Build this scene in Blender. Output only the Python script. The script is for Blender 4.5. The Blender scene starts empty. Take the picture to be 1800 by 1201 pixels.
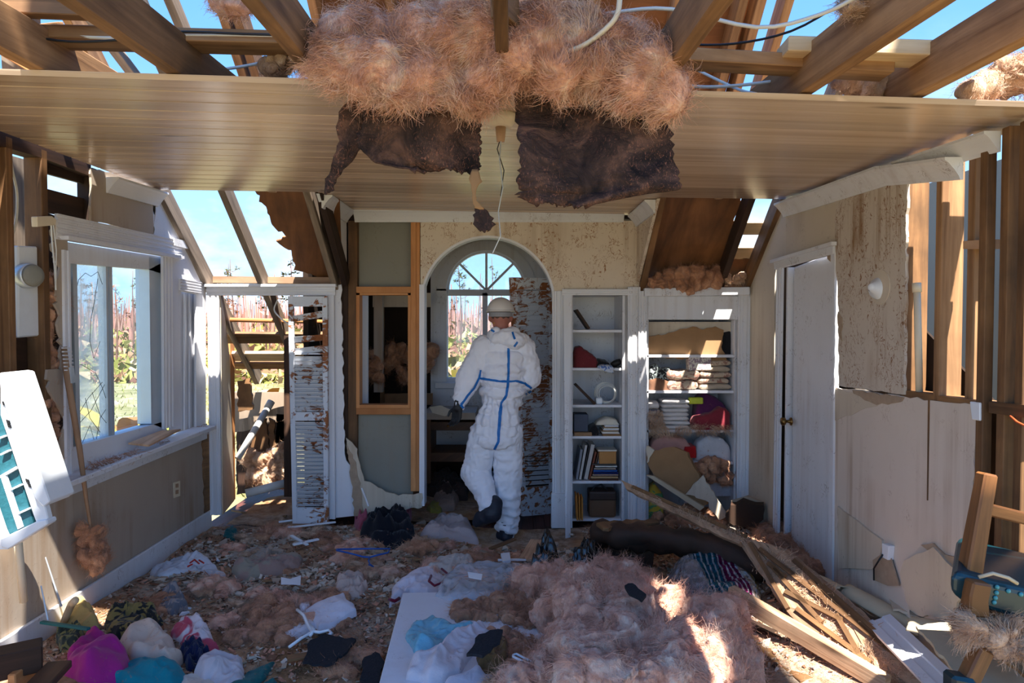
import bpy, bmesh, math, random
import numpy as np
from mathutils import Vector, Matrix
from mathutils.bvhtree import BVHTree
PI = math.pi
SC = bpy.context.scene
COL = SC.collection
random.seed(7); RNG = np.random.default_rng(7)

# ------------------------------------------------------------------ camera, sky, sun, exposure
PITCH = math.radians(1.6)
CZ = 1.6
cam = bpy.data.cameras.new('camera'); cam.lens = 24; cam.sensor_width = 36; cam.clip_end = 900
camo = bpy.data.objects.new('camera', cam); COL.objects.link(camo)
camo.location = (0, 0, CZ); camo.rotation_euler = (PI/2-PITCH, 0, 0)
SC.camera = camo
SC.view_settings.view_transform = 'Standard'; SC.view_settings.look = 'None'
SC.view_settings.gamma = 1; SC.view_settings.use_curve_mapping = False
SC.view_settings.exposure = 1.85

world = bpy.data.worlds.new('sky'); SC.world = world; world.use_nodes = True
wt = world.node_tree; wt.nodes.clear()
def wn(t, **k):
    n = wt.nodes.new(t)
    for a, b in k.items(): setattr(n, a, b)
    return n
tc = wn('ShaderNodeTexCoord'); sep = wn('ShaderNodeSeparateXYZ'); wt.links.new(tc.outputs['Generated'], sep.inputs[0])
rp = wn('ShaderNodeValToRGB'); wt.links.new(sep.outputs['Z'], rp.inputs[0])
el = rp.color_ramp.elements
el[0].position = 0.0; el[0].color = (.46, .67, .93, 1)
el[1].position = 0.62; el[1].color = (.07, .23, .62, 1)
e = el.new(.12); e.color = (.34, .58, .92, 1)
e = el.new(.33); e.color = (.16, .39, .82, 1)
mp = wn('ShaderNodeMapping'); mp.inputs['Scale'].default_value = (1, 1, 1.9); wt.links.new(tc.outputs['Generated'], mp.inputs[0])
nz = wn('ShaderNodeTexNoise'); nz.inputs['Scale'].default_value = 3.3; nz.inputs['Detail'].default_value = 9; nz.inputs['Roughness'].default_value = .55
wt.links.new(mp.outputs[0], nz.inputs['Vector'])
cr = wn('ShaderNodeValToRGB'); cr.color_ramp.elements[0].position = .51; cr.color_ramp.elements[1].position = .68
wt.links.new(nz.outputs['Fac'], cr.inputs[0])
er = wn('ShaderNodeValToRGB')                      # clouds thin out towards the zenith
er.color_ramp.elements[0].position = .06; er.color_ramp.elements[0].color = (.95,)*3+(1,)
er.color_ramp.elements[1].position = .36; er.color_ramp.elements[1].color = (0.03,)*3+(1,)
wt.links.new(sep.outputs['Z'], er.inputs[0])
mu = wn('ShaderNodeMath', operation='MULTIPLY'); wt.links.new(cr.outputs[0], mu.inputs[0]); wt.links.new(er.outputs[0], mu.inputs[1])
mx = wn('ShaderNodeMixRGB'); wt.links.new(mu.outputs[0], mx.inputs[0]); wt.links.new(rp.outputs[0], mx.inputs[1]); mx.inputs[2].default_value = (.86, .92, 1.0, 1)
bg = wn('ShaderNodeBackground'); wt.links.new(mx.outputs[0], bg.inputs[0]); bg.inputs[1].default_value = 0.54
wo = wn('ShaderNodeOutputWorld'); wt.links.new(bg.outputs[0], wo.inputs[0])

SUN = Vector((.175, -.55, 1)).normalized()          # towards the sun
sl = bpy.data.lights.new('sun', 'SUN'); sl.energy = 5.6; sl.angle = math.radians(.6); sl.color = (1, .95, .86)
so = bpy.data.objects.new('sun', sl); COL.objects.link(so)
so.rotation_euler = SUN.to_track_quat('Z', 'Y').to_euler()

# ------------------------------------------------------------------ helpers
F = 1200.0
def ray(px, py):
    cp, sp = math.cos(PITCH), math.sin(PITCH)
    u = (px-900)/F; v = (600.5-py)/F
    return Vector((u, cp+v*sp, -sp+v*cp))
O = Vector((0, 0, CZ))
def PY(px, py, D): r = ray(px, py); return O+r*(D/r.y)
def PX(px, py, X): r = ray(px, py); return O+r*(X/r.x)
def PZ(px, py, Z): r = ray(px, py); return O+r*((Z-CZ)/r.z)
def PP(px, py, p, n): r = ray(px, py); return O+r*((p-O).dot(n)/r.dot(n))
def S(r, g, b):
    f = lambda c: (c/255/12.92 if c/255 <= .04045 else ((c/255+.055)/1.055)**2.4)
    return (f(r), f(g), f(b), 1)
def vn(P, sc=1.0, seed=0):
    """value noise in [-1, 1] on an (n,3) array"""
    P = np.asarray(P, float)*sc+seed*17.31
    i = np.floor(P).astype(np.int64); f = P-i; f = f*f*(3-2*f)
    def h(a, b, c):
        n = (a*73856093) ^ (b*19349663) ^ (c*83492791) ^ (seed*2654435)
        n = (n ^ (n >> 13))*1274126177 & 0x7fffffff
        n = (n ^ (n >> 16))*668265263 & 0x7fffffff
        return (n & 0xffff)/32767.5-1
    r = 0
    for dx in (0, 1):
        for dy in (0, 1):
            for dz in (0, 1):
                w = (f[:, 0] if dx else 1-f[:, 0])*(f[:, 1] if dy else 1-f[:, 1])*(f[:, 2] if dz else 1-f[:, 2])
                r = r+w*h(i[:, 0]+dx, i[:, 1]+dy, i[:, 2]+dz)
    return r
def fbm(P, sc=1.0, seed=0, o=3):
    r = 0; a = 1
    for k in range(o): r = r+a*vn(P, sc*2**k, seed+k); a *= .5
    return r/1.6
WT = {}
def link(o, parent=None, loc=None):
    COL.objects.link(o)
    if loc is None:
        o.location = (0, 0, 0) if parent is None else -WT[parent.name]
        w = Vector((0, 0, 0))
    else:
        o.location = Vector(loc) if parent is None else Vector(loc)-WT[parent.name]; w = Vector(loc)
    if parent is not None: o.parent = parent
    WT[o.name] = w
    return o
def tag(o, label=None, cat=None, group=None, kind=None):
    if label: o['label'] = label
    if cat: o['category'] = cat
    if group: o['group'] = group
    if kind: o['kind'] = kind
    return o
def thing(name, label, cat, loc, group=None):
    return tag(link(bpy.data.objects.new(name, None), None, loc), label, cat, group)
def struct(name, loc=(0, 0, 0)):
    return tag(link(bpy.data.objects.new(name, None), None, loc), kind='structure')
def npmesh(name, V, Fc, smooth=True, colors=None):
    V = np.asarray(V, np.float32); Fc = np.asarray(Fc, np.int32); k = Fc.shape[1]
    me = bpy.data.meshes.new(name)
    me.vertices.add(len(V)); me.vertices.foreach_set('co', V.ravel())
    me.loops.add(Fc.size); me.loops.foreach_set('vertex_index', Fc.ravel())
    me.polygons.add(len(Fc)); me.polygons.foreach_set('loop_start', np.arange(0, Fc.size, k, dtype=np.int32))
    if colors is not None:
        at = me.color_attributes.new('Col', 'FLOAT_COLOR', 'POINT'); at.data.foreach_set('color', np.asarray(colors, np.float32).ravel())
    me.update(calc_edges=True); me.validate()
    me.polygons.foreach_set('use_smooth', np.full(len(me.polygons), smooth))
    return me
def objm(name, me, mat, parent=None):
    o = bpy.data.objects.new(name, me)
    if mat: me.materials.append(mat)
    return link(o, parent)
def box_uv(me):
    uv = me.uv_layers.new(name='UVMap')
class MB:
    def __init__(s): s.v = []; s.f = []; s.uv = []
    def face(s, idx, uvs): s.f.append(idx); s.uv.append(uvs)
    def prism(s, pts, ext, ax=None):
        """polygon pts (3D) extruded by vector ext"""
        pts = [Vector(p) for p in pts]; ext = Vector(ext); n = len(pts); b = len(s.v)
        c = sum(pts, Vector())/n
        nr = Vector()
        for i in range(n): nr += (pts[i]-c).cross(pts[(i+1) % n]-c)
        if nr.dot(ext) > 0: pts = pts[::-1]; nr = -nr
        s.v += pts+[p+ext for p in pts]
        if ax is None:
            m = max(range(n), key=lambda i: (pts[i]-c).length); ax = (pts[m]-c).normalized()
            big = max(((pts[(i+1) % n]-pts[i]) for i in range(n)), key=lambda e: e.length)
            L = big.length; ax = big.normalized() if L > ext.length else ext.normalized()
        ax = Vector(ax).normalized(); t = ax.cross(Vector((.31, .57, .76))).normalized(); w = ax.cross(t)
        U = lambda p: (p.dot(ax), p.dot(t)+p.dot(w)*.73)
        s.face(list(range(b, b+n)), [U(p) for p in pts])
        s.face([b+n+i for i in range(n)][::-1], [U(p+ext) for p in pts][::-1])
        for i in range(n):
            j = (i+1) % n
            s.face([b+j, b+i, b+n+i, b+n+j], [U(pts[j]), U(pts[i]), U(pts[i]+ext), U(pts[j]+ext)])
        return s
    def beam(s, p, q, w, h, up=(0, 0, 1), taper=1):
        p = Vector(p); q = Vector(q); d = (q-p).normalized(); up = Vector(up)
        x = d.cross(up)
        if x.length < 1e-4: x = d.cross(Vector((0, 1, 0)))
        x.normalize(); u = x.cross(d); b = len(s.v); L = (q-p).length
        for c, k in ((p, 1), (q, taper)):
            for i, j in ((-1, -1), (1, -1), (1, 1), (-1, 1)): s.v.append(c+(x*(w/2*i)+u*(h/2*j))*k)
        per = [0, w, w+h, 2*w+h, 2*w+2*h]
        for i in range(4):
            j = (i+1) % 4
            s.face([b+i, b+j, b+4+j, b+4+i], [(0, per[i]), (0, per[i+1]), (L, per[i+1]), (L, per[i])])
        s.face([b+3, b+2, b+1, b], [(0, 0), (.02, 0), (.02, .1), (0, .1)]); s.face([b+4, b+5, b+6, b+7], [(0, 0), (.02, 0), (.02, .1), (0, .1)])
        return s
    def box(s, c, sz):
        c = Vector(c); m = max(range(3), key=lambda i: sz[i])
        d = Vector((0, 0, 0)); d[m] = sz[m]/2
        if m == 2: s.beam(c-d, c+d, sz[0], sz[1], (0, 1, 0))
        elif m == 1: s.beam(c-d, c+d, sz[0], sz[2])
        else: s.beam(c-d, c+d, sz[1], sz[2])
        return s
    def b2(s, a, b): a = Vector(a); b = Vector(b); return s.box((a+b)/2, [abs(x) for x in (b-a)])
    def tube(s, path, r, n=8, caps=True):
        path = [Vector(p) for p in path]; rs = r if isinstance(r, (list, tuple)) else [r]*len(path); b = len(s.v)
        t0 = (path[1]-path[0]).normalized(); a = t0.orthogonal().normalized(); L = 0
        for k, p in enumerate(path):
            t = (path[min(k+1, len(path)-1)]-path[max(k-1, 0)]).normalized()
            a = (a-t*a.dot(t)); a = a.normalized() if a.length > 1e-6 else t.orthogonal().normalized(); c = t.cross(a)
            for i in range(n): an = 2*PI*i/n; s.v.append(p+(a*math.cos(an)+c*math.sin(an))*rs[k])
        for k in range(len(path)-1):
            l = (path[k+1]-path[k]).length
            for i in range(n):
                j = (i+1) % n; o = b+k*n
                s.face([o+i, o+j, o+n+j, o+n+i], [(L, i/n*.2), (L, (i+1)/n*.2), (L+l, (i+1)/n*.2), (L+l, i/n*.2)])
            L += l
        if caps:
            s.face([b+i for i in range(n)][::-1], [(0, 0)]*n); e = b+(len(path)-1)*n; s.face([e+i for i in range(n)], [(0, 0)]*n)
        return s
    def lathe(s, c, prof, ax=(0, 0, 1), n=20):
        """prof = [(radius, along)]"""
        c = Vector(c); ax = Vector(ax).normalized(); a = ax.orthogonal().normalized(); d = ax.cross(a); b = len(s.v)
        for r, h in prof:
            for i in range(n): an = 2*PI*i/n; s.v.append(c+ax*h+(a*math.cos(an)+d*math.sin(an))*max(r, 1e-4))
        for k in range(len(prof)-1):
            for i in range(n):
                j = (i+1) % n; o = b+k*n
                s.face([o+i, o+j, o+n+j, o+n+i], [(0, 0)]*4)
        s.face([b+i for i in range(n)][::-1], [(0, 0)]*n); e = b+(len(prof)-1)*n; s.face([e+i for i in range(n)], [(0, 0)]*n)
        return s
    def build(s, name, mat, parent=None, smooth=False, bev=0, label=None, seg=1):
        me = bpy.data.meshes.new(name); me.from_pydata([tuple(v) for v in s.v], [], s.f)
        uv = me.uv_layers.new(name='UVMap'); fl = []
        for u in s.uv:
            for a in u: fl += [a[0], a[1]]
        uv.data.foreach_set('uv', fl)
        me.update()
        if smooth: me.polygons.foreach_set('use_smooth', [True]*len(me.polygons))
        o = objm(name, me, mat, parent)
        if bev: m = o.modifiers.new('b', 'BEVEL'); m.width = bev; m.segments = seg; m.limit_method = 'ANGLE'; m.angle_limit = .6
        if label: o['label'] = label
        return o
def children(o): return [c for c in bpy.data.objects if c.parent == o]
def rag(poly, amp=2.0, step=9, seed=1, skip=()):
    """ragged outline in pixels; edges whose index is in skip stay straight"""
    r = random.Random(seed); out = []
    for i, (a, b) in enumerate(zip(poly, poly[1:]+poly[:1])):
        out.append(a)
        if i in skip: continue
        L = math.hypot(b[0]-a[0], b[1]-a[1]); n = int(L/step)
        for k in range(1, n):
            t = k/n; out.append((a[0]+(b[0]-a[0])*t+r.uniform(-amp, amp), a[1]+(b[1]-a[1])*t+r.uniform(-amp, amp)))
    return out
def slabX(name, poly, X, th, mat, parent=None, **k): return MB().prism([PX(x, y, X) for x, y in poly], (th, 0, 0)).build(name, mat, parent, **k)
def slabY(name, poly, Y, th, mat, parent=None, **k): return MB().prism([PY(x, y, Y) for x, y in poly], (0, th, 0)).build(name, mat, parent, **k)
def rectY(name, x0, y0, x1, y1, Y, th, mat, parent=None, **k): return slabY(name, [(x0, y0), (x1, y0), (x1, y1), (x0, y1)], Y, th, mat, parent, **k)

# ------------------------------------------------------------------ materials
class NT:
    def __init__(s, name):
        s.m = bpy.data.materials.new(name); s.m.use_nodes = True; s.t = s.m.node_tree
        s.p = s.t.nodes['Principled BSDF']; s.out = s.t.nodes['Material Output']
    def n(s, ty, ins=None, **k):
        nd = s.t.nodes.new(ty)
        for a, b in k.items(): setattr(nd, a, b)
        for a, b in (ins or {}).items():
            if isinstance(b, bpy.types.NodeSocket): s.t.links.new(b, nd.inputs[a])
            else: nd.inputs[a].default_value = b
        return nd
    def coord(s, sc=(1, 1, 1), which='Object', rnd=0):
        c = s.n('ShaderNodeTexCoord').outputs[which]
        if rnd:
            oi = s.n('ShaderNodeObjectInfo'); m = s.n('ShaderNodeMath', {0: oi.outputs['Random'], 1: rnd}, operation='MULTIPLY')
            c = s.n('ShaderNodeVectorMath', {0: c, 1: m.outputs[0]}, operation='ADD').outputs[0]
        return s.n('ShaderNodeMapping', {'Vector': c, 'Scale': sc}).outputs[0]
    def noise(s, v, sc=5, det=4, ro=.55, di=0): return s.n('ShaderNodeTexNoise', {'Vector': v, 'Scale': sc, 'Detail': det, 'Roughness': ro, 'Distortion': di}).outputs['Fac']
    def ramp(s, f, *st):
        r = s.n('ShaderNodeValToRGB', {0: f}); e = r.color_ramp.elements
        while len(e) < len(st): e.new(.5)
        for x, (p, c) in zip(e, st): x.position = p; x.color = c if isinstance(c, tuple) else (c, c, c, 1)
        return r.outputs[0]
    def mix(s, f, a, b, bt='MIX'): return s.n('ShaderNodeMixRGB', {0: f, 1: a, 2: b}, blend_type=bt).outputs[0]
    def math(s, op, a, b=0): return s.n('ShaderNodeMath', {0: a, 1: b}, operation=op).outputs[0]
    def bump(s, h, st=.3, d=.01): s.t.links.new(s.n('ShaderNodeBump', {'Height': h, 'Strength': st, 'Distance': d}).outputs[0], s.p.inputs['Normal'])
    def fin(s, col, rough=.6, spec=.5):
        if isinstance(col, bpy.types.NodeSocket): s.t.links.new(col, s.p.inputs['Base Color'])
        else: s.p.inputs['Base Color'].default_value = col
        if isinstance(rough, bpy.types.NodeSocket): s.t.links.new(rough, s.p.inputs['Roughness'])
        else: s.p.inputs['Roughness'].default_value = rough
        s.p.inputs['Specular IOR Level'].default_value = spec
        return s.m
def wood(name, dark, light, su=1.5, sv=22, rough=.7, grime=0.0, knots=True, var=.35):
    t = NT(name); c = t.coord((su, sv, 1), 'UV', 7.3)
    g = t.noise(c, 1.0, 5, .6, .6)
    col = t.ramp(g, (.3, dark), (.68, light))
    c2 = t.coord((1.3, 7, 1), 'UV', 3.1); k = t.n('ShaderNodeTexVoronoi', {'Vector': c2, 'Scale': .9}).outputs['Distance']
    if knots: col = t.mix(t.ramp(k, (.03, .85), (.12, 0.)), col, tuple(x*.35 for x in dark[:3])+(1,))
    oi = t.n('ShaderNodeObjectInfo').outputs['Random']
    v = t.n('ShaderNodeMapRange', {0: oi, 3: 1-var, 4: 1+var*.6}).outputs[0]
    col = t.n('ShaderNodeHueSaturation', {'Color': col, 'Value': v}).outputs[0]
    if grime:
        f = t.noise(t.coord((1, 1, 1), 'Object'), 3.2, 5)
        col = t.mix(t.math('MULTIPLY', t.ramp(f, (.42, 0.), (.62, 1.)), grime), col, (.025, .016, .01, 1))
    t.bump(g, .35, .004)
    return t.fin(col, rough, .35)
def painted(name, base, dirt=.5, streak=.4, rough=.55, dirtcol=(.13, .065, .035, 1), fl=40, grey=.25):
    t = NT(name); o = t.coord()
    big = t.noise(o, 1.7, 4); 
    fine = t.noise(t.coord((1, 1, .8)), fl, 4, .6, 1.6)
    msk = t.noise(t.coord((1, 1, .7)), 3.1, 5, .65)
    sp = t.math('MULTIPLY', t.ramp(fine, (.60, 0.), (.66, 1.)), t.ramp(msk, (.60-.25*dirt, 0.), (.75-.2*dirt, 1.)))
    ln = t.n('ShaderNodeTexNoise', {'Vector': t.coord((1, 1, .55)), 'Scale': 17, 'Detail': 3, 'Distortion': 2.5}).outputs['Fac']
    cl = t.ramp(t.math('ABSOLUTE', t.math('SUBTRACT', ln, .5)), (.006, 1.), (.02, 0.))
    cl = t.math('MULTIPLY', cl, t.ramp(t.noise(o, 6, 3), (.66-.2*dirt, 0.), (.72-.18*dirt, 1.)))
    st = t.noise(t.coord((16, 16, .7)), 1.0, 4, .6)
    st = t.math('MULTIPLY', t.ramp(st, (.45, 0.), (.66, 1.)), t.ramp(t.noise(o, 1.3, 3), (.45, 0.), (.62, 1.)))
    col = t.mix(t.ramp(big, (.35, 0.), (.75, grey)), base, tuple(x*.62 for x in base[:3])+(1,))
    col = t.mix(t.math('MULTIPLY', st, streak), col, (.27, .15, .065, 1))
    col = t.mix(t.math('MINIMUM', t.math('MULTIPLY', t.math('MAXIMUM', sp, cl), min(1, dirt*1.6)), 1.), col, dirtcol)
    t.bump(t.math('ADD', fine, sp), .12, .004)
    return t.fin(col, rough, .4)
def plain(name, col, rough=.6, spec=.4, nz=.18, sc=30, bump=.15, metal=0):
    t = NT(name); f = t.noise(t.coord(rnd=5), sc, 4)
    c = t.mix(f, tuple(x*(1-nz) for x in col[:3])+(1,), tuple(min(1, x*(1+nz)) for x in col[:3])+(1,))
    t.bump(f, bump, .004); t.p.inputs['Metallic'].default_value = metal
    return t.fin(c, rough, spec)
def fabric(name, col, col2=None, psc=0, rough=.9):
    t = NT(name); o = t.coord(rnd=3)
    c = t.mix(t.noise(o, 9, 4), tuple(x*.72 for x in col[:3])+(1,), tuple(min(1, x*1.12) for x in col[:3])+(1,))
    if col2:
        f = t.ramp(t.noise(o, psc, 2, .5, 1.2), (.5, 0.), (.54, 1.)); c = t.mix(f, c, col2)
    fl = t.math('MULTIPLY', t.ramp(t.noise(o, 60, 3), (.62, 0.), (.7, 1.)), t.ramp(t.noise(o, 7, 3), (.5, 0.), (.65, .7)))
    c = t.mix(fl, c, S(150, 100, 80))
    t.bump(t.noise(o, 22, 5, .6), .45, .01); t.p.inputs['Sheen Weight'].default_value = .15
    return t.fin(c, rough, .2)
def fibre(name, a, b, d):
    t = NT(name); o = t.coord(rnd=4)
    f = t.noise(o, 9, 6, .68, .9); c = t.ramp(f, (.30, d), (.5, a), (.66, b))
    t.bump(t.noise(t.coord((3, 3, 1)), 30, 4, .7, 2), .8, .012)
    m = t.fin(c, .95, .1); t.p.inputs['Sheen Weight'].default_value = .25
    return m
M = {}
M['joist'] = wood('weathered pine', S(92, 66, 44), S(150, 112, 78), grime=.35)
M['rafter'] = wood('roof pine', S(120, 84, 54), S(178, 136, 96), grime=.25)
M['greywood'] = wood('grey weathered wood', S(100, 86, 74), S(152, 134, 116), grime=.2)
M['stud'] = wood('brown stud pine', S(96, 66, 42), S(148, 108, 70), grime=.45)
M['orange'] = wood('fresh orange pine', S(176, 112, 62), S(214, 152, 98), grime=.1, var=.15)
M['palewood'] = wood('pale pine', S(190, 158, 118), S(222, 196, 158), var=.12)
M['darkwood'] = wood('dark wet wood', S(38, 24, 17), S(72, 47, 33), grime=.5)
M['ceilwood'] = wood('varnished ceiling pine', S(168, 142, 120), S(204, 178, 156), su=.55, sv=16, rough=.25, grime=.0, var=.2)
M['ply'] = wood('plywood', S(92, 58, 34), S(142, 94, 56), su=1.2, sv=9, grime=.3, knots=True, var=.1)
M['chairwood'] = wood('oiled chair wood', S(92, 58, 32), S(142, 94, 54), su=2, sv=30, rough=.45, var=.05)
M['floorwood'] = wood('reddish floor boards', S(62, 34, 28), S(100, 58, 48), rough=.6, grime=.6, knots=False)
M['lath'] = wood('broken lath wood', S(150, 112, 84), S(205, 168, 135), grime=.25, sv=30)
M['desk'] = wood('desk wood', S(76, 46, 28), S(110, 70, 42), rough=.5, grime=.4)
M['white'] = painted('white painted trim', S(222, 222, 226), .42, .25)
M['whiteclean'] = painted('white trim lightly soiled', S(226, 226, 232), .2, .12)
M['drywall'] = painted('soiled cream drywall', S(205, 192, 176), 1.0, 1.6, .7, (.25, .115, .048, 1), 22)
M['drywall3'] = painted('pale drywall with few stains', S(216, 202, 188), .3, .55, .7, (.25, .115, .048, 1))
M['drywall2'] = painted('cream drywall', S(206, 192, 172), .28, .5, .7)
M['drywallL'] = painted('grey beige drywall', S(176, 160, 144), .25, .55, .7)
M['backwall'] = painted('cream plaster wall', S(218, 202, 182), .95, .6, .7, (.30, .13, .05, 1), 20)
t = NT('white shutter thick with brown fibre'); o_ = t.coord(); t_f = t.noise(t.coord((1, 1, 1.5)), 13, 6, .65, 1.2); t_m = t.noise(o_, 2.6, 4, .6)
t_k = t.ramp(t.math('ADD', t_f, t.math('MULTIPLY', t_m, 1.1)), (1.08, 0.), (1.16, 1.)); t_k = t.ramp(t.math('SUBTRACT', t.math('ADD', t_f, t.math('MULTIPLY', t_m, 1.1)), .55), (.50, 0.), (.57, 1.))
t.bump(t_k, .5, .01); M['splat'] = t.fin(t.mix(t_k, t.mix(t.noise(o_, 5, 4), S(196, 200, 208), S(226, 228, 234)), t.mix(t.noise(o_, 40, 3), S(112, 62, 34), S(176, 112, 70))), .65, .3)
M['greypanel'] = painted('grey gypsum backing', S(138, 136, 126), .2, .15, .8)
M['gyp'] = plain('torn gypsum', S(168, 146, 124), .9, .2, .25)
M['card'] = plain('brown cardboard', S(150, 116, 82), .85, .2, .2, 12)
M['paperb'] = plain('beige paper sheet', S(196, 180, 152), .8, .25, .12, 8)
M['pvc'] = plain('white pvc', S(214, 208, 200), .4, .5, .06)
M['cream'] = plain('cream pvc', S(222, 206, 178), .45, .5, .06)
M['wire'] = plain('white cable', S(214, 212, 206), .5, .4, .05)
M['wireb'] = plain('black cable', S(26, 26, 30), .5, .4, .05)
M['black'] = plain('black', S(22, 22, 24), .6, .4, .2)
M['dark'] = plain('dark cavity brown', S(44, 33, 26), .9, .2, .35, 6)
M['metal'] = plain('aluminium', S(196, 204, 212), .35, .6, .08, 10, .05, .35)
M['brass'] = plain('brass', S(120, 92, 52), .3, .5, .1, 10, .05, .9)
M['acwhite'] = plain('white enamel', S(226, 230, 236), .35, .5, .05)
M['acteal'] = plain('teal coil', S(28, 88, 100), .5, .5, .3, 60, .6)
M['pink'] = fibre('pink insulation', S(238, 178, 150), S(250, 216, 192), S(190, 128, 102))
M['pinkb'] = fibre('brown pink insulation', S(196, 138, 102), S(226, 172, 134), S(124, 82, 58))
M['pale'] = fibre('pale dry insulation', S(212, 170, 136), S(236, 206, 178), S(160, 110, 82))
M['shingle'] = plain('black shingle', S(40, 41, 46), .95, .2, .5, 90, .8)
M['skin'] = plain('skin', S(170, 108, 92), .55, .4, .1, 20, .1)
M['glove'] = plain('black glove', S(24, 26, 30), .5, .4, .2)
M['boot'] = plain('dark blue rubber overboot', S(34, 38, 50), .55, .4, .25, 25, .4)
M['helmet'] = plain('white helmet', S(214, 208, 204), .35, .5, .05, 12, .02)
M['tape'] = plain('blue tape', S(22, 108, 186), .5, .4, .06)
M['suit'] = plain('white coverall', S(232, 232, 240), .75, .25, .05, 14, .25)
M['strap'] = plain('grey strap', S(150, 148, 150), .7, .3, .1)
M['teal leather'] = plain('teal vinyl', S(8, 48, 56), .28, .6, .25, 14, .15)
M['stud_nail'] = plain('teal nail head', S(70, 150, 158), .35, .5, .1)
def tarpaper():
    t = NT('black kraft paper'); o = t.coord(); f = t.noise(o, 6, 6, .65, 1)
    c = t.ramp(f, (.35, S(30, 25, 27)), (.52, S(66, 50, 46)), (.72, S(124, 90, 76)))
    lint = t.math('MULTIPLY', t.ramp(t.noise(t.coord((2, 2, 1)), 45, 4, .7, 2), (.55, 0.), (.68, 1.)), t.ramp(t.noise(o, 4, 4), (.38, 0.), (.6, .9)))
    c = t.mix(lint, c, S(168, 112, 92))
    t.bump(t.noise(o, 11, 6, .6, 1.5), .9, .03); return t.fin(c, .85, .2)
M['tar'] = tarpaper()
def glass(name, haze, tint=(.9, .97, 1, 1)):
    t = NT(name); tr = t.n('ShaderNodeBsdfTransparent', {0: tint}); gl = t.n('ShaderNodeBsdfGlossy', {'Color': (1, 1, 1, 1), 'Roughness': .02})
    fr = .06
    a = t.n('ShaderNodeMixShader', {0: fr, 1: tr.outputs[0], 2: gl.outputs[0]})
    df = t.n('ShaderNodeBsdfTranslucent', {'Color': (.75, .82, .88, 1)})
    dd = t.n('ShaderNodeBsdfDiffuse', {'Color': (.7, .72, .72, 1)}); ad = t.n('ShaderNodeMixShader', {0: .3, 1: df.outputs[0], 2: dd.outputs[0]})
    f = t.noise(t.coord(), 5, 5, .6, .5); f = t.ramp(f, (.3, haze*.35), (.8, min(1, haze*1.6)))
    sp = t.ramp(t.noise(t.coord(), 45, 3), (.70, 0.), (.74, .55))
    f2 = t.math('MAXIMUM', f, sp)
    b = t.n('ShaderNodeMixShader', {0: f2, 1: a.outputs[0], 2: ad.outputs[0]})
    t.t.links.new(b.outputs[0], t.out.inputs[0]); return t.m
M['glass'] = glass('window glass', .05); M['glasshaze'] = glass('hazy cracked glass', .48)
def clear(name, col, al=.35, rough=.15):
    t = NT(name); t.p.inputs['Alpha'].default_value = al; f = t.noise(t.coord(), 14, 4); t.bump(f, .8, .02)
    return t.fin(col, rough, .8)
M['plastic'] = clear('clear plastic', S(205, 212, 222), .45); M['plasticblue'] = clear('pale blue plastic', S(110, 190, 215), .72)
M['plasticwhite'] = clear('white plastic bag', S(206, 210, 222), .85, .3); M['bagblack'] = plain('black plastic bag', S(14, 15, 18), .22, .7, .3, 8, .5)

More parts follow.
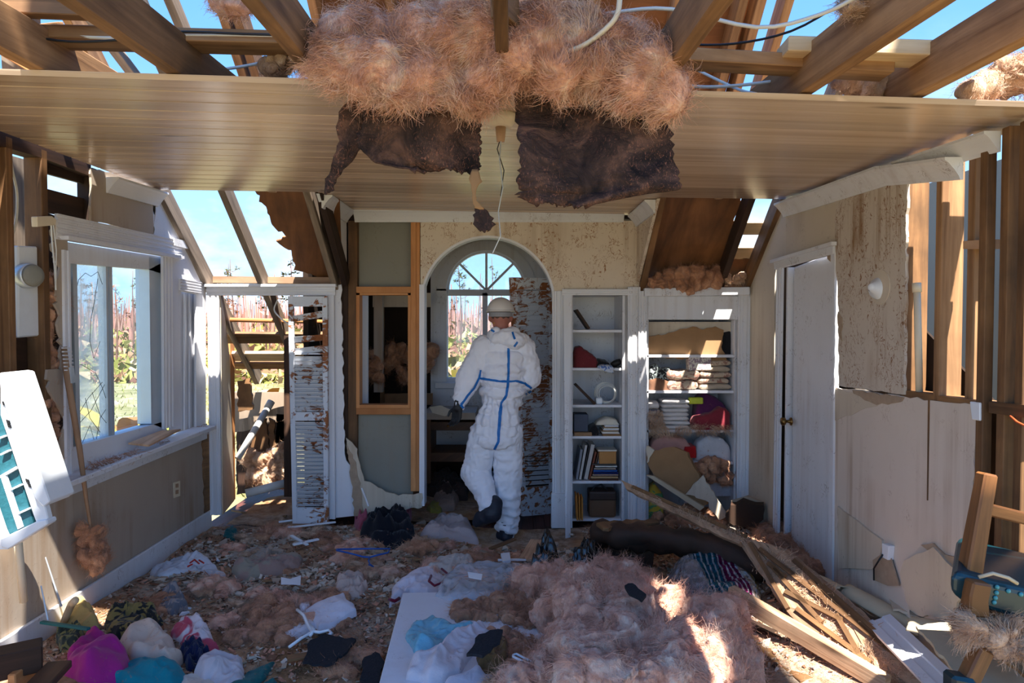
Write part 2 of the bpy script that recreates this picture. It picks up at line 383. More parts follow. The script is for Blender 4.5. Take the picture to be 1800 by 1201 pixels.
# ------------------------------------------------------------------ soft things: mounds, drapes, fluff
def ZD(x, y):
    """debris height"""
    P = np.stack([np.ravel(x), np.ravel(y), np.zeros(np.size(x))], 1)
    h = .035+.028*fbm(P, 3.0, 3, 3)+.03*np.maximum(0, fbm(P, 8, 5, 2))
    X, Y = P[:, 0], P[:, 1]
    h += .10*np.exp(-((X+1.9)**2/.12+(Y-2.6)**2/.35))+.12*np.exp(-((X-1.5)**2/.2+(Y-4.5)**2/.35))+.08*np.exp(-((X-1.5)**2/.15+(Y-3.3)**2/.6))
    clr = np.exp(-((X-.15)**2/.16+(Y-5.0)**2/.10)); h = h*(1-.9*clr)
    return np.maximum(h, .004)
def zd(x, y): return float(ZD(np.array([x]), np.array([y]))[0])
def mound(name, poly, h, mat, z0=None, parent=None, rings=30, segs=96, fold=.55, fq=20, seed=1, ang=None, prof=.55, edge=.12, bulge=0, thick=True):
    """poly: px outline of something lying on the debris"""
    r = random.Random(seed)
    h = h*.52; zr = (z0 if z0 is not None else .06)
    W = [PZ(x, y, zr+.35*h) for x, y in poly]
    W = [(w.x, w.y) for w in W]
    pts = []
    for a, b in zip(W, W[1:]+W[:1]):
        n = max(1, int(math.hypot(b[0]-a[0], b[1]-a[1])/.02))
        pts += [(a[0]+(b[0]-a[0])*k/n, a[1]+(b[1]-a[1])*k/n) for k in range(n)]
    pts = np.array(pts); idx = (np.arange(segs)*len(pts)/segs).astype(int)
    B = pts[idx]; B = (B+.5*np.roll(B, 1, 0)+.5*np.roll(B, -1, 0))/2
    c = B.mean(0); th_ = np.arange(segs)/segs*2*PI; nk = np.column_stack([np.cos(th_)*2.2+seed, np.sin(th_)*2.2, th_*0])
    B = c+(B-c)*(1+.07*vn(nk, 1, seed)+.05*vn(nk, 2.3, seed+1))[:, None]
    ang = r.uniform(0, PI) if ang is None else ang
    rad = np.linspace(0, 1, rings+1)
    V = []
    for q in rad: V.append(c+(B-c)*(q**.85))
    V = np.concatenate(V); Q = np.repeat(rad, segs)
    V3 = np.column_stack([V, np.zeros(len(V))])
    # folds
    wv = V+.05*np.column_stack([vn(V3, 5, seed), vn(V3, 5, seed+9)])
    u = wv[:, 0]*math.cos(ang)+wv[:, 1]*math.sin(ang); v = -wv[:, 0]*math.sin(ang)+wv[:, 1]*math.cos(ang)
    f1 = 1-np.abs(vn(np.column_stack([u*fq*.28, v*fq, u*0+seed]), 1, seed+2))*2
    f2 = 1-np.abs(vn(np.column_stack([u*fq*1.1, v*fq*.5, u*0+seed]), 1, seed+5))*2
    f3 = 1-np.abs(vn(np.column_stack([wv[:, 0]*fq*2.2, wv[:, 1]*fq*2.2, V3[:, 0]*0+seed]), 1, seed+7))*2
    f4 = (1-np.abs(vn(np.column_stack([np.tile(np.cos(th_), rings+1)*3.2+seed+V3[:, 0]*2, np.tile(np.sin(th_), rings+1)*3.2+V3[:, 1]*2, Q*1.2]), 1, seed+8))*2)*Q
    env = (1-Q**4)**prof
    base = h*env*(.55+.45*vn(V3, 7, seed+3))
    z = base+fold*1.5*(.55*h+.012)*(f1*.7+f2*.5+f3*.3+f4*.15)*(1-.8*Q**6)
    V3[:, :2] += (B-c)[np.tile(np.arange(segs), rings+1)]*0
    if z0 is None: g = ZD(V3[:, 0], V3[:, 1])
    else: g = np.full(len(V3), z0)
    zz = g+np.maximum(z, 0)+.003; zz[Q >= .999] = g[Q >= .999]-.012
    V3[:, 2] = zz
    A = np.arange(segs); Fc = []
    for k in range(rings):
        o = k*segs; Fc.append(np.column_stack([o+A, o+segs+A, o+segs+(A+1) % segs, o+(A+1) % segs]))
    me = npmesh(name, V3, np.concatenate(Fc)); o = objm(name, me, mat, parent)
    return o
def drape(name, rows, mat, parent=None, nr=28, nc=16, edge=3, bump=.03, seed=1, thick=.004, fold=.0):
    """rows = [(py, px_left, px_right, depth)] -> a hanging sheet"""
    R = np.array(rows, float); t = np.linspace(0, 1, len(R)); T = np.linspace(0, 1, nr+1)
    I = np.column_stack([np.interp(T, t, R[:, k]) for k in range(4)]); rr = np.random.default_rng(seed)
    V = []
    for k in range(nr+1):
        y, xl, xr, D = I[k]
        xl += rr.normal()*edge; xr += rr.normal()*edge
        for j in range(nc+1):
            s = j/nc; yy = y+(rr.normal()*edge*1.3 if k == nr else 0)
            V.append(PY(xl+(xr-xl)*s, yy, D))
    V = np.array([tuple(v) for v in V]); s = np.tile(np.linspace(0, 1, nc+1), nr+1)
    V[:, 1] += bump*fbm(V, 6, seed, 3)+fold*np.sin(s*9+seed+2*vn(V, 3, seed))
    q = []
    for k in range(nr):
        for j in range(nc): a = k*(nc+1)+j; q.append((a, a+1, a+nc+2, a+nc+1))
    o = objm(name, npmesh(name, V, q), mat, parent)
    m = o.modifiers.new('s', 'SOLIDIFY'); m.thickness = thick; m.offset = 0
    return o
def ico(sub):
    bm = bmesh.new(); bmesh.ops.create_icosphere(bm, subdivisions=sub, radius=1)
    v = np.array([tuple(x.co) for x in bm.verts]); f = np.array([[l.index for l in x.verts] for x in bm.faces]); bm.free(); return v, f
ICO2 = ico(2); ICO3 = ico(3); ICO4 = ico(4)
def inpoly(x, y, poly):
    c = False; n = len(poly); j = n-1
    for i in range(n):
        xi, yi = poly[i]; xj, yj = poly[j]
        if (yi > y) != (yj > y) and x < (xj-xi)*(y-yi)/(yj-yi)+xi: c = not c
        j = i
    return c
def strand_mesh(P, N, L, wid, seed, grav=0., steps=4, along=.75):
    n = len(P); rr = np.random.default_rng(seed); L = L*rr.uniform(.3, 1.3, n)
    t = np.column_stack([vn(P, 6, seed), vn(P, 6, seed+4), vn(P, 6, seed+8)])*2.2+rr.normal(size=(n, 3))*.28
    t -= N*(t*N).sum(1)[:, None]*.8
    d = N*(1-along)+t*along; d /= np.linalg.norm(d, axis=1)[:, None]+1e-6
    w = np.cross(d, rr.normal(size=(n, 3))); w /= np.linalg.norm(w, axis=1)[:, None]+1e-6
    p = P.copy(); rows = []
    for k in range(steps+1):
        ww = wid*(1-.7*k/steps)
        rows.append(p-w*ww); rows.append(p+w*ww)
        d = d+rr.normal(size=(n, 3))*.4+np.column_stack([vn(p, 20, seed+1), vn(p, 20, seed+2), vn(p, 20, seed+3)])*.7-N*.10; d[:, 2] -= grav
        d /= np.linalg.norm(d, axis=1)[:, None]+1e-6
        p = p+d*(L/steps)[:, None]
    V = np.stack(rows, 1).reshape(-1, 3); m = 2*(steps+1); b = np.arange(n)[:, None]*m
    q = []
    for k in range(steps): q.append(np.column_stack([b[:, 0]+2*k, b[:, 0]+2*k+1, b[:, 0]+2*k+3, b[:, 0]+2*k+2]))
    return V, np.concatenate(q)
def remesh(name, blobs, vox, mat, parent, sm=6, disp=None):
    """union of ellipsoids -> one continuous surface.  blobs = [(centre, (rx, ry, rz))]"""
    v0, f0 = ICO2; Vs, Fs, b = [], [], 0
    for c, r in blobs:
        Vs.append(v0*np.array(r)+np.array(tuple(c))); Fs.append(f0+b); b += len(v0)
    me = npmesh(name+'_raw', np.concatenate(Vs), np.concatenate(Fs)); o = bpy.data.objects.new(name+'_raw', me); COL.objects.link(o)
    m = o.modifiers.new('r', 'REMESH'); m.mode = 'VOXEL'; m.voxel_size = vox; m.use_smooth_shade = True
    s = o.modifiers.new('s', 'SMOOTH'); s.iterations = sm; s.factor = .5
    dg = bpy.context.evaluated_depsgraph_get(); dg.update()
    ev = o.evaluated_get(dg).to_mesh(); n = len(ev.vertices)
    V = np.zeros(n*3, np.float32); ev.vertices.foreach_get('co', V); V = V.reshape(-1, 3).astype(float)
    N = np.zeros(n*3, np.float32); ev.vertices.foreach_get('normal', N); N = N.reshape(-1, 3)
    Fq = [tuple(p.vertices) for p in ev.polygons]
    bpy.data.objects.remove(o)
    if disp is not None: V = V+N*disp(V)[:, None]
    me2 = bpy.data.meshes.new(name); me2.from_pydata([tuple(v) for v in V], [], Fq); me2.update()
    me2.polygons.foreach_set('use_smooth', [True]*len(me2.polygons))
    return objm(name, me2, mat, parent), me2
def wool(V, seed, k):
    w = V+np.column_stack([vn(V, 7, seed+11), vn(V, 7, seed+12), vn(V, 7, seed+13)])*.07
    w2 = w+np.column_stack([vn(w, 18, seed+21), vn(w, 18, seed+22), vn(w, 18, seed+23)])*.025
    d = .036*(.45-np.abs(vn(w2, 8, seed+1)))+.026*(.45-np.abs(vn(w2, 17, seed+2)))+.016*(.45-np.abs(vn(w2, 36, seed+3)))+.008*vn(w2, 70, seed+4)+.02*vn(w, 5, seed+6)
    return d*k
def fluff(name, blobs, mat, parent=None, n=3000, L=.06, wid=.0007, seed=1, grav=.02, disp=1.0, along=.8, squash=1.0, vox=None):
    """blobs = [(centre, radius)]; merged into one torn woolly mass with loose fibres"""
    rm = sum(r for _, r in blobs)/len(blobs); vox = vox or (.010 if rm > .05 else .006)
    k = max(.8, min(1.25, rm/.05))*disp; wid = .0009
    o, me = remesh(name, [(Vector(tuple(c)), (r, r, r*squash)) for c, r in blobs], vox, mat, parent, 2, lambda V: wool(V, seed, k))
    V = np.zeros(len(me.vertices)*3, np.float32); me.vertices.foreach_get('co', V); V = V.reshape(-1, 3).astype(float)
    N = np.zeros(len(V)*3, np.float32); me.vertex_normals.foreach_get('vector', N); N = N.reshape(-1, 3)
    rr = np.random.default_rng(seed); i = rr.integers(0, len(V), int(n*2.4))
    SV, SQ = strand_mesh(V[i]+rr.normal(size=(len(i), 3))*.004, N[i], min(L, .09)*(.95 if rm > .05 else .7), wid, seed, grav, 4, along)
    T = [tuple(p.vertices) for p in me.polygons]
    T = np.concatenate([np.array(T), SQ+len(V)]); V = np.concatenate([V, SV])
    old = o.data; o.data = npmesh(name, V, T); o.data.materials.append(mat); bpy.data.meshes.remove(old)
    o['kind'] = 'stuff' if parent is not None else o.get('kind', 'stuff')
    return o
def blobs_px(poly, D, r, n, seed, jit=.05, floor=None):
    n = int(n*1.7); r = (r[0]*.85, r[1]*.9); rr = random.Random(seed); xs = [p[0] for p in poly]; ys = [p[1] for p in poly]; out = []; g = 0
    while len(out) < n and g < 9000:
        g += 1; x = rr.uniform(min(xs), max(xs)); y = rr.uniform(min(ys), max(ys))
        if not inpoly(x, y, poly): continue
        p = PY(x, y, D+rr.uniform(-jit, jit)) if floor is None else PZ(x, y, floor)
        out.append((p, rr.uniform(*r)))
    return out
# ------------------------------------------------------------------ the setting
XL, XR, YB = -2.32, 1.80, 5.20
def zc(x, y):
    t = (x-XL)/(XR-XL); s = (4.46-y)/2.1
    return 2.46-t*(.06+.07*max(0, min(1.2, s)))
SL = .83
RP = Vector((0, 4.46, 2.47)); RN = Vector((0, SL, 1)).normalized()      # underside of the back roof slope
def zr(y): return 2.47-SL*(y-4.46)
def roofpoly(name, poly, th, mat, parent, off=.12):
    return MB().prism([PP(x, y, RP+RN*off, RN) for x, y in poly], RN*th).build(name, mat, parent)

# ground and forest floor
g = NT('dry lawn and sand'); o_ = g.coord()
cg = g.ramp(g.noise(o_, .35, 6, .65), (.3, S(112, 104, 68)), (.5, S(140, 130, 98)), (.7, S(176, 168, 150)))
cg = g.mix(g.ramp(g.noise(o_, 2.2, 5), (.45, 0.), (.65, .6)), cg, S(92, 96, 46)); g.bump(g.noise(o_, 6, 5), .6, .05)
M['ground'] = g.fin(cg, .95, .1)
tag(MB().b2((-220, -60, -.75), (220, 420, -.55)).build('ground', M['ground']), kind='structure')
# floor
fl = tag(MB().b2((-2.45, .4, -.12), (1.95, 6.75, -.02)).build('floor', M['floorwood']), kind='structure')
for i in range(17):
    x = -.55+i*.09
    MB().b2((x, 4.35, -.02), (x+.087, 6.6, .002)).build('floor_board', M['floorwood'], fl)

# ceiling: one board after another, then the joists that carry them
ce = struct('ceiling')
BW = .1245
prof = [(-BW/2+.007, 0), (BW/2-.007, 0), (BW/2-.001, .014), (BW/2, .018), (-BW/2, .018), (-BW/2+.001, .014)]
def cboard(y, x0, x1):
    p = [(x0, y+a, zc(x0, y)+b) for a, b in prof]; mbv = MB()
    q = [(x1, y+a, zc(x1, y)+b) for a, b in prof]
    n = 6; mbv.v = [Vector(v) for v in p+q]
    L = x1-x0; us = [0, .11, .12, .14, .26, .28, .3]
    for i in range(n): j = (i+1) % n; mbv.face([i, n+i, n+j, j], [(x0, us[i]), (x1, us[i]), (x1, us[i+1]), (x0, us[i+1])])
    mbv.face(list(range(n)), [(0, 0)]*n); mbv.face([n+i for i in range(n)][::-1], [(0, 0)]*n)
    mbv.build('ceiling_board', M['ceilwood'], ce)
for i in range(17):
    cboard(2.40+i*BW, XL+.02, XR+(.16 if i < 3 else .02))
for i in range(6): cboard(2.40+(17+i)*BW, -1.26, .96)
def joist(p0, p1, w=.045, h=.15, mat='joist', par=None, name='joist'):
    return MB().beam(p0, p1, w, h).build(name, M[mat], par or ce, bev=.004)
def jz(x, y): return zc(x, y)+.018+.075
for x0, x1, y0, m in ((-1.62, -1.60, 1.55, 'rafter'), (-1.19, -1.08, 1.2, 'joist'), (-.675, -.665, 1.3, 'joist'), (-.03, -.03, 1.3, 'joist'), (.53, .46, 1.2, 'joist'),
                      (1.06, .91, 1.2, 'rafter'), (1.40, 1.38, 1.2, 'rafter')):
    joist((x0, y0, jz(x0, 1.8)+.0), (x1, 4.6, jz(x1, 4.6)), .05 if x0 != -.03 else .04, .15, m)
# boards laid across the joists
def plank(p, q, w, h, mat, par, name='cross_board', up=(0, 0, 1)): return MB().beam(p, q, w, h, up).build(name, M[mat], par, bev=.003)
plank(PY(-60, 62, 2.42), PY(562, 78, 2.46), .12, .045, 'rafter', ce)
plank(PY(1120, 99, 2.40), PY(1560, 124, 2.38), .10, .045, 'rafter', ce)
plank(PY(1375, 88, 2.34), PY(1740, 99, 2.31), .12, .05, 'palewood', ce)
plank(PY(875, -15, 2.0), PY(900, 10, 2.1), .05, .14, 'joist', ce)

# roof: rafters, purlins, what is left of the sheathing
rf = struct('roof')
for x, m, y1 in ((-2.31, 'greywood', 6.2), (-1.89, 'greywood', 6.1), (-1.34, 'greywood', 5.3), (1.58, 'darkwood', 5.3), (1.79, 'stud', 5.25), (.99, 'stud', 5.25), (-1.26, 'darkwood', 5.2)):
    MB().beam((x, 4.40, zr(4.40)+.06), (x, y1, zr(y1)+.06), .045, .12, RN).build('rafter', M[m], rf, bev=.003)
for x, m in ((-2.31, 'rafter'), (-1.93, 'greywood'), (-1.50, 'rafter'), (-1.42, 'joist'), (-1.02, 'rafter'), (-.62, 'joist'), (-.12, 'rafter'), (.42, 'joist'), (.86, 'rafter'), (1.18, 'rafter'), (1.28, 'rafter'), (1.42, 'rafter'), (1.86, 'greywood'), (2.02, 'rafter')):
    dx = random.uniform(-.05, .05)
    MB().beam((x+dx, .5, zr(.5)+.06), (x, 4.36, zr(4.36)+.06), .045, .13, RN).build('rafter', M[m], rf, bev=.003)
for a, b, m in (((-2.36, 3.1), (-1.9, 3.9), 'greywood'), ((1.9, 3.2), (1.45, 3.9), 'palewood'), ((-1.75, 3.15), (-1.62, 3.9), 'greywood')):
    MB().beam((a[0], a[1], zr(a[1])), (b[0], b[1], zr(b[1])-.25), .04, .1, (0, 1, 0)).build('collar_brace', M[m], rf, bev=.003)
MB().beam(PY(30, -60, 2.7), PY(40, 128, 2.75), .14, .04, (0, 1, 0)).build('weathered_post', M['greywood'], rf, bev=.003)
MB().beam(PY(88, 40, 3.3), PY(122, 140, 3.4), .10, .05, (0, 1, 0)).build('weathered_post', M['rafter'], rf, bev=.003)
MB().beam(PY(-60, 20, 2.6), PY(112, 122, 2.62), .05, .15).build('tilted_beam', M['orange'], rf, bev=.003)
MB().beam(PY(-10, 2, 2.3), PY(150, 8, 2.3), .05, .09).build('tilted_beam', M['joist'], rf, bev=.003)
# torn plywood sheets
T1 = [(447, 330), (470, 375), (478, 395), (484, 402), (505, 418), (485, 424), (492, 430), (512, 440), (517, 462), (516, 476), (540, 481), (576, 488), (602, 500), (596, 330)]
roofpoly('plywood_sheet', rag(T1, 3.5, 6, 3, (12, 13)), .015, M['ply'], rf)
T2 = [(1150, 330), (1300, 335), (1306, 360), (1290, 385), (1296, 402), (1276, 428), (1282, 470), (1255, 510), (1110, 510)]
roofpoly('plywood_sheet', rag(T2, 3.5, 6, 4, (0, 7, 8)), .015, M['ply'], rf)
roofpoly('plywood_sheet', rag([(1270, 455), (1330, 455), (1310, 520), (1250, 520)], 2, 6, 5), .015, M['ply'], rf, .125)
def sheet(x0, x1, y0, y1, name='plywood_sheet', off=.13):
    MB().prism([Vector((x0, y0, zr(y0)))+RN*off, Vector((x1, y0, zr(y0)))+RN*off, Vector((x1, y1, zr(y1)))+RN*off, Vector((x0, y1, zr(y1)))+RN*off], RN*.015, (1, 0, 0)).build(name, M['ply'], rf)
sheet(-1.06, -.02, 2.7, 4.2); sheet(.0, 1.26, 3.52, 4.3)
for px0, px1, y0, y1 in ((1296, 1352, 392, 413), (1275, 1335, 436, 456)):
    p = PP((px0+px1)/2, (y0+y1)/2, RP+RN*.13, RN); roofpoly('purlin', [(px0-30, y0), (px1+30, y0), (px1+30, y1), (px0-30, y1)], .025, M['palewood'], rf, .125)
for y0, y1, m, xa, xb in ((588, 604, 'joist', 380, 580), (622, 635, 'palewood', 390, 580), (639, 649, 'rafter', 385, 580)):
    roofpoly('purlin', [(xa, y0), (xb, y0), (xb, y1), (xa, y1)], .03, M[m], rf, .0)
# unseen roof sheets added overhead to shade the floor; gaps shape the sun strips
def shade_sheet(pts, name='plywood_sheet', off=.13): MB().prism([Vector((x, y, zr(y)))+RN*off for x, y in pts], RN*.015, (1, 0, 0)).build(name, M['ply'], rf)
shade_sheet([(-.95, -.75), (1.77, -.75), (1.77, 1.9), (-.95, 1.9)]); shade_sheet([(1.88, -.75), (2.38, -.75), (2.20, .36), (2.06, .9), (1.88, 1.0)])
ZT = zr(-.6)
for x0, x1, y0 in ((-.95, .62, -.6), (.62, 1.77, -.6), (1.88, 2.38, -.6), (2.3, 3.0, -.85)):                # unseen front slope sheets, added to keep sun off heap and chair
    z0 = ZT+.16-SL*(-.6-y0); MB().prism([(x0, y0, z0), (x1, y0, z0), (x1, -1.75, ZT+.16-SL*1.15), (x0, -1.75, ZT+.16-SL*1.15)], (0, -.01, .012), (1, 0, 0)).build('plywood_sheet', M['ply'], rf)
MB().beam((-2.6, -.62, zr(-.62)), (2.2, -.62, zr(-.62)), .05, .2).build('ridge_board', M['rafter'], rf)

# left wall
wl = struct('wall_left')
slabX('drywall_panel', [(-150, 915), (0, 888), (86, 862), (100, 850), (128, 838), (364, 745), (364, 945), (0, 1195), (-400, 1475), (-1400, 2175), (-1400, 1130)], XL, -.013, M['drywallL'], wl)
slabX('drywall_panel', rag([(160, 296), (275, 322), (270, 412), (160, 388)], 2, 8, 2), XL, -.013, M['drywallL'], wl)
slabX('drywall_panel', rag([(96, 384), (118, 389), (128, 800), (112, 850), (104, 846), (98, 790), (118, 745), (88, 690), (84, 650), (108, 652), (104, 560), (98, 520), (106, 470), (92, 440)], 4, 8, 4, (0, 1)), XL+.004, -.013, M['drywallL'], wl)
slabX('wall_panel', [(268, 330), (280, 336), (352, 494), (362, 502), (362, 745), (345, 752), (345, 518), (318, 512), (318, 758), (300, 760), (300, 420), (270, 412)], XL, -.013, M['whiteclean'], wl)
slabX('recess_panel', [(312, 505), (350, 510), (350, 760), (312, 765)], XL-.05, -.013, M['whiteclean'], wl)
for x in (322, 331, 340): slabX('batten', [(x, 516), (x+2, 516), (x+2, 756), (x, 757)], XL-.045, .012, M['whiteclean'], wl)
for px in (6, 68, 158, 272, -110, -330):
    p = PX(px, 500, XL-.05); MB().beam((XL-.055, p.y, .75 if px < 100 else 2.12), (XL-.055, p.y, zc(XL, p.y)), .045, .09, (1, 0, 0)).build('stud', M['stud'] if px < 100 else M['darkwood'], wl, bev=.003)
p = PX(95, 500, XL-.05); MB().beam((XL-.055, p.y, .75), (XL-.055, p.y, 1.6), .05, .09, (1, 0, 0)).build('stud', M['darkwood'], wl)
slabX('top_plate', [(-300, 110), (0, 205), (75, 235), (160, 275), (160, 310), (75, 278), (0, 256), (-300, 180)], XL-.01, -.08, M['darkwood'], wl)
slabX('sheathing_board', [(75, 330), (158, 352), (158, 388), (75, 372)], XL-.06, -.02, M['darkwood'], wl)
slabX('sheathing_board', [(75, 262), (158, 292), (158, 326), (75, 303)], XL-.06, -.02, M['darkwood'], wl)
slabX('sheathing_board', [(-380, 585), (115, 592), (120, 850), (-380, 900)], XL-.10, -.02, M['darkwood'], wl)
slabX('sheathing_board', [(-600, 80), (-12, 240), (-12, 600), (-600, 600)], XL-.10, -.02, M['darkwood'], wl)
slabX('sheathing_board', [(76, 372), (100, 380), (108, 600), (76, 600)], XL-.10, -.02, M['darkwood'], wl)
slabX('sheathing_board', rag([(262, 380), (300, 386), (330, 430), (310, 435), (262, 415)], 3, 7, 3), XL-.01, -.02, M['stud'], wl)
slabX('blocking', [(20, 678), (64, 670), (66, 716), (20, 728)], XL-.02, -.08, M['greywood'], wl)
slabX('sheathing_board', [(14, 272), (60, 285), (62, 436), (14, 436)], XL-.30, -.05, M['greywood'], wl)
slabX('corner_post', rag([(356, 766), (372, 758), (372, 900), (360, 905)], 2, 8, 2), XL+.008, -.05, M['stud'], wl)
fluff('insulation', [(PX(p.x/p.y*F+900, 567+(CZ-p.z)*F/p.y, XL-.05), r) for p, r in blobs_px([(82, 470), (106, 500), (98, 640), (110, 800), (98, 830), (70, 820), (62, 740), (80, 660), (74, 560)], 3.4, (.022, .038), 70, 5, 0)], M['pinkb'], wl, 3000, .05)
bl = tag(MB().beam((XL+.012, 1.5, .09), (XL+.012, 5.19, .09), .02, .15).build('baseboard_left', M['white'], None, bev=.004), kind='structure')

# window_1: sliding window in the left wall
w1 = struct('window_1')
cas = [(-.05, 0), (.05, 0), (.05, .02), (.038, .028), (.03, .02), (.018, .028), (.01, .02), (0, .028), (-.01, .02), (-.018, .028), (-.03, .02), (-.038, .028), (-.05, .02)]
def fluted(name, p, q, out, across, mat, parent, w=.1, n=3):
    """a board from p to q with n flutes, its face towards out"""
    p = Vector(p); q = Vector(q); out = Vector(out).normalized(); ac = Vector(across).normalized()
    pr = [(-.5, 0), (-.5, .018)]
    for i in range(n):
        a = -.5+(i+.35)/n; b = -.5+(i+.65)/n
        pr += [(a-.04, .018), (a, .011), (b, .011), (b+.04, .018)]
    pr += [(.5, .018), (.5, 0)]
    return MB().prism([p+ac*(u*w)+out*h for u, h in pr], q-p, (q-p)).build(name, M[mat], parent)
fluted('window_head', PX(96, 398, XL+.0), PX(316, 440, XL+.0), (1, 0, 0), (0, 0, 1), 'whiteclean', w1, .13, 5)
MB().beam(PX(112, 418, XL+.03), PX(318, 453, XL+.03), .05, .02).build('drip_cap', M['whiteclean'], w1)
fluted('window_casing', PX(291, 452, XL), PX(293, 752, XL), (1, 0, 0), (0, 1, 0), 'whiteclean', w1, .13, 3)
fluted('window_casing', PX(112, 440, XL), PX(118, 842, XL), (1, 0, 0), (0, 1, 0), 'whiteclean', w1, .05, 1)
MB().beam(PX(303, 425, XL+.01), PX(330, 432, XL+.01), .03, .05).build('broken_corner_block', M['white'], w1)
slabX('window_jamb', [(262, 452), (282, 455), (284, 752), (266, 745)], XL-.02, -.09, M['metal'], w1)
fluted('niche_head', PX(314, 500, XL), PX(350, 506, XL), (1, 0, 0), (0, 0, 1), 'whiteclean', w1, .08, 4)
MB().beam(PX(84, 858, XL+.04), PX(364, 751, XL+.04), .14, .03).build('window_sill', M['white'], w1, bev=.004)
MB().beam(PX(96, 868, XL+.012), PX(362, 762, XL+.012), .02, .08).build('window_apron', M['white'], w1, bev=.004)
XF = XL-.07
slabX('head_jamb', [(108, 424), (300, 454), (292, 484), (262, 474), (110, 462)], XL-.02, -.05, M['whiteclean'], w1)
slabX('sill_jamb', [(124, 788), (285, 742), (300, 765), (120, 842)], XL-.02, -.05, M['whiteclean'], w1)
def framebar(n, a, b, w, mat='metal', x=XF, d=.03, par=None): return MB().beam(PX(a[0], a[1], x), PX(b[0], b[1], x), d, w, (0, 0, 1) if abs(a[0]-b[0]) > 30 else (0, 1, 0)).build(n, M[mat], par or w1, bev=.003)
framebar('window_frame', (114, 452), (282, 462), .035, d=.08); framebar('window_frame', (122, 790), (285, 744), .04, d=.08)
MB().beam(PX(118, 450, XF), PX(126, 792, XF), .035, .08, (1, 0, 0)).build('window_frame', M['metal'], w1)
MB().beam(PX(275, 460, XF), PX(278, 748, XF), .045, .08, (1, 0, 0)).build('window_frame', M['metal'], w1)
MB().beam(PX(187, 455, XF), PX(192, 772, XF), .03, .05, (1, 0, 0)).build('meeting_stile', M['metal'], w1)
MB().beam(PX(180, 455, XF), PX(185, 772, XF), .02, .05, (1, 0, 0)).build('meeting_stile', M['metal'], w1)
slabX('glass_pane', [(116, 448), (188, 455), (193, 770), (126, 790)], XF+.01, -.004, M['glasshaze'], w1)
slabX('glass_pane', [(190, 456), (274, 460), (277, 746), (195, 770)], XF-.015, -.004, M['glass'], w1)
CR = [[(150, 480), (138, 492), (132, 520), (128, 560), (134, 600)], [(150, 480), (160, 486), (172, 478), (180, 500)], [(172, 490), (166, 530), (160, 560), (158, 600), (165, 630), (176, 600)], [(124, 638), (145, 642), (168, 656), (180, 682), (186, 700)],
      [(180, 672), (155, 700), (134, 735), (126, 760)], [(150, 700), (158, 735), (176, 760)], [(162, 690), (176, 730), (188, 745)], [(168, 780), (176, 735), (186, 720)], [(130, 755), (160, 722), (184, 676)], [(140, 790), (158, 748), (170, 790)]]
for c in CR: MB().tube([PX(x, y, XF+.014) for x, y in c], .0014, 4).build('glass_crack', M['acteal'] if 0 else M['wireb'], w1)
tag(w1, kind='structure')
# crown trim pieces
t1 = struct('trim_1')
CP = [(0, 0), (.075, 0), (.075, -.012), (.06, -.022), (.035, -.05), (.018, -.075), (.012, -.09), (0, -.09)]
def crown(name, p, q, out, parent, mat='white', sc=1.0, up=(0, 0, 1)):
    p = Vector(p); q = Vector(q); out = Vector(out); up = Vector(up)
    return MB().prism([p+out*(a*sc)+up*(b*sc) for a, b in CP], q-p, q-p).build(name, M[mat], parent)
crown('crown_moulding', PX(186, 311, XL), PX(277, 339, XL), (1, 0, 0), t1, 'whiteclean', 1.0)

# right wall
wr = struct('wall_right')
slabX('drywall_panel', [(1379, 362), (1382, 360), (1382, 462), (1362, 470), (1358, 985), (1316, 950), (1316, 502)], XR, .013, M['drywall2'], wr)
slabX('drywall_panel', [(1382, 360), (1470, 322), (1472, 432), (1460, 428), (1382, 462)], XR+.001, .013, M['drywall2'], wr)
slabX('drywall_panel', rag([(1470, 330), (1520, 305), (1596, 300), (1594, 330), (1588, 694), (1474, 678), (1474, 570), (1468, 432)], 1.6, 12, 7), XR-.006, .013, M['drywall'], wr)
slabX('drywall_panel', rag([(1466, 680), (1588, 697), (1722, 714), (1716, 760), (1708, 900), (1700, 1000), (1690, 1250), (1590, 1180), (1453, 1075), (1462, 800)], 2.5, 12, 8), XR, .013, M['drywall3'], wr)
slabX('drywall_panel', rag([(1466, 684), (1500, 690), (1540, 700), (1586, 700), (1530, 716), (1466, 740)], 2, 9, 9), XR-.003, .01, M['drywall2'], wr)
slabX('gypsum_patch', rag([(1498, 686), (1588, 699), (1584, 706), (1540, 712), (1520, 704), (1500, 692)], 2, 8, 10), XR-.006, .008, M['gyp'], wr)
slabX('gypsum_patch', rag([(1460, 425), (1472, 430), (1472, 470), (1454, 455)], 2, 7, 11), XR-.004, .008, M['gyp'], wr)
slabX('gypsum_patch', rag([(1473, 548), (1480, 560), (1480, 600), (1474, 590)], 2, 7, 12), XR-.010, .008, M['gyp'], wr)
slabX('drywall_panel', rag([(1590, 985), (1640, 962), (1690, 1010), (1680, 1090), (1600, 1080), (1582, 1010)], 2.5, 9, 12), XR-.018, .01, M['drywall2'], wr)
slabX('gypsum_patch', rag([(1618, 958), (1640, 955), (1660, 975), (1690, 985), (1690, 1000), (1660, 1000), (1640, 975)], 2.5, 8, 13), XR-.008, .008, M['gyp'], wr)
slabX('drywall_panel', rag([(1472, 890), (1550, 950), (1545, 1000), (1474, 1000)], 1.5, 12, 14), XR-.012, .012, M['drywall2'], wr)
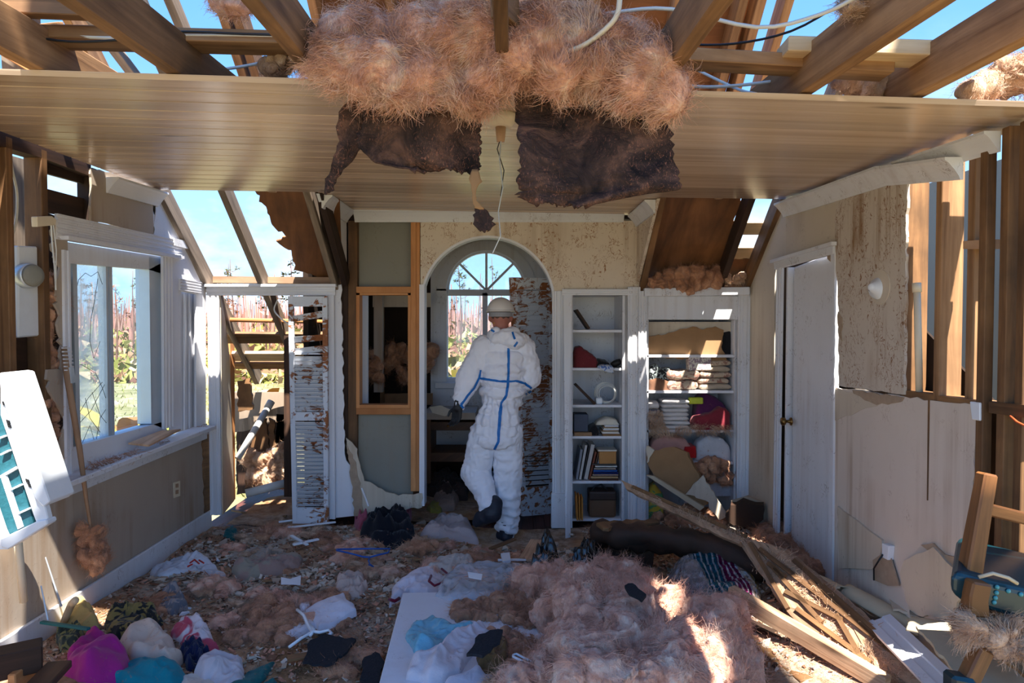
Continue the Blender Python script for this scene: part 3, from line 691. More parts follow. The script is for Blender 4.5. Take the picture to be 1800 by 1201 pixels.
for (x0, x1, m, z0, dx) in ((1592, 1630, 'stud', .72, 0), (1652, 1692, 'rafter', .72, 0), (1696, 1714, 'rafter', .72, .03), (1735, 1752, 'stud', -.02, -.01), (1752, 1768, 'darkwood', -.02, .05), (1768, 1793, 'stud', -.02, 0), (1800, 1836, 'stud', -.02, 0), ):
    D = (XR+.005)*F/(x0-900); dp = (x1-x0)*D/F
    MB().b2((XR+.005+dx, D, z0), (XR+.005+dx+dp, D+.042, zc(XR, D)-.02)).build('stud', M[m], wr, bev=.003)
MB().b2((3.3, 2.2, -.1), (3.33, 8, 2.7)).build('next_room_wall', M['greypanel'], wr)
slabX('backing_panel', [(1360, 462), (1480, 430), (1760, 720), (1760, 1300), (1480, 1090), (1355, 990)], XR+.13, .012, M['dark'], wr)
slabX('stain_crack', [(1631, 702), (1634, 702), (1631, 880), (1629, 880)], XR-.002, .004, M['stud'], wr)
slabX('blocking', [(1586, 686), (1722, 706), (1722, 722), (1586, 700)], XR+.005, .09, M['stud'], wr)
slabX('blocking', [(1738, 706), (1830, 715), (1830, 738), (1738, 726)], XR+.002, .09, M['stud'], wr)
slabX('blocking', [(1693, 424), (1734, 421), (1734, 438), (1693, 438)], XR+.01, .09, M['lath'], wr)
slabX('sill_plate', [(1716, 1000), (1800, 1050), (1800, 1075), (1716, 1022)], XR+.0, .1, M['stud'], wr)
crn = struct('trim_2')
crown('crown_moulding', PX(1380, 358, XR), PX(1566, 292, XR), (-1, 0, 0), crn, 'white', 1.0)
crown('crown_moulding', PX(1566, 293, XR), PX(1694, 276, XR), (-1, 0, 0), crn, 'white', 1.0)
crown('crown_moulding', PX(1590, 285, XR+.01), PX(1760, 230, XR+.01), (-1, 0, 0), crn, 'white', .85)
# door_1 in the right wall
d1 = struct('door_1')
slabX('door_leaf', [(1396, 470), (1462, 445), (1458, 1050), (1390, 1010)], XR+.03, .035, M['white'], d1, bev=.003)
fluted('door_casing', PX(1374, 470, XR), PX(1366, 985, XR), (-1, 0, 0), (0, 1, 0), 'white', d1, .085, 2)
MB().b2(PX(1385, 470, XR+.0), PX(1390, 1000, XR+.05)).build('door_jamb', M['white'], d1)
slabX('door_head', [(1359, 458), (1464, 428), (1464, 446), (1361, 474)], XR-.02, .03, M['white'], d1, bev=.004)
MB().beam(PX(1357, 460, XR-.03), PX(1466, 428, XR-.03), .03, .02).build('door_head', M['white'], d1)
slabX('door_casing', [(1460, 446), (1467, 444), (1462, 1050), (1455, 1045)], XR-.012, .03, M['white'], d1)
kn = PX(1391, 741, XR)
MB().lathe(kn, [(.026, .0), (.026, .006), (.011, .010), (.010, .035), (.022, .040), (.028, .052), (.024, .064), (.006, .068)], (-1, 0, 0)).build('door_knob', M['brass'], d1, True)

# back wall: closets, arch, niches
wb = struct('wall_back')
arch = [(857.5+114.5*math.cos(a), 532-114*math.sin(a)) for a in [PI*k/28 for k in range(29)]]
slabY('plaster_wall', [(739, 388), (1124, 388), (1124, 512), (1008, 512), (985, 512), (985, 925), (972, 925)]+arch+[(743, 540), (739, 532)], YB, .10, M['backwall'], wb)
for pts in (arch,):
    ap = [PY(x, y, YB-.004) for x, y in pts]; ap2 = [PY(857.5+(x-857.5)*1.035, 532-(532-y)*1.035, YB-.004) for x, y in pts]
    mb_ = MB()
    for i in range(len(ap)-1): mb_.prism([ap[i], ap[i+1], ap2[i+1], ap2[i]], (0, .11, 0))
    mb_.build('arch_trim', M['whiteclean'], wb)
rectY('arch_jamb', 737, 500, 746, 890, YB-.02, .14, M['whiteclean'], wb)
fluted('pilaster', PY(982, 512, YB), PY(982, 922, YB), (0, -1, 0), (1, 0, 0), 'white', wb, .10, 2)
MB().b2(PY(969, 868, YB-.03), PY(994, 926, YB+.02)).build('pilaster_base', M['white'], wb, bev=.006)
crown('crown_moulding', PY(624, 371, YB), PY(1096, 371, YB), (0, -1, 0), wb, 'white', .95)
# cheeks of the dormer
for X, m in ((-1.255, 'white'), (.945, 'backwall')):
    MB().prism([(X, 4.47, zc(X, 4.47)-.005), (X, YB, zc(X, YB)-.005), (X, YB, zr(YB)+.03)], (-.02 if X < 0 else .02, 0, 0)).build('dormer_cheek', M[m], wb)
    crown('crown_moulding', (X, 4.52, zc(X, 4.5)-.004), (X, YB-.02, zc(X, YB)-.004), (1 if X < 0 else -1, 0, 0), wb, 'white', .95)
slabY('drywall_edge', [(1096, 388), (1112, 388), (1112, 506), (1096, 506)], YB+.005, .09, M['backwall'], wb)
# stud bay with the interior frame
for x0, x1, y0, y1, m, z in ((612, 628, 388, 862, 'stud', .02), (722, 731, 390, 864, 'orange', .0), (731, 738, 390, 864, 'orange', .012), (597, 612, 496, 822, 'darkwood', .03)):
    rectY('stud', x0, y0, x1, y1, YB+z, .09, M[m], wb, bev=.002)
rectY('blocking', 626, 504, 722, 515, YB, .09, M['orange'], wb, bev=.002)
rectY('blocking', 626, 718, 722, 729, YB, .09, M['orange'], wb, bev=.002)
for q in ((626, 514, 632, 719), (717, 514, 723, 719), (626, 514, 723, 519), (626, 712, 723, 719)): rectY('frame_liner', *q, YB+.01, .10, M['orange'], wb)
rectY('backing_panel', 624, 366, 726, 508, YB+.08, .012, M['greypanel'], wb)
rectY('backing_panel', 624, 726, 726, 880, YB+.06, .012, M['greypanel'], wb)
slabY('plaster_wall', rag([(600, 500), (604, 720), (606, 800), (622, 830), (640, 850), (642, 905), (578, 912), (578, 520), (584, 505)], 2, 8, 6, (5, 6, 7)), YB-.012, .014, M['whiteclean'], wb)
slabY('plaster_wall', rag([(608, 770), (628, 790), (640, 846), (665, 858), (700, 872), (742, 868), (742, 892), (640, 905), (622, 850)], 2.5, 7, 7), YB-.03, .012, M['drywall2'], wb)
slabY('gypsum_patch', rag([(610, 780), (620, 800), (634, 850), (640, 905), (622, 908), (618, 850)], 2, 7, 8), YB-.034, .012, M['gyp'], wb)
# left closet surround
fluted('closet_head', PY(364, 511, YB-.03), PY(590, 511, YB-.03), (0, -1, 0), (0, 0, 1), 'whiteclean', wb, .075, 2)
MB().beam(PY(362, 502, YB-.05), PY(592, 502, YB-.05), .07, .02).build('closet_head_cap', M['whiteclean'], wb)
MB().beam(PY(362, 492, YB+.08), PY(604, 494, YB+.08), .1, .05).build('wall_plate', M['lath'], wb)
fluted('closet_casing', PY(376, 520, YB-.03), PY(381, 905, YB-.03), (0, -1, 0), (1, 0, 0), 'whiteclean', wb, .085, 2)
fluted('closet_casing', PY(581, 520, YB-.03), PY(583, 912, YB-.03), (0, -1, 0), (1, 0, 0), 'whiteclean', wb, .06, 1)
MB().prism([PY(388, 520, YB+.0), PY(392, 905, YB), PY(412, 880, 5.75), PY(404, 630, 5.75), PY(396, 560, 5.45)], (-.015, 0, 0)).build('closet_side_wall', M['drywall2'], wb)
# bookcase and linen closet carcass
fluted('closet_casing', PY(1114, 505, YB-.02), PY(1114, 918, YB-.02), (0, -1, 0), (1, 0, 0), 'white', wb, .095, 2)
fluted('closet_casing', PY(1129, 512, YB-.035), PY(1127, 918, YB-.035), (0, -1, 0), (1, 0, 0), 'white', wb, .06, 2)
fluted('closet_head', PY(988, 514, YB-.02), PY(1120, 514, YB-.02), (0, -1, 0), (0, 0, 1), 'white', wb, .045, 1)
fluted('closet_casing', PY(1309, 506, YB-.02), PY(1305, 880, YB-.02), (0, -1, 0), (1, 0, 0), 'white', wb, .1, 2)
rectY('closet_head', 1134, 520, 1300, 562, YB-.02, .02, M['white'], wb, bev=.003)
MB().beam(PY(1132, 514, YB-.05), PY(1316, 512, YB-.05), .06, .06).build('closet_head_cap', M['white'], wb, bev=.004)
YC = 5.62
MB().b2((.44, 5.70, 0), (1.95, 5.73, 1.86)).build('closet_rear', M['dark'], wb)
rectY('closet_return', 1094, 515, 1140, 930, YB+.02, .02, M['white'], wb)
rectY('closet_return', 1291, 515, 1322, 945, YB+.0, .02, M['white'], wb)
def YZ(py, Y): return PY(900, py, Y).z
def carcass(x0, x1, top, ys, mat, back):
    a = PY(x0, 600, YB).x; b = PY(x1, 600, YB).x
    MB().b2((a-.02, YB, 0), (a, YC, YZ(top, YB))).build('closet_side_wall', M[mat], wb); MB().b2((b, YB, 0), (b+.02, YC, YZ(top, YB))).build('closet_side_wall', M[mat], wb)
    MB().b2((a-.02, YC, 0), (b+.02, YC+.02, YZ(top, YB)+.05)).build('closet_back_wall', M[back], wb)
    MB().b2((a-.02, YB, YZ(top, YB)), (b+.02, YC, YZ(top, YB)+.02)).build('closet_top', M[mat], wb)
    for y in ys: MB().b2((a, YB+.02, YZ(y, YB+.02)-.02), (b, YC, YZ(y, YB+.02))).build('shelf', M['whiteclean'], wb, bev=.002)
carcass(1007, 1094, 519, (580, 647, 712, 767, 846, 912), 'white', 'white')
carcass(1138, 1292, 562, (624, 687, 756, 812), 'white', 'white')
# alcove behind the arch
al = struct('wall_dormer')
YA = 6.6
wx = 855.; wrd = 70.; spr = 511.
aw = [(wx+wrd*math.cos(a), spr-wrd*math.sin(a)) for a in [PI*k/24 for k in range(25)]]
slabY('plaster_wall', [(757, 395), (990, 395), (990, 800), (925, 800), (925, spr)]+aw[1:-1]+[(wx-wrd, spr), (785, 670), (925, 670), (925, 800), (757, 800)], YA, .1, M['white'], al)
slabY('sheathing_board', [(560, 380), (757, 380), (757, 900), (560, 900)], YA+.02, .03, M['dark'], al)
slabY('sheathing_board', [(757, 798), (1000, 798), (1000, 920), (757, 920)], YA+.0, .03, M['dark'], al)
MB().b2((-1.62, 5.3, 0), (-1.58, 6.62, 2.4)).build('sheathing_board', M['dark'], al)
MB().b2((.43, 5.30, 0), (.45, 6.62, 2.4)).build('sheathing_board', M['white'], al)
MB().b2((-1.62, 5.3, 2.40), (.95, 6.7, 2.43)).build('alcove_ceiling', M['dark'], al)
rectY('upper_panel', 655, 515, 757, 540, 6.4, .02, M['drywall2'], al)
rectY('stud', 630, 515, 646, 720, 5.55, .04, M['whiteclean'], al); rectY('stud', 657, 515, 672, 690, 6.0, .06, M['drywallL'], al); rectY('stud', 668, 540, 674, 715, 6.3, .06, M['stud'], al)
rectY('fallen_plank', 676, 692, 760, 712, 6.35, .04, M['joist'], al)
fluff('insulation', blobs_px([(648, 610), (672, 640), (668, 668), (650, 662)], 6.0, (.04, .06), 9, 3)+blobs_px([(672, 612), (760, 612), (768, 650), (740, 648), (716, 666), (690, 650), (672, 660)], 6.45, (.05, .08), 16, 4), M['pinkb'], al, 2400, .08)
MB().b2((-1.62, 5.14, 2.462), (1.0, 6.75, 2.50)).build('dormer_roof', M['ply'], al)  # unseen slab over the alcove, added to keep sun off the stud bay panel
# window_2: arched window
w2 = struct('window_2')
def ring(r0, r1, Y, th, mat, name):
    mb_ = MB()
    for k in range(24):
        a, b = PI*k/24, PI*(k+1)/24
        mb_.prism([PY(wx+r*math.cos(t), spr-r*math.sin(t), Y) for r, t in ((r0, a), (r0, b), (r1, b), (r1, a))], (0, th, 0))
    mb_.build(name, M[mat], w2)
ring(66, 71, YA+.03, .05, 'whiteclean', 'window_frame'); ring(71, 88, YA-.015, .02, 'white', 'window_casing')
rectY('window_casing', 767, 508, 785, 676, YA-.015, .02, M['white'], w2); rectY('window_casing', 925, 508, 943, 676, YA-.015, .02, M['white'], w2)
for q in ((782, 508, 787, 672), (923, 508, 928, 672), (783, 664, 927, 671), (783, 509, 927, 520), (848, 515, 857, 668)): rectY('window_frame', *q, YA+.03, .05, M['whiteclean'], w2)
for a in (PI/4, PI/2, 3*PI/4): MB().beam(PY(wx, spr, YA+.05), PY(wx+67*math.cos(a), spr-67*math.sin(a), YA+.05), .022, .03, (0, 1, 0)).build('muntin', M['whiteclean'], w2)
MB().b2(PY(764, 673, YA-.06), PY(946, 682, YA+.02)).build('window_sill', M['whiteclean'], w2, bev=.004)
rectY('window_apron', 768, 682, 942, 696, YA-.02, .02, M['whiteclean'], w2)
rectY('glass_pane', 786, 518, 850, 666, YA+.055, .004, M['glass'], w2); rectY('glass_pane', 856, 518, 925, 666, YA+.055, .004, M['glass'], w2)
for k in range(4):
    ps = [(wx, spr)]+[(wx+67*math.cos(PI/4*k+PI/4*j/6), spr-67*math.sin(PI/4*k+PI/4*j/6)) for j in range(7)]
    slabY('glass_pane', ps, YA+.055, .004, M['glass'], w2)
tag(w2, kind='structure')
# debris mat on the floor
def debris(x0, x1, y0, y1, lab):
    nx, ny = int((x1-x0)/.022), int((y1-y0)/.02); x = np.linspace(x0, x1, nx); y = np.linspace(y0, y1, ny); X, Y = np.meshgrid(x, y)
    Z = ZD(X, Y).reshape(X.shape)
    V = np.column_stack([X.ravel(), Y.ravel(), Z.ravel()]); a = (np.arange(ny-1)[:, None]*nx+np.arange(nx-1)).ravel()
    if 'litter' in M: return tag(objm('floor_debris', npmesh('floor_debris', V, np.column_stack([a, a+1, a+nx+1, a+nx])), M['litter']), lab, 'debris', kind='stuff')
    t = NT('trampled insulation and plaster'); M['litter'] = t.m; o = t.coord()
    f = t.noise(o, 4.5, 6, .65, .7); c = t.ramp(f, (.3, S(108, 82, 60)), (.44, S(180, 136, 98)), (.58, S(212, 168, 128)), (.72, S(220, 200, 172)))
    c = t.mix(t.ramp(t.noise(o, 1.6, 4), (.42, 0.), (.6, .75)), c, t.ramp(t.noise(o, 12, 5, .7), (.35, S(130, 106, 88)), (.6, S(222, 206, 188))))
    t.bump(t.noise(o, 30, 6, .7, 1), 1.0, .03)
    return tag(objm('floor_debris', npmesh('floor_debris', V, np.column_stack([a, a+1, a+nx+1, a+nx])), t.fin(c, .95, .15)), lab, 'debris', kind='stuff')
debris(XL+.025, XR-.03, 1.3, 5.19, 'trampled brown and pink insulation litter covering the floor'); debris(-2.2, -1.5, 5.22, 6.1, 'sunlit litter on the closet floor behind the louvred leaf'); debris(-1.2, -.1, 5.33, 6.5, 'dark litter on the floor behind the arch'); debris(.94, 1.68, 5.22, 5.6, 'litter on the linen closet floor')
# ------------------------------------------------------------------ attic: torn batts, wires, tufts
def batt(label, loc, rows, fl_poly, D, seed, nb, flap=None):
    t = thing('insulation_batt', label, 'insulation', loc)
    drape('paper_backing', rows, M['tar'], t, 44, 30, 2.5, .05, seed, .006, .02)
    if flap: drape('torn_flap', flap, M['tar'], t, 20, 6, 2.5, .04, seed+1, .005)
    fluff('insulation_wool', blobs_px(fl_poly, D, (.045, .09), nb, seed, .08), M['pink'], t, 15000, .085, .0013, seed, .10, .42, .85)
    return t
ba = batt('torn pink batt beside the lamp base, its black paper in a short ragged sheet', PY(720, 150, 2.36),
     [(128, 640, 838, 2.36), (165, 648, 842, 2.33), (215, 640, 845, 2.30), (250, 625, 845, 2.30), (285, 655, 842, 2.30), (300, 730, 838, 2.31)],
     [(578, 60), (612, 46), (680, 60), (740, 32), (800, 40), (850, 34), (862, 80), (868, 130), (838, 172), (790, 152), (700, 150), (650, 132), (590, 112)], 2.24, 11, 72,
     [(150, 640, 662, 2.34), (200, 598, 640, 2.36), (250, 596, 640, 2.38), (285, 588, 622, 2.4), (315, 574, 596, 2.42), (342, 570, 580, 2.43)])
bb = batt('wide pink batt with a long sheet of black paper reaching lowest', PY(1040, 150, 2.36),
     [(110, 905, 1140, 2.36), (165, 905, 1165, 2.30), (240, 910, 1182, 2.25), (300, 912, 1196, 2.22), (330, 912, 1200, 2.21), (345, 915, 1110, 2.21), (362, 940, 1030, 2.21)],
     [(892, 70), (940, 42), (1000, 52), (1060, 62), (1100, 60), (1130, 90), (1165, 120), (1178, 175), (1120, 160), (1050, 140), (980, 120), (910, 112)], 2.22, 23, 78)
drape('paper_curl', [(112, 560, 700, 2.36), (132, 580, 655, 2.36), (146, 640, 660, 2.36)], M['tar'], ba, 8, 10, 2, .02, 4)
tl = thing('torn_paper_strip', 'twisted black paper tail dangling under the shorter torn batt', 'paper', PY(850, 350, 2.33))
drape('strip', [(298, 828, 842, 2.31), (318, 826, 846, 2.31), (335, 830, 838, 2.31), (352, 830, 836, 2.31), (368, 834, 852, 2.31)], M['card'], tl, 14, 4, 1, .02, 3)
drape('torn_end', [(366, 836, 852, 2.31), (380, 832, 864, 2.31), (398, 834, 870, 2.31), (408, 846, 860, 2.31)], M['tar'], tl, 10, 6, 2, .03, 5)
# lamp holder with its wires
lp = PY(880, 158, 2.62); lp.z = zc(lp.x, lp.y)
lh = thing('ceiling_lamp_holder', 'round white porcelain lamp holder on the ceiling between the two torn batts', 'lamp holder', lp)
MB().lathe(lp, [(.062, 0), (.066, -.012), (.062, -.026), (.046, -.046), (.042, -.05), (.026, -.05)], n=28).build('porcelain_base', M['cream'], lh, True)
MB().lathe(lp+Vector((0, 0, -.05)), [(.02, 0), (.018, -.03), (.015, -.055)], n=14).build('socket', M['lath'], lh, True)
ww = lp+Vector((0, 0, -.1))
MB().tube([ww+Vector((0, 0, 0)), PY(882, 235, 2.62), PY(878, 280, 2.60), PY(884, 330, 2.6), PY(876, 372, 2.6), PY(880, 415, 2.58), PY(866, 445, 2.6)], .0022, 5).build('hanging_wire', M['metal'], lh)
MB().tube([ww+Vector((.004, 0, 0)), PY(886, 225, 2.62), PY(874, 262, 2.62), PY(886, 300, 2.62), PY(880, 345, 2.61)], .002, 5).build('hanging_wire', M['wireb'], lh)
def wire(label, pts, r, mat, n=4):
    c = [Vector(p) for p in pts]; out = []
    for i in range(len(c)-1):
        p0, p1, p2, p3 = c[max(i-1, 0)], c[i], c[i+1], c[min(i+2, len(c)-1)]
        for k in range(n):
            t = k/n; out.append(.5*((2*p1)+(p2-p0)*t+(2*p0-5*p1+4*p2-p3)*t*t+(3*p1-p0-3*p2+p3)*t**3))
    out.append(c[-1])
    o = MB().tube(out, r, 6).build('cable', M[mat], None, True); return tag(o, label, 'cable')
wire('white cable running along the top of the cross board over the window side', [PY(-40, 52, 2.40), PY(0, 53, 2.38), PY(110, 62, 2.38), PY(210, 67, 2.38), PY(330, 62, 2.39), PY(515, 64, 2.40)], .006, 'wire')
wire('thin black cable sagging over the cross board on the window side', [PY(-30, 55, 2.36), PY(40, 62, 2.36), PY(120, 73, 2.36), PY(210, 70, 2.36), PY(300, 56, 2.37), PY(430, 60, 2.38), PY(510, 62, 2.38)], .004, 'wireb')
wire('grey cable stretched high between the joists above the long black paper', [PY(880, 38, 2.5), PY(960, 42, 2.4), PY(1080, 22, 2.3), PY(1180, 16, 2.2), PY(1330, 48, 2.1), PY(1440, 26, 2.0), PY(1510, -8, 1.9)], .006, 'wire')
wire('black cable looping below the grey cable between the joists', [PY(1120, 72, 2.5), PY(1200, 78, 2.4), PY(1290, 77, 2.3), PY(1390, 55, 2.15), PY(1480, 5, 2.0), PY(1500, -10, 1.9)], .004, 'wireb')
wire('thick yellowish cable bent over the pink wool of the wide batt', [PY(1090, -20, 2.1), PY(1085, 25, 2.1), PY(1060, 55, 2.11), PY(1025, 80, 2.12), PY(990, 92, 2.12), PY(975, 85, 2.13)], .0085, 'cream')
wire('white cable lying over the pink wool of the shorter batt', [PY(745, 68, 2.14), PY(790, 66, 2.14), PY(830, 60, 2.16), PY(862, 44, 2.2)], .006, 'wire')
wire('white cable crossing the gap by the lit plywood sheet', [PY(1205, 112, 2.9), PY(1250, 135, 2.8), PY(1300, 158, 2.7), PY(1330, 165, 2.6)], .006, 'wire')
wire('white cable lying low behind the board edge beside the long paper', [PY(1180, 148, 2.6), PY(1240, 153, 2.6), PY(1300, 150, 2.6), PY(1360, 143, 2.6)], .006, 'wire')
wire('white cable hung with wool tufts by the shorter batt', [PY(365, 125, 2.8), PY(420, 118, 2.7), PY(470, 108, 2.6), PY(525, 92, 2.5)], .006, 'wire')
wire('grey cable curving down inside the opening beside the meter box', [PX(16, 262, XL-.04), PX(22, 300, XL-.04), PX(30, 340, XL-.04), PX(28, 390, XL-.04), PX(14, 440, XL-.04), PX(12, 470, XL-.03)], .006, 'wire')
def tuft(label, poly, D, n, seed, mat='pink', r=(.025, .05), ns=900, L=.06, group=None, floor=None):
    o = fluff('insulation_tuft', blobs_px(poly, D, r, n, seed, .04, floor), M[mat], None, ns, L, .0011, seed, .08)
    return tag(o, label, 'insulation', group)
def wisps(label, poly, D, n, seed, mat='pale', L=.055):
    P = np.array([tuple(p) for p, _ in blobs_px(poly, D, (.01, .01), int(n/1.7), seed, .015)]); P = P[vn(P, 30, seed) > -.35]
    V, q = strand_mesh(P, np.tile([0, -1., 0], (len(P), 1)), L, .0013, seed, .16, 4, .6)
    return tag(objm('insulation_wisps', npmesh('insulation_wisps', V, q), M[mat]), label, 'insulation', kind='stuff')
tuft('small pink tuft caught on the high rafter over the window side', [(388, -10), (422, -10), (424, 12), (400, 18)], 2.4, 6, 31)
tuft('pink tuft wrapped on the white cable by the shorter batt', [(450, 112), (525, 92), (540, 122), (470, 126)], 2.55, 10, 32, 'pale', (.012, .02), 900, .05)
tuft('pink tuft hanging at the top of the big sloping joist', [(1490, -5), (1560, -5), (1552, 30), (1510, 40), (1494, 20)], 2.0, 10, 33, 'pale', (.02, .035))
tuft('sunlit pink bundle on the ceiling between the two sloping joists', [(1482, 140), (1500, 120), (1540, 122), (1572, 145), (1570, 156), (1475, 156)], 2.60, 14, 34, 'pale', (.03, .05), 1500)
tuft('sunlit pink wool on the ceiling at the far corner over the studs', [(1690, 152), (1730, 138), (1800, 110), (1860, 100), (1860, 155), (1700, 160)], 2.44, 20, 35, 'pale', (.03, .05), 1800)
tuft('brown pink wool spilling over the linen closet head', [(1140, 490), (1180, 482), (1262, 474), (1264, 498), (1230, 508), (1150, 512)], 5.16, 34, 36, 'pinkb', (.03, .05), 3500, .06)
tuft('wisp of wool at the closet head beside the cheek', [(1270, 488), (1310, 484), (1308, 494), (1275, 496)], 5.16, 6, 37, 'pale', (.015, .03), 400, .05)
fp = thing('roofing_felt', 'scrap of black roofing felt flapping at the roof edge', 'roofing felt', PY(940, 10, 3.0))
drape('felt', [(-6, 900, 985, 3.0), (8, 905, 992, 2.97), (18, 918, 975, 2.95), (28, 945, 965, 2.94)], M['tar'], fp, 10, 8, 2, .04, 8)
drape('felt', [(0, 895, 930, 3.02), (20, 892, 918, 3.02), (38, 890, 905, 3.02)], M['tar'], fp, 8, 5, 2, .03, 9)

# ------------------------------------------------------------------ window wall objects
p = PX(38, 520, XL-.02)
mt = thing('electric_meter_box', 'white metal box with a round grey meter between the studs', 'meter box', p)
slabX('box', [(14, 432), (58, 434), (60, 590), (14, 594)], XL-.09, .05, M['acwhite'], mt, bev=.006)
mc = PX(42, 485, XL-.04)
MB().lathe(mc, [(.055, 0), (.06, .005), (.06, .05), (.055, .06)], (1, -.35, 0), 24).build('meter_ring', M['metal'], mt, True)
MB().lathe(mc+Vector((1, -.35, 0)).normalized()*.06, [(.054, 0), (.05, .012), (.03, .018)], (1, -.35, 0), 24).build('meter_face', M['greypanel'], mt, True)
# wall outlet
ou = thing('wall_outlet', 'beige wall outlet plate low on the window wall', 'outlet', PX(311, 860, XL))
slabX('plate', [(305, 849), (317, 845), (317, 872), (306, 876)], XL+.007, -.006, M['cream'], ou, bev=.002)
for y in (855, 866): slabX('socket', [(309, y-4), (314, y-5), (314, y+2), (309, y+3)], XL+.009, -.003, M['lath'], ou)
# hinge plate top of the window
hg = thing('cord_box', 'small cream plastic box with cords at the head of the sliding window', 'box', PX(78, 388, XL))
slabX('box', [(65, 381), (92, 380), (100, 386), (98, 396), (66, 399)], XL+.03, -.03, M['cream'], hg, bev=.003)
MB().tube([PX(90, 396, XL+.03), PX(92, 430, XL+.025), PX(96, 470, XL+.03), PX(98, 510, XL+.03)], .004, 6).build('cord', M['wire'], hg)
MB().tube([PX(94, 396, XL+.03), PX(99, 440, XL+.03), PX(98, 500, XL+.035)], .003, 6).build('cord', M['wire'], hg)
# blind rod hanging with wool
ro = thing('hanging_window_rod', 'broken white window rod leaning down the wall with wool at its foot', 'rod', PX(160, 960, XL+.1))
MB().tube([PX(112, 610, XL+.05), PX(118, 660, XL+.06), PX(140, 790, XL+.08), PX(152, 880, XL+.1), PX(160, 930, XL+.1), PX(176, 1000, XL+.14)], [.014, .016, .014, .010, .008, .006], 8).build('rod', M['lath'], ro, True)
for i in range(7): MB().beam(PX(110+i*.8, 612+i*6.5, XL+.065), PX(124+i*.8, 612+i*6.5, XL+.06), .012, .006).build('clip_tooth', M['white'], ro)
slabX('latch', [(120, 646), (126, 646), (130, 672), (122, 674)], XL+.07, .012, M['metal'], ro)
fluff('insulation', blobs_px([(150, 930), (176, 926), (188, 980), (180, 1000), (158, 992), (144, 965)], PX(165, 960, XL+.1).y, (.025, .04), 14, 41, .03), M['pinkb'], ro, 1200, .06)
# loose board and plaster on the sill
tag(MB().prism([PX(225, 782, XL+.03), PX(282, 760, XL+.05), PX(318, 757, XL+.09), PX(262, 786, XL+.11)], (0, 0, .012)).build('loose_board', M['lath'], bev=.002), 'thin weathered board lying loose on the window sill', 'board')
P_s = np.array([tuple(PX(x, 0, XL+.05)) for x in np.linspace(140, 350, 900)]); P_s[:, 2] = .0; P_s[:, 0] = XL+RNG.uniform(.0, .09, 900)
za, zb = PX(84, 858, XL+.04), PX(364, 751, XL+.04); P_s[:, 2] = za.z+(zb.z-za.z)*(P_s[:, 1]-za.y)/(zb.y-za.y)+.018; P_s = P_s[vn(P_s, 9, 2) > -.1]
V_s, q_s = strand_mesh(P_s, np.tile([0, 0, 1.], (len(P_s), 1)), .06, .0014, 72, .05, 4, .8)
tag(objm('insulation_wisps', npmesh('insulation_wisps', V_s, q_s), M['pinkb']), 'brown wool strewn along the ledge under the sliding window', 'insulation', kind='stuff')
slp = [(135, 828), (150, 818), (172, 812), (205, 805), (236, 792), (160, 838), (190, 826), (215, 812)]
# white pipe below the air conditioner
pp = thing('drain_pipe', 'white plastic pipe stub upright against the wall under the air conditioner', 'pipe', PX(40, 1055, XL+.04))
MB().tube([PX(30, 930, XL+.05), PX(36, 1000, XL+.05), PX(42, 1058, XL+.05)], .017, 12).build('pipe', M['cream'], pp, True)
for a, b in (((72, 1030), (84, 1090)), ((80, 980), (108, 1066))):
    MB().tube([PX(a[0], a[1], XL+.03), PX(b[0], b[1], XL+.08)], [.003, .005], 6).build('wire', M['metal'], pp)
# air conditioner hanging out of the wall, white frame, teal coils
def acq(x, y, d=0): return PY(x, y, 2.72+(x*.0012)+d)
acm = thing('air_conditioner', 'white window air conditioner tilted out of the wall with teal coils', 'air conditioner', acq(30, 950))
def acp(name, poly, d0, th, mat, **k): return MB().prism([acq(x, y, d0) for x, y in poly], (0, th, 0)).build(name, M[mat], acm, **k)
acp('coil', [(-60, 700), (0, 720), (62, 930), (2, 960), (-60, 900)], .03, .06, 'acteal')
acp('casing', [(-2, 655), (12, 657), (88, 882), (76, 892), (60, 875), (0, 690)], -.02, .16, 'acwhite', bev=.004)
acp('front_frame', [(0, 672), (16, 690), (78, 885), (85, 912), (66, 926), (58, 905), (0, 730)], .0, .03, 'acwhite', bev=.003)
acp('front_frame', [(0, 948), (62, 918), (82, 914), (84, 922), (14, 966), (0, 962)], -.01, .06, 'acwhite', bev=.004)
acp('front_frame', [(-60, 760), (0, 936), (14, 966), (0, 966), (-60, 800)], .0, .04, 'acwhite')
for x0, y0, x1, y1, w in ((0, 798, 14, 791, 3), (0, 836, 28, 820, 5), (17, 860, 36, 851, 3), (30, 902, 52, 892, 3), (-5, 770, 8, 765, 3)):
    acp('fin_bar', [(x0, y0), (x1, y1), (x1+1, y1+w), (x0+1, y0+w)], .015, .02, 'acwhite')
acp('fin_bar', [(2, 842), (7, 838), (36, 928), (31, 931)], .01, .02, 'acwhite')
for x, y in ((3, 706), (10, 738), (44, 842), (48, 850), (12, 745)):
    acp('vent_slot', [(x, y), (x+5, y+2), (x+7, y+8), (x+2, y+6)], -.004, .006, 'black')

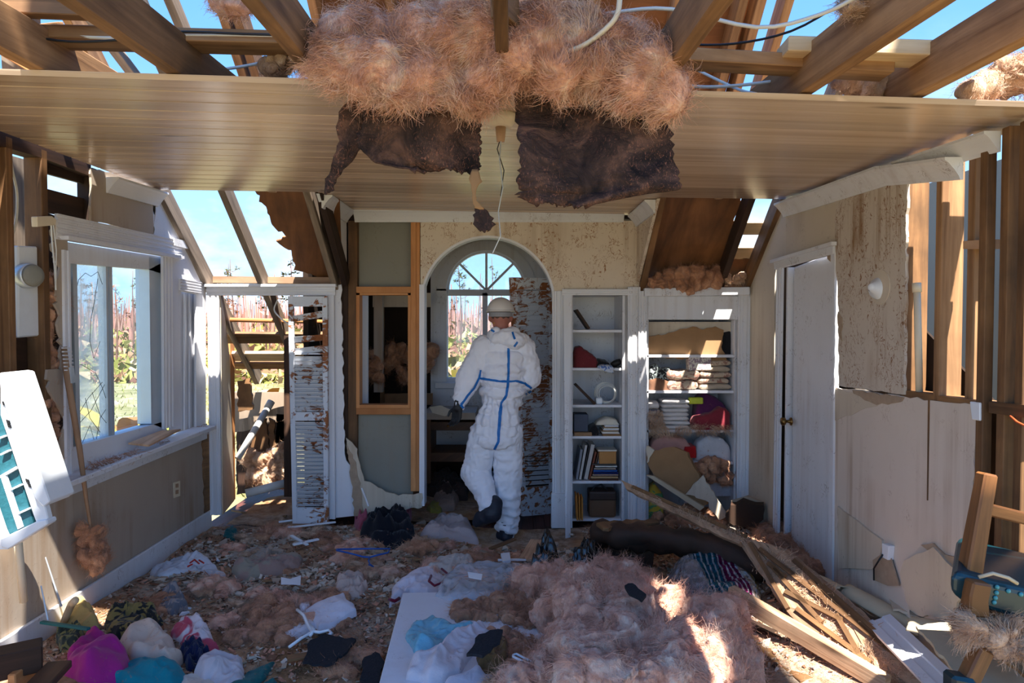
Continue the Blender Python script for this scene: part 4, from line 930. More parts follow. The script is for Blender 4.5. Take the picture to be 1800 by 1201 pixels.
# ------------------------------------------------------------------ right wall objects
pv = thing('pvc_pipe', 'short cream plastic pipe with a cap standing in the open stud bay', 'pipe', PX(1614, 690, XR+.03))
MB().tube([PX(1616, 690, XR+.03), PX(1612, 510, XR+.03)], .015, 14).build('pipe', M['cream'], pv, True)
MB().tube([PX(1612, 514, XR+.03), PX(1611, 498, XR+.03)], .019, 14).build('cap', M['cream'], pv, True)
sc_ = thing('wall_lamp_base', 'white round wall fixture base hanging loose on the stained drywall', 'wall fixture', PX(1545, 505, XR))
cc = PX(1544, 507, XR-.01)
MB().lathe(cc, [(.055, -.01), (.052, .004), (.03, .022), (.018, .055), (.013, .06)], (-1, -.5, .1), 24).build('base_cone', M['acwhite'], sc_, True)
MB().lathe(PX(1530, 508, XR-.055), [(.012, 0), (.008, .002)], (-1, -.5, .1), 12).build('hole', M['black'], sc_)
MB().lathe(PX(1548, 505, XR-.006), [(.085, 0), (.085, .004)], (-1, 0, 0), 20).build('broken_plaster_ring', M['drywall2'], sc_)
bx = thing('broken_outlet', 'broken outlet box hanging from a hole low in the drywall', 'outlet', PX(1555, 980, XR))
slabX('box', [(1550, 955), (1562, 960), (1560, 985), (1550, 980)], XR-.03, .03, M['acwhite'], bx, bev=.002)
slabX('hole_edge', [(1534, 985), (1548, 975), (1565, 980), (1580, 1030), (1560, 1030), (1536, 1020)], XR-.016, .006, M['gyp'], bx)
MB().tube([PX(1552, 975, XR-.03), PX(1545, 985, XR-.05), PX(1536, 1000, XR-.04), PX(1536, 1020, XR-.03)], .004, 6).build('wire', M['wireb'], bx)
tag(MB().prism([PX(1704, 706, XR-.012), PX(1722, 708, XR-.012), PX(1722, 740, XR-.012), PX(1708, 738, XR-.012)], (.02, 0, 0)).build('switch_plate', M['acwhite'], bev=.003), 'small white switch plate at the top corner of the broken drywall', 'switch')
ow = MB().tube([PX(1776, 732, XR-.01), PX(1788, 742, XR-.02), PX(1800, 748, XR-.02), PX(1830, 752, XR-.02)], .004, 6).build('cable', plain('orange cable', S(190, 84, 44)), None, True); tag(ow, 'orange cable looping out of the stud wall', 'cable')

# ------------------------------------------------------------------ louvred doors
def louver(name, label, quad, ths, rails, slats, mat, skip=()):
    """quad: world corners bl, br, tr, tl; rails: (v0, v1); slats: list of (v, tilt)"""
    bl, br, tr, tl_ = [Vector(q) for q in quad]; t = thing(name, label, 'door', (bl+br)/2)
    Pq = lambda u, v: (bl*(1-u)+br*u)*(1-v)+(tl_*(1-u)+tr*u)*v
    nrm = (br-bl).cross(tl_-bl).normalized()*ths
    for u0, u1 in ((0, .13), (.87, 1)): MB().prism([Pq(u0, 0), Pq(u1, 0), Pq(u1, 1), Pq(u0, 1)], nrm).build('stile', M[mat], t, bev=.002)
    for v0, v1 in rails: MB().prism([Pq(.13, v0), Pq(.87, v0), Pq(.87, v1), Pq(.13, v1)], nrm).build('rail', M[mat], t)
    H = (tl_-bl).length
    for v, dv, til in slats:
        a = Pq(.13, v-dv*til); b = Pq(.87, v+dv*til)
        h = .98*dv
        MB().prism([a-(tl_-bl)*h/1+nrm*-.05, b-(tl_-bl)*h+nrm*-.05, b+(tl_-bl)*h+nrm*.95, a+(tl_-bl)*h+nrm*.95], (tl_-bl).normalized()*.006+nrm*.1).build('slat', M[mat], t)
    return t
yl = 5.13
sl_ = []
for k in range(21): sl_.append((.082+k*.0178, .0085, 0))
for k in range(14): sl_.append((.502+k*.0172, .0085, 0))
sl_ += [(.763, .012, .6), (.813, .012, .4), (.91, .012, .9)]
louver('louvred_door', 'white louvred bifold leaf with upper slats missing, standing by the open closet', (PY(516, 919, yl), PY(579, 919, yl), PY(577, 521, yl), PY(508, 521, yl)), .028,
       [(0, .07), (.455, .492), (.745, .752), (.955, 1)], sl_, 'splat')
louver('louvred_door', 'louvred door coated in brown fibre standing open behind the arch', (PY(915, 907, 5.5), PY(972, 902, 5.72), PY(970, 490, 5.72), PY(894, 488, 5.5)), .028,
       [(0, .12), (.95, 1)], [(.135+k*.0205, .0085, 0) for k in range(40)], 'splat')
tag(MB().prism([PY(990, 516, 5.17), PY(1006, 516, 5.17), PY(1003, 948, 4.98), PY(994, 950, 4.96)], (0, .02, 0)).build('cupboard_door_edge', M['white'], None, bev=.003), 'thin white cupboard door standing open edge-on beside the bookcase', 'door')
# white pipes and boards in the left closet opening
o = thing('white_pipe', 'white plastic pipe leaning diagonally in the sunlit closet opening', 'pipe', PY(420, 800, 5.7))
MB().tube([PY(418, 806, 5.65), PY(474, 712, 6.0)], .028, 14).build('pipe', M['pvc'], o, True); MB().tube([PY(470, 718, 5.98), PY(477, 706, 6.02)], .033, 14).build('coupling', M['pvc'], o, True)
tag(MB().tube([PY(432, 868, 5.4), PY(508, 848, 5.55)], .034, 14).build('white_pipe', M['pvc'], None, True), 'white plastic pipe lying on the rubble of the closet floor', 'pipe')
tag(MB().tube([PY(388, 562, 5.55), PY(572, 566, 5.55)], .018, 12).build('closet_rod', M['orange'], None, True), 'round wooden clothes rod across the open closet', 'rod')
cs = struct('wall_eave')
MB().beam(PY(402, 560, 5.85), PY(404, 880, 5.85), .06, .09, (0, 1, 0)).build('stud', M['orange'], cs)
MB().beam(PY(509, 590, 5.45), PY(509, 872, 5.45), .07, .06, (0, 1, 0)).build('stud', M['darkwood'], cs)
for q, m in (([(420, 738), (505, 712), (505, 738), (420, 760)], 'greywood'), ([(416, 760), (505, 738), (505, 860), (416, 870)], 'darkwood'), ([(486, 728), (506, 728), (506, 860), (486, 860)], 'ply')):
    slabY('eave_panel', rag(q, 1.5, 9, 5), 6.15, .04, M[m], cs)
for q in ([(417, 670), (440, 665), (444, 720), (418, 724)], [(448, 740), (468, 736), (474, 800), (452, 850), (430, 858)], [(472, 735), (482, 740), (484, 790), (474, 800)]):
    slabY('splintered_board', rag(q, 2, 6, 6), 5.95, .03, M['stud'], cs)
slabY('gutter_panel', [(385, 690), (600, 690), (600, 760), (385, 760)], 6.3, .03, M['greywood'], cs)
tuft('sunlit pink wool heaped in the closet opening', [(440, 800), (500, 770), (506, 845), (450, 850)], 5.9, 22, 51, 'pale', (.04, .07), 2500, .08)
wcon = wire('white cable draped from the closet head behind the louvred leaf', [PY(488, 528, 5.25), PY(482, 545, 5.25), PY(494, 560, 5.2), PY(510, 572, 5.2)], .006, 'wire')
# ------------------------------------------------------------------ bookcase and linen closet contents
YS = 5.26
ORD = ['lowest', 'second lowest', 'third lowest', 'fourth from bottom', 'fifth from bottom', 'sixth from bottom', 'seventh from bottom', 'eighth from bottom', 'ninth from bottom']
def shz(py): return YZ(py, YB+.02)
def cx(px, Y=YS): return PY(px, 600, Y).x
def bookm(nm, rgb): return plain(nm, S(*rgb), .6, .35, .12, 25, .1)
PG = plain('book pages', S(214, 204, 186), .8, .2, .1, 60)
def book(label, a, b, col, spine, group=None, pageside=None):
    """cover box from corner a to b; pages slightly inset; spine axis 'x' upright or 'z' lying"""
    a = Vector(a); b = Vector(b); t = thing('book', label, 'book', ((a.x+b.x)/2, (a.y+b.y)/2, min(a.z, b.z)), group)
    c = bookm('cover '+str(col), col)
    if spine == 'lie':
        MB().b2((a.x, a.y, a.z), (b.x, b.y, a.z+.003)).b2((a.x, a.y, b.z-.003), (b.x, b.y, b.z)).b2((a.x, a.y, a.z), (b.x, a.y+.004, b.z)).build('cover', c, t)
        MB().b2((a.x+.004, a.y+.004, a.z+.003), (b.x-.004, b.y-.004, b.z-.003)).build('pages', PG, t)
    else:
        MB().b2((a.x, a.y, a.z), (a.x+.003, b.y, b.z)).b2((b.x-.003, a.y, a.z), (b.x, b.y, b.z)).b2((a.x, a.y, a.z), (b.x, a.y+.004, b.z)).build('cover', c, t)
        MB().b2((a.x+.003, a.y+.004, a.z+.004), (b.x-.003, b.y-.004, b.z-.005)).build('pages', PG, t)
    return t
z5 = shz(846)
cols = [((140, 140, 148), .030, .235, 'thin grey book'), ((196, 190, 184), .030, .27, 'off-white hardback'), ((52, 50, 52), .016, .26, 'slim black book'), ((186, 178, 172), .044, .275, 'wide pale binder'), ((120, 62, 40), .026, .22, 'rust red book'), ((94, 66, 54), .018, .215, 'slim brown book'), ((168, 168, 174), .02, .195, 'short grey booklet')]
x = cx(1009)
for i, (c, w, h, nm) in enumerate(cols):
    b = book(nm+' leaning in the upright row on the lowest book shelf', (x, YS-.01, z5), (x+w*.78, YS+.19, z5+h), c, 'up', 'upright books on the bookcase shelf')
    lean = math.radians(9+i*.9)
    b.rotation_euler = (0, lean, 0); b.location.x += .012; b.location.z += .004+w*.4*math.sin(lean); x += w*.83
z = z5
st = [((104, 62, 46), .012, .26, 'dark brown book at the bottom'), ((176, 140, 100), .022, .25, 'tan book second from the bottom'), ((196, 164, 150), .014, .235, 'pale pink book'), ((26, 46, 116), .014, .225, 'dark blue book'), ((42, 96, 170), .016, .22, 'bright blue book'), ((172, 158, 146), .016, .2, 'beige book above the blue one'), ((206, 200, 190), .018, .2, 'white book'), ((90, 84, 80), .012, .22, 'grey book at the top')]
for i, (c, h, w, nm) in enumerate(st):
    xm = cx(1064)+random.uniform(-.008, .008); w *= .84
    book(nm+' of the lying stack on the lowest book shelf', (xm-w/2, YS-.02, z), (xm+w/2, YS+.17, z+h), c, 'lie', 'lying stack of books'); z += h+.001
bxm = thing('card_box', 'small tan card box on top of the lying stack of books', 'box', (cx(1067), YS, z))
MB().b2((cx(1053), YS-.035, z), (cx(1083), YS+.1, z+.095)).build('box', plain('tan card', S(182, 128, 72), .8), bxm, bev=.004)
MB().b2((cx(1051), YS-.03, z+.096), (cx(1084), YS+.11, z+.107)).build('lid', PG, bxm)
def frame(label, px0, px1, pyt, pyb, mat):
    t = thing('picture_frame', label, 'picture frame', (cx(px0), YS, shz(pyb)))
    a = PY(px0, pyt, YS+.07); b = PY(px1, pyb-2, YS+.07); b.z = shz(pyb)+.008; 
    MB().beam(a, b, .018, .17, (0, 1, 0)).build('frame', M[mat], t)
    MB().beam(a+Vector((-.011, 0, -.002)), b+Vector((-.011, 0, -.002)), .006, .13, (0, 1, 0)).build('backing', M['black'], t)
frame('dark picture frame leaning on the topmost book shelf', 1012, 1034, 545, 580, 'darkwood')
frame('dark picture frame leaning beside the wire coil', 1012, 1044, 676, 713, 'darkwood')
def pile(name, label, cat, poly, Y, z0, mat, seed=1, group=None, d=.16, lay=0, parent=None):
    """rounded soft pile standing on a shelf: front outline in px at depth Y"""
    P = [PY(x, y, Y) for x, y in poly]; x0 = min(p.x for p in P); x1 = max(p.x for p in P); zt = max(p.z for p in P)
    n = 26; m = 22; V = []; cxm = (x0+x1)/2; 
    xs = np.linspace(-1, 1, n); th = np.linspace(0, PI, m)
    def top(xx):
        zz = z0
        for a, b in zip(P, P[1:]+P[:1]):
            lo, hi = sorted((a.x, b.x))
            if lo-1e-9 <= xx <= hi+1e-9 and hi > lo: zz = max(zz, a.z+(b.z-a.z)*(xx-a.x)/(b.x-a.x+1e-12))
        return zz
    for u in xs:
        xx = cxm+u*(x1-x0)/2*.995; zt = top(xx)
        e = max(0.15, (1-abs(u)**12)**.5)
        for t in th:
            c = math.cos(t); s = math.sin(t)
            yy = Y+d*.5-d*.5*e*math.copysign(abs(c)**.4, c); zz = z0+(zt-z0)*e*abs(s)**.35
            V.append((xx, yy, zz))
    V = np.array(V)
    if lay: V[:, 1] += .007*np.sin(V[:, 2]*2*PI/lay)*(V[:, 1] < Y+d*.5); V[:, 0] += .004*np.sin(V[:, 2]*2*PI/lay+1)
    k = V[:, 2] > z0+.004
    V[k] += (.010*np.column_stack([fbm(V, 18, seed), fbm(V, 18, seed+3), fbm(V, 22, seed+7)]))[k]
    V[:, 2] = np.maximum(V[:, 2], z0)
    q = []
    for i in range(n-1):
        for j in range(m-1): a = i*m+j; q.append((a, a+1, a+m+1, a+m))
    o = objm(name, npmesh(name, V, q), mat, parent)
    if label: tag(o, label, cat, group)
    return o
fab = {}
def FB(nm, rgb, rgb2=None, sc=0):
    if nm not in fab: fab[nm] = fabric(nm, S(*rgb), S(*rgb2) if rgb2 else None, sc)
    return fab[nm]
z2 = shz(647); z3 = shz(712); z4 = shz(767); z1 = shz(580); z6 = shz(912)
pile('folded_cloth', 'maroon cloth folded on the second book shelf', 'cloth', [(1008, 647), (1008, 612), (1020, 608), (1040, 622), (1052, 632), (1050, 647)], YS-.01, z2, FB('maroon cloth', (112, 42, 48)), 3, lay=.03)
pile('dark_cloth', 'dark bundle of cloth at the back of the second book shelf', 'cloth', [(1050, 647), (1052, 632), (1066, 634), (1074, 640), (1074, 647)], YS, z2, FB('black cloth', (30, 30, 34)), 4)
sw = thing('striped_cloth', 'blue and white striped cloth hanging over the shelf edge', 'cloth', (cx(1067), 5.2, z2))
drape('cloth', [(641, 1052, 1074, 5.24), (645, 1051, 1077, 5.2), (651, 1058, 1078, 5.195), (655, 1072, 1080, 5.195)], FB('blue striped cloth', (206, 214, 228), (90, 120, 180), 30), sw, 8, 6, 1, .006, 3)
sh = thing('black_shoe', 'small black shoe at the end of the second book shelf', 'shoe', (cx(1083), YS, z2))
MB().tube([(cx(1074), YS, z2+.022), (cx(1080), YS, z2+.03), (cx(1086), YS, z2+.04), (cx(1091), YS, z2+.05)], [.014, .024, .026, .02], 10).build('upper', M['black'], sh, True)
MB().b2((cx(1073), YS-.03, z2), (cx(1092), YS+.03, z2+.008)).build('sole', M['black'], sh, bev=.003)
co = thing('wire_coil', 'coil of white cable standing on the middle book shelf', 'cable coil', (cx(1066), YS, z3))
for k in range(5):
    R = .062+.006*k; cc = Vector((cx(1067)+random.uniform(-.006, .006), YS+.02+k*.012, z3+.078))
    MB().tube([cc+Vector((R*math.cos(a), .01*math.sin(3*a+k), R*math.sin(a))) for a in [2*PI*i/24 for i in range(25)]], .004, 6, False).build('loop', M['wire'], co, True)
MB().b2((cx(1048), YS, z3), (cx(1060), YS+.08, z3+.05)).build('plug', M['acwhite'], co, bev=.008)
tag(MB().b2((cx(1009), YS-.01, z4+.03), (cx(1034), YS+.12, z4+.165)).build('grey_box', plain('blue grey card', S(66, 74, 92), .6), bev=.004), 'blue grey box on the fourth book shelf', 'box')
tag(MB().b2((cx(1009), YS-.04, z4), (cx(1040), YS+.16, z4+.028)).build('card_file', plain('worn file', S(150, 116, 84), .8), bev=.003), 'flat worn file under the blue grey box', 'file')
for i in range(9):
    w = .14-.004*i; xm = cx(1074)+random.uniform(-.01, .01)
    o = MB().b2((xm-w/2, YS-.03+random.uniform(-.01, .01), z4+.009*i), (xm+w/2, YS+.14, z4+.009*i+.0075)).build('paper_bundle', [PG, M['acwhite'], M['card']][(i*2) % 3 if i else 2], bev=.001)
    o.rotation_euler = (0, 0, 0); tag(o, ORD[i]+' sheaf of papers in the loose stack on the fourth book shelf', 'papers', 'stack of papers on the fourth shelf')
pile('crumpled_paper', 'crumpled white paper on top of the paper stack', 'paper', [(1046, 760), (1050, 742), (1066, 734), (1084, 738), (1092, 752), (1090, 760)], YS, z4+.08, PG, 9)
pile('black_straps', 'black strap bundle beside the blue grey box', 'strap', [(1034, 767), (1036, 752), (1046, 746), (1054, 758), (1054, 767)], YS-.02, z4, FB('black cloth', (30, 30, 34)), 12)
MBt = [z6]
en = plain('yellow envelope', S(196, 130, 58), .75)
for i in range(3):
    o = MB().beam((cx(1014+i*4), YS-.04, z6), (cx(1012+i*5), YS-.04, z6+.20-.01*i), .12, .012, (1, 0, 0)).build('padded_envelope', en, bev=.004); tag(o, ('rearmost yellow padded envelope leaning by the cupboard door', 'middle yellow padded envelope at the bottom of the bookcase', 'yellow padded envelope standing nearest the brown bag')[i], 'envelope', 'yellow padded envelopes')
hb = thing('brown_bag', 'brown leather bag with dark flap at the bottom of the bookcase', 'bag', (cx(1058), YS, z6))
MB().b2((cx(1036), YS-.02, z6), (cx(1084), YS+.13, z6+.20)).build('body', plain('brown leather', S(104, 76, 54), .6, .4, .25, 12, .3), hb, bev=.02, seg=2)
MB().b2((cx(1036), YS-.028, z6+.135), (cx(1084), YS+.135, z6+.205)).build('flap', plain('dark leather', S(58, 42, 36), .5), hb, bev=.012, seg=2)
MB().tube([(cx(1038), YS, z6+.19), (cx(1046), YS, z6+.24), (cx(1058), YS+.02, z6+.25), (cx(1070), YS, z6+.21)], .008, 8).build('strap', M['black'], hb, True)
# linen closet
def folded(name, label, group, px0, px1, z0, zt, n, Y, mats, seed, d=.2):
    r = random.Random(seed); h = (zt-z0)/n
    for i in range(n):
        a = cx(px0, Y)+r.uniform(-.006, .008); b = cx(px1, Y)+r.uniform(-.012, .006); zc_ = z0+h*(i+.5); y0 = Y+r.uniform(-.012, .012)
        m = 10; nn = 15; V = []
        for u in np.linspace(0, 1, nn):
            e = min(1, .5+8*min(u, 1-u))
            for t in np.linspace(-PI/2, PI*1.5, m+1)[:-1]:
                yy = y0+d/2-(d/2)*math.copysign(abs(math.cos(t))**.5, math.cos(t)); V.append((a+(b-a)*u, yy, zc_+h*.52*e*math.copysign(abs(math.sin(t))**.6, math.sin(t))))
        V = np.array(V); V[:, 2] += .22*h*fbm(V, 12, seed+i); V[:, 1] += .006*fbm(V, 15, seed+i+5); V[:, 2] = np.maximum(V[:, 2], z0)
        q = [(k*m+j, k*m+(j+1) % m, (k+1)*m+(j+1) % m, (k+1)*m+j) for k in range(nn-1) for j in range(m)]
        me = npmesh(name, V, q); bm = bmesh.new(); bm.from_mesh(me); bmesh.ops.holes_fill(bm, edges=[e for e in bm.edges if e.is_boundary]); bm.to_mesh(me); bm.free()
        o = objm(name, me, mats[i % len(mats)]); tag(o, ORD[i]+' '+label, name.split('_')[-1], group)
y1, y2, y3 = shz(687), shz(756), shz(812)
YL = 5.27
tag(slabY('torn_cardboard', rag([(1139, 628), (1139, 592), (1170, 588), (1200, 578), (1218, 574), (1236, 580), (1258, 574), (1272, 580), (1268, 610), (1278, 634), (1230, 632), (1180, 630)], 1.5, 6, 3, (0,)), YL, .008, M['card']), 'torn sheet of brown card on the top linen shelf', 'cardboard')
tag(slabY('torn_wallpaper', rag([(1139, 566), (1290, 566), (1288, 585), (1268, 582), (1240, 580), (1210, 582), (1180, 590), (1139, 592)], 2, 6, 3, (0,)), YL+.03, .006, M['drywall2']), 'strip of pale board above the torn brown card', 'board')
pile('dark_bag', 'dark bag at the end of the top linen shelf', 'bag', [(1262, 624), (1264, 580), (1282, 576), (1291, 582), (1291, 624)], YL+.03, shz(624), FB('black cloth', (30, 30, 34)), 5)
FQ = FB('floral quilt', (196, 176, 152), (150, 110, 96), 26); FQ2 = FB('plain cream quilt', (188, 170, 148))
folded('folded_quilt', 'floral cream quilt in the tall folded stack on the linen shelf', 'tall stack of folded quilts', 1231, 1286, y1, shz(634), 5, YL-.02, [FQ2, FQ, FQ], 6)
folded('folded_quilt', 'thick floral cream quilt in the low folded stack beside the dark straps', 'low stack of folded quilts', 1174, 1230, y1, shz(652), 2, YL-.03, [FQ], 7)
FW = FB('white towels', (220, 212, 208)); FPt = FB('patterned towels', (208, 190, 176), (120, 110, 120), 26)
folded('folded_towel', 'white folded towel in the wide stack dusted with fibre', 'wide stack of white towels', 1165, 1214, y2, shz(704), 7, YL-.04, [FW], 10)
folded('folded_towel', 'patterned folded towel in the narrow end stack of the linen shelf', 'narrow stack of patterned towels', 1139, 1162, y2, shz(708), 4, YL-.04, [FPt, FW], 11)
tag(MB().b2((cx(1211), YL-.02, shz(652)), (cx(1250), YL+.08, shz(652)+.115)).build('patterned_box', FB('patterned box', (222, 214, 200), (150, 130, 140), 40), bev=.006), 'small white patterned box on the folded quilts', 'box')
pile('strap_bundle', 'tangle of black and white straps on the linen shelf', 'strap', [(1140, 664), (1142, 645), (1156, 640), (1166, 650), (1180, 644), (1182, 664)], YL-.01, shz(668), FB('strap tangle', (30, 32, 36), (150, 160, 158), 34), 8)
pile('brown_cloth', 'brown cloth under the strap tangle', 'cloth', [(1140, 687), (1140, 664), (1160, 662), (1180, 668), (1182, 687)], YL-.02, y1, FB('brown cloth', (120, 84, 64)), 9)
pile('maroon_cloth', 'crumpled maroon cloth on the linen shelf by the towels', 'cloth', [(1218, 757), (1222, 734), (1250, 728), (1270, 716), (1288, 724), (1288, 757)], YL-.05, y2, FB('maroon linen', (138, 48, 58)), 12)
pile('purple_cloth', 'dark purple cloth behind the maroon one on the linen shelf', 'cloth', [(1222, 735), (1226, 700), (1240, 690), (1262, 700), (1276, 712), (1282, 735)], YL+.05, y2, FB('purple linen', (92, 40, 84)), 13)
tag(MB().b2((cx(1214), YL, shz(712)), (cx(1238), YL+.06, shz(712)+.05)).build('yellow_packet', plain('lime packet', S(196, 204, 60), .5), bev=.006), 'small lime yellow packet tucked in the linens', 'packet')
pile('pink_pillow', 'pink pillow on the lower linen shelf', 'pillow', [(1142, 812), (1142, 776), (1170, 764), (1205, 772), (1222, 790), (1222, 812)], YL-.02, y3, FB('pink pillow', (206, 150, 136)), 14)
pile('bagged_pillow', 'pillow in a white plastic bag on the lower linen shelf', 'pillow', [(1222, 800), (1226, 778), (1246, 766), (1274, 772), (1288, 790), (1288, 806), (1222, 812)], YL-.04, y3, FB('bagged pillow', (200, 200, 206)), 15)
pile('red_cloth', 'bright red cloth peeping out between the two pillows', 'cloth', [(1200, 800), (1205, 786), (1222, 784), (1226, 800)], YL-.05, y3+.03, FB('red cloth', (190, 34, 36)), 16)
tuft('brown wool hanging from the lower linen shelf', [(1230, 812), (1286, 808), (1288, 850), (1262, 846), (1236, 836)], 5.2, 16, 61, 'pinkb', (.03, .05), 1600, .06)
wisps('wool wisps along the edge of the towel shelf', [(1140, 750), (1285, 746), (1285, 760), (1225, 762), (1140, 764)], 5.19, 1400, 62)
wisps('wool clinging to the narrow stack of patterned towels', [(1140, 722), (1165, 722), (1170, 752), (1142, 752)], 5.19, 700, 63)
pile('yellow_packaging', 'yellow and green printed packaging on the linen closet floor', 'packaging', [(1139, 895), (1140, 862), (1152, 852), (1166, 868), (1168, 895)], YL-.05, .05, FB('yellow packaging', (206, 170, 60), (90, 140, 90), 12), 17)
pile('floor_bundle', 'white bundle on the linen closet floor', 'cloth', [(1240, 870), (1242, 838), (1262, 826), (1286, 840), (1288, 870)], YL, .25, FB('white bundle', (190, 188, 194)), 18)
dp = thing('fallen_plaster_panel', 'fallen brown-backed plaster panel leaning in front of the linen closet', 'panel', PY(1200, 880, 5.0))
MB().prism([PY(x, y, 5.0) for x, y in rag([(1137, 786), (1152, 792), (1184, 786), (1208, 796), (1226, 830), (1252, 880), (1232, 892), (1200, 876), (1150, 836), (1137, 810)], 2.5, 7, 8)], (.03, .06, -.01)).build('panel', M['card'], dp)
MB().prism([PY(x, y, 4.97) for x, y in rag([(1205, 870), (1226, 846), (1236, 836), (1250, 862), (1280, 905), (1264, 915), (1240, 880)], 2.5, 7, 9)], (.01, .03, 0)).build('torn_paper_face', M['drywall2'], dp)
MB().prism([PY(x, y, 4.98) for x, y in rag([(1137, 784), (1150, 792), (1140, 812), (1137, 815)], 2, 7, 9)], (.01, .02, 0)).build('torn_paper_face', M['drywall2'], dp)
MB().prism([PY(x, y, 4.95) for x, y in [(1136, 836), (1150, 838), (1238, 892), (1230, 898)]], (.01, .03, 0)).build('paper_edge', M['paperb'], dp)
# desk and heap beyond the arch
dk = thing('desk', 'old brown desk with one drawer behind the arch', 'desk', PY(785, 850, 6.0))
rectY('top', 744, 726, 836, 738, 5.95, .5, M['drywallL'], dk)
rectY('drawer', 756, 742, 836, 757, 5.96, .4, M['desk'], dk, bev=.003)
MB().lathe(PY(788, 749, 5.95), [(.012, 0), (.01, .015), (.004, .02)], (0, -1, 0), 12).build('knob', M['brass'], dk)
rectY('side_panel', 748, 738, 757, 850, 5.96, .45, M['desk'], dk); rectY('side_panel', 836, 738, 846, 880, 5.96, .45, M['desk'], dk)
rectY('lower_shelf', 757, 796, 836, 812, 5.97, .4, M['desk'], dk)
for q in ([(755, 716), (775, 713), (800, 724), (782, 732), (760, 726)],):
    slabY('paper', q, 5.93, .01, PG, dk)
def mnd(name, label, cat, poly, h, mat, group=None, **k):
    return tag(mound(name, poly, h, mat, **k), label, cat, group)
mnd('pale_pillow', 'stained pale pillow on the heap behind the arch', 'pillow', [(762, 872), (768, 858), (790, 856), (806, 870), (800, 886), (770, 886)], .16, FB('stained pillow', (150, 128, 118)), seed=71)
mnd('dark_clothes', 'dark clothes heaped under the desk behind the arch', 'cloth', [(748, 862), (754, 838), (790, 836), (824, 846), (822, 866), (780, 870)], .22, FB('dark clothes', (66, 52, 48)), seed=72)
mnd('yellow_green_cloth', 'yellowish cloth on the rubble behind the arch foot', 'cloth', [(750, 888), (762, 880), (780, 884), (776, 894), (756, 896)], .06, FB('yellow green cloth', (150, 140, 66)), seed=73)
mnd('blue_cloth', 'pale blue and white cloth seen between the worker and the louvred door', 'cloth', [(848, 850), (860, 826), (876, 830), (878, 856), (864, 862)], .18, FB('blue white cloth', (140, 160, 190)), seed=74)
# ------------------------------------------------------------------ the worker in the white coverall
def bone(a, b, ra, rb, n=9, fl=1.0, fz=1.0):
    """a, b world points; radii lerp; fl flattens in depth"""
    a = Vector(a); b = Vector(b); out = []
    for k in range(n):
        t = k/(n-1); r = ra+(rb-ra)*t; out.append((a.lerp(b, t), (r, r*fl, r*fz)))
    return out
U = 4.95/1200
per = thing('person', 'person in white hooded coverall and hard hat walking away through the arch', 'person', PY(880, 950, 4.95))
J = lambda x, y, d=4.95: PY(x, y, d)
# body under the clothes: head, neck, trunk, arms, legs as one surface
hd = J(880, 556, 4.99)
bb_ = [(hd, (.076, .094, .098)), (hd+Vector((0, .045, -.055)), (.055, .05, .06)), (hd+Vector((0, .10, -.02)), (.014, .02, .022)), (hd+Vector((-.079, 0, -.012)), (.012, .022, .032)), (hd+Vector((.079, 0, -.012)), (.012, .022, .032)),
       (hd+Vector((0, -.035, -.05)), (.062, .05, .06))]
bb_ += bone(J(881, 570), J(884, 600), .056, .062, 6)
bb_ += bone(J(884, 625), J(876, 750), .13, .12, 9, .7)+bone(J(846, 615), J(826, 665, 4.93), .05, .04)+bone(J(826, 665, 4.93), J(806, 712, 4.87), .04, .03)+bone(J(924, 618), J(938, 668, 4.98), .05, .04)+bone(J(938, 668, 4.98), J(922, 688, 5.2), .04, .03)
bb_ += bone(J(855, 765), J(842, 830, 4.99), .08, .06)+bone(J(842, 830, 4.99), J(864, 893, 4.82), .055, .04)+bone(J(894, 765), J(894, 840, 4.98), .08, .06)+bone(J(894, 840, 4.98), J(892, 926, 4.98), .055, .04)
remesh('body', bb_, .009, M['skin'], per, 3)
hb_ = [(hd+Vector((0, -.012, .02)), (.079, .088, .085))]
remesh('hair', hb_, .012, plain('cropped grey brown hair', S(92, 66, 58), .8), per, 2)
# coverall
cv = []
def ell(x, y, d, rx, ry, rz): cv.append((J(x, y, d), (rx*U, ry, rz*U)))
for x, y, rx, ry in ((884, 612, 40, .10), (886, 630, 43, .135), (887, 650, 43, .15), (886, 670, 42, .155), (884, 690, 41, .155), (881, 706, 39, .15), (878, 720, 37, .145), (876, 738, 40, .15), (874, 756, 44, .155), (873, 770, 44, .15)): ell(x, y, 4.95, rx, ry, 20)
for s in (bone(J(852, 612), J(826, 662, 4.94), 21*U, 21*U), bone(J(826, 662, 4.94), J(809, 706, 4.88), 20*U, 15*U), bone(J(809, 706, 4.88), J(806, 712, 4.87), 14*U, 11*U, 4),
          bone(J(920, 614), J(930, 664, 4.98), 21*U, 20*U), bone(J(930, 664, 4.98), J(920, 688, 5.18), 18*U, 12*U),
          bone(J(852, 765), J(836, 828, 4.99), 25*U, 25*U), bone(J(836, 828, 4.99), J(858, 884, 4.84), 25*U, 17*U), bone(J(858, 884, 4.84), J(864, 892, 4.82), 17*U, 14*U, 4),
          bone(J(892, 762), J(893, 838, 4.98), 27*U, 24*U), bone(J(893, 838, 4.98), J(892, 922, 4.98), 23*U, 20*U), bone(J(892, 922, 4.98), J(892, 928, 4.98), 20*U, 17*U, 3)): cv.extend(s)
cv += bone(J(872, 585, 4.90), J(905, 600, 4.86), 10*U, 15*U, 6, 1, .9)+bone(J(905, 600, 4.86), J(922, 596, 4.92), 14*U, 9*U, 5)+bone(J(866, 588, 4.95), J(874, 594, 4.88), 9*U, 11*U, 4)+bone(J(886, 592, 4.87), J(902, 586, 4.9), 12*U, 11*U, 5)
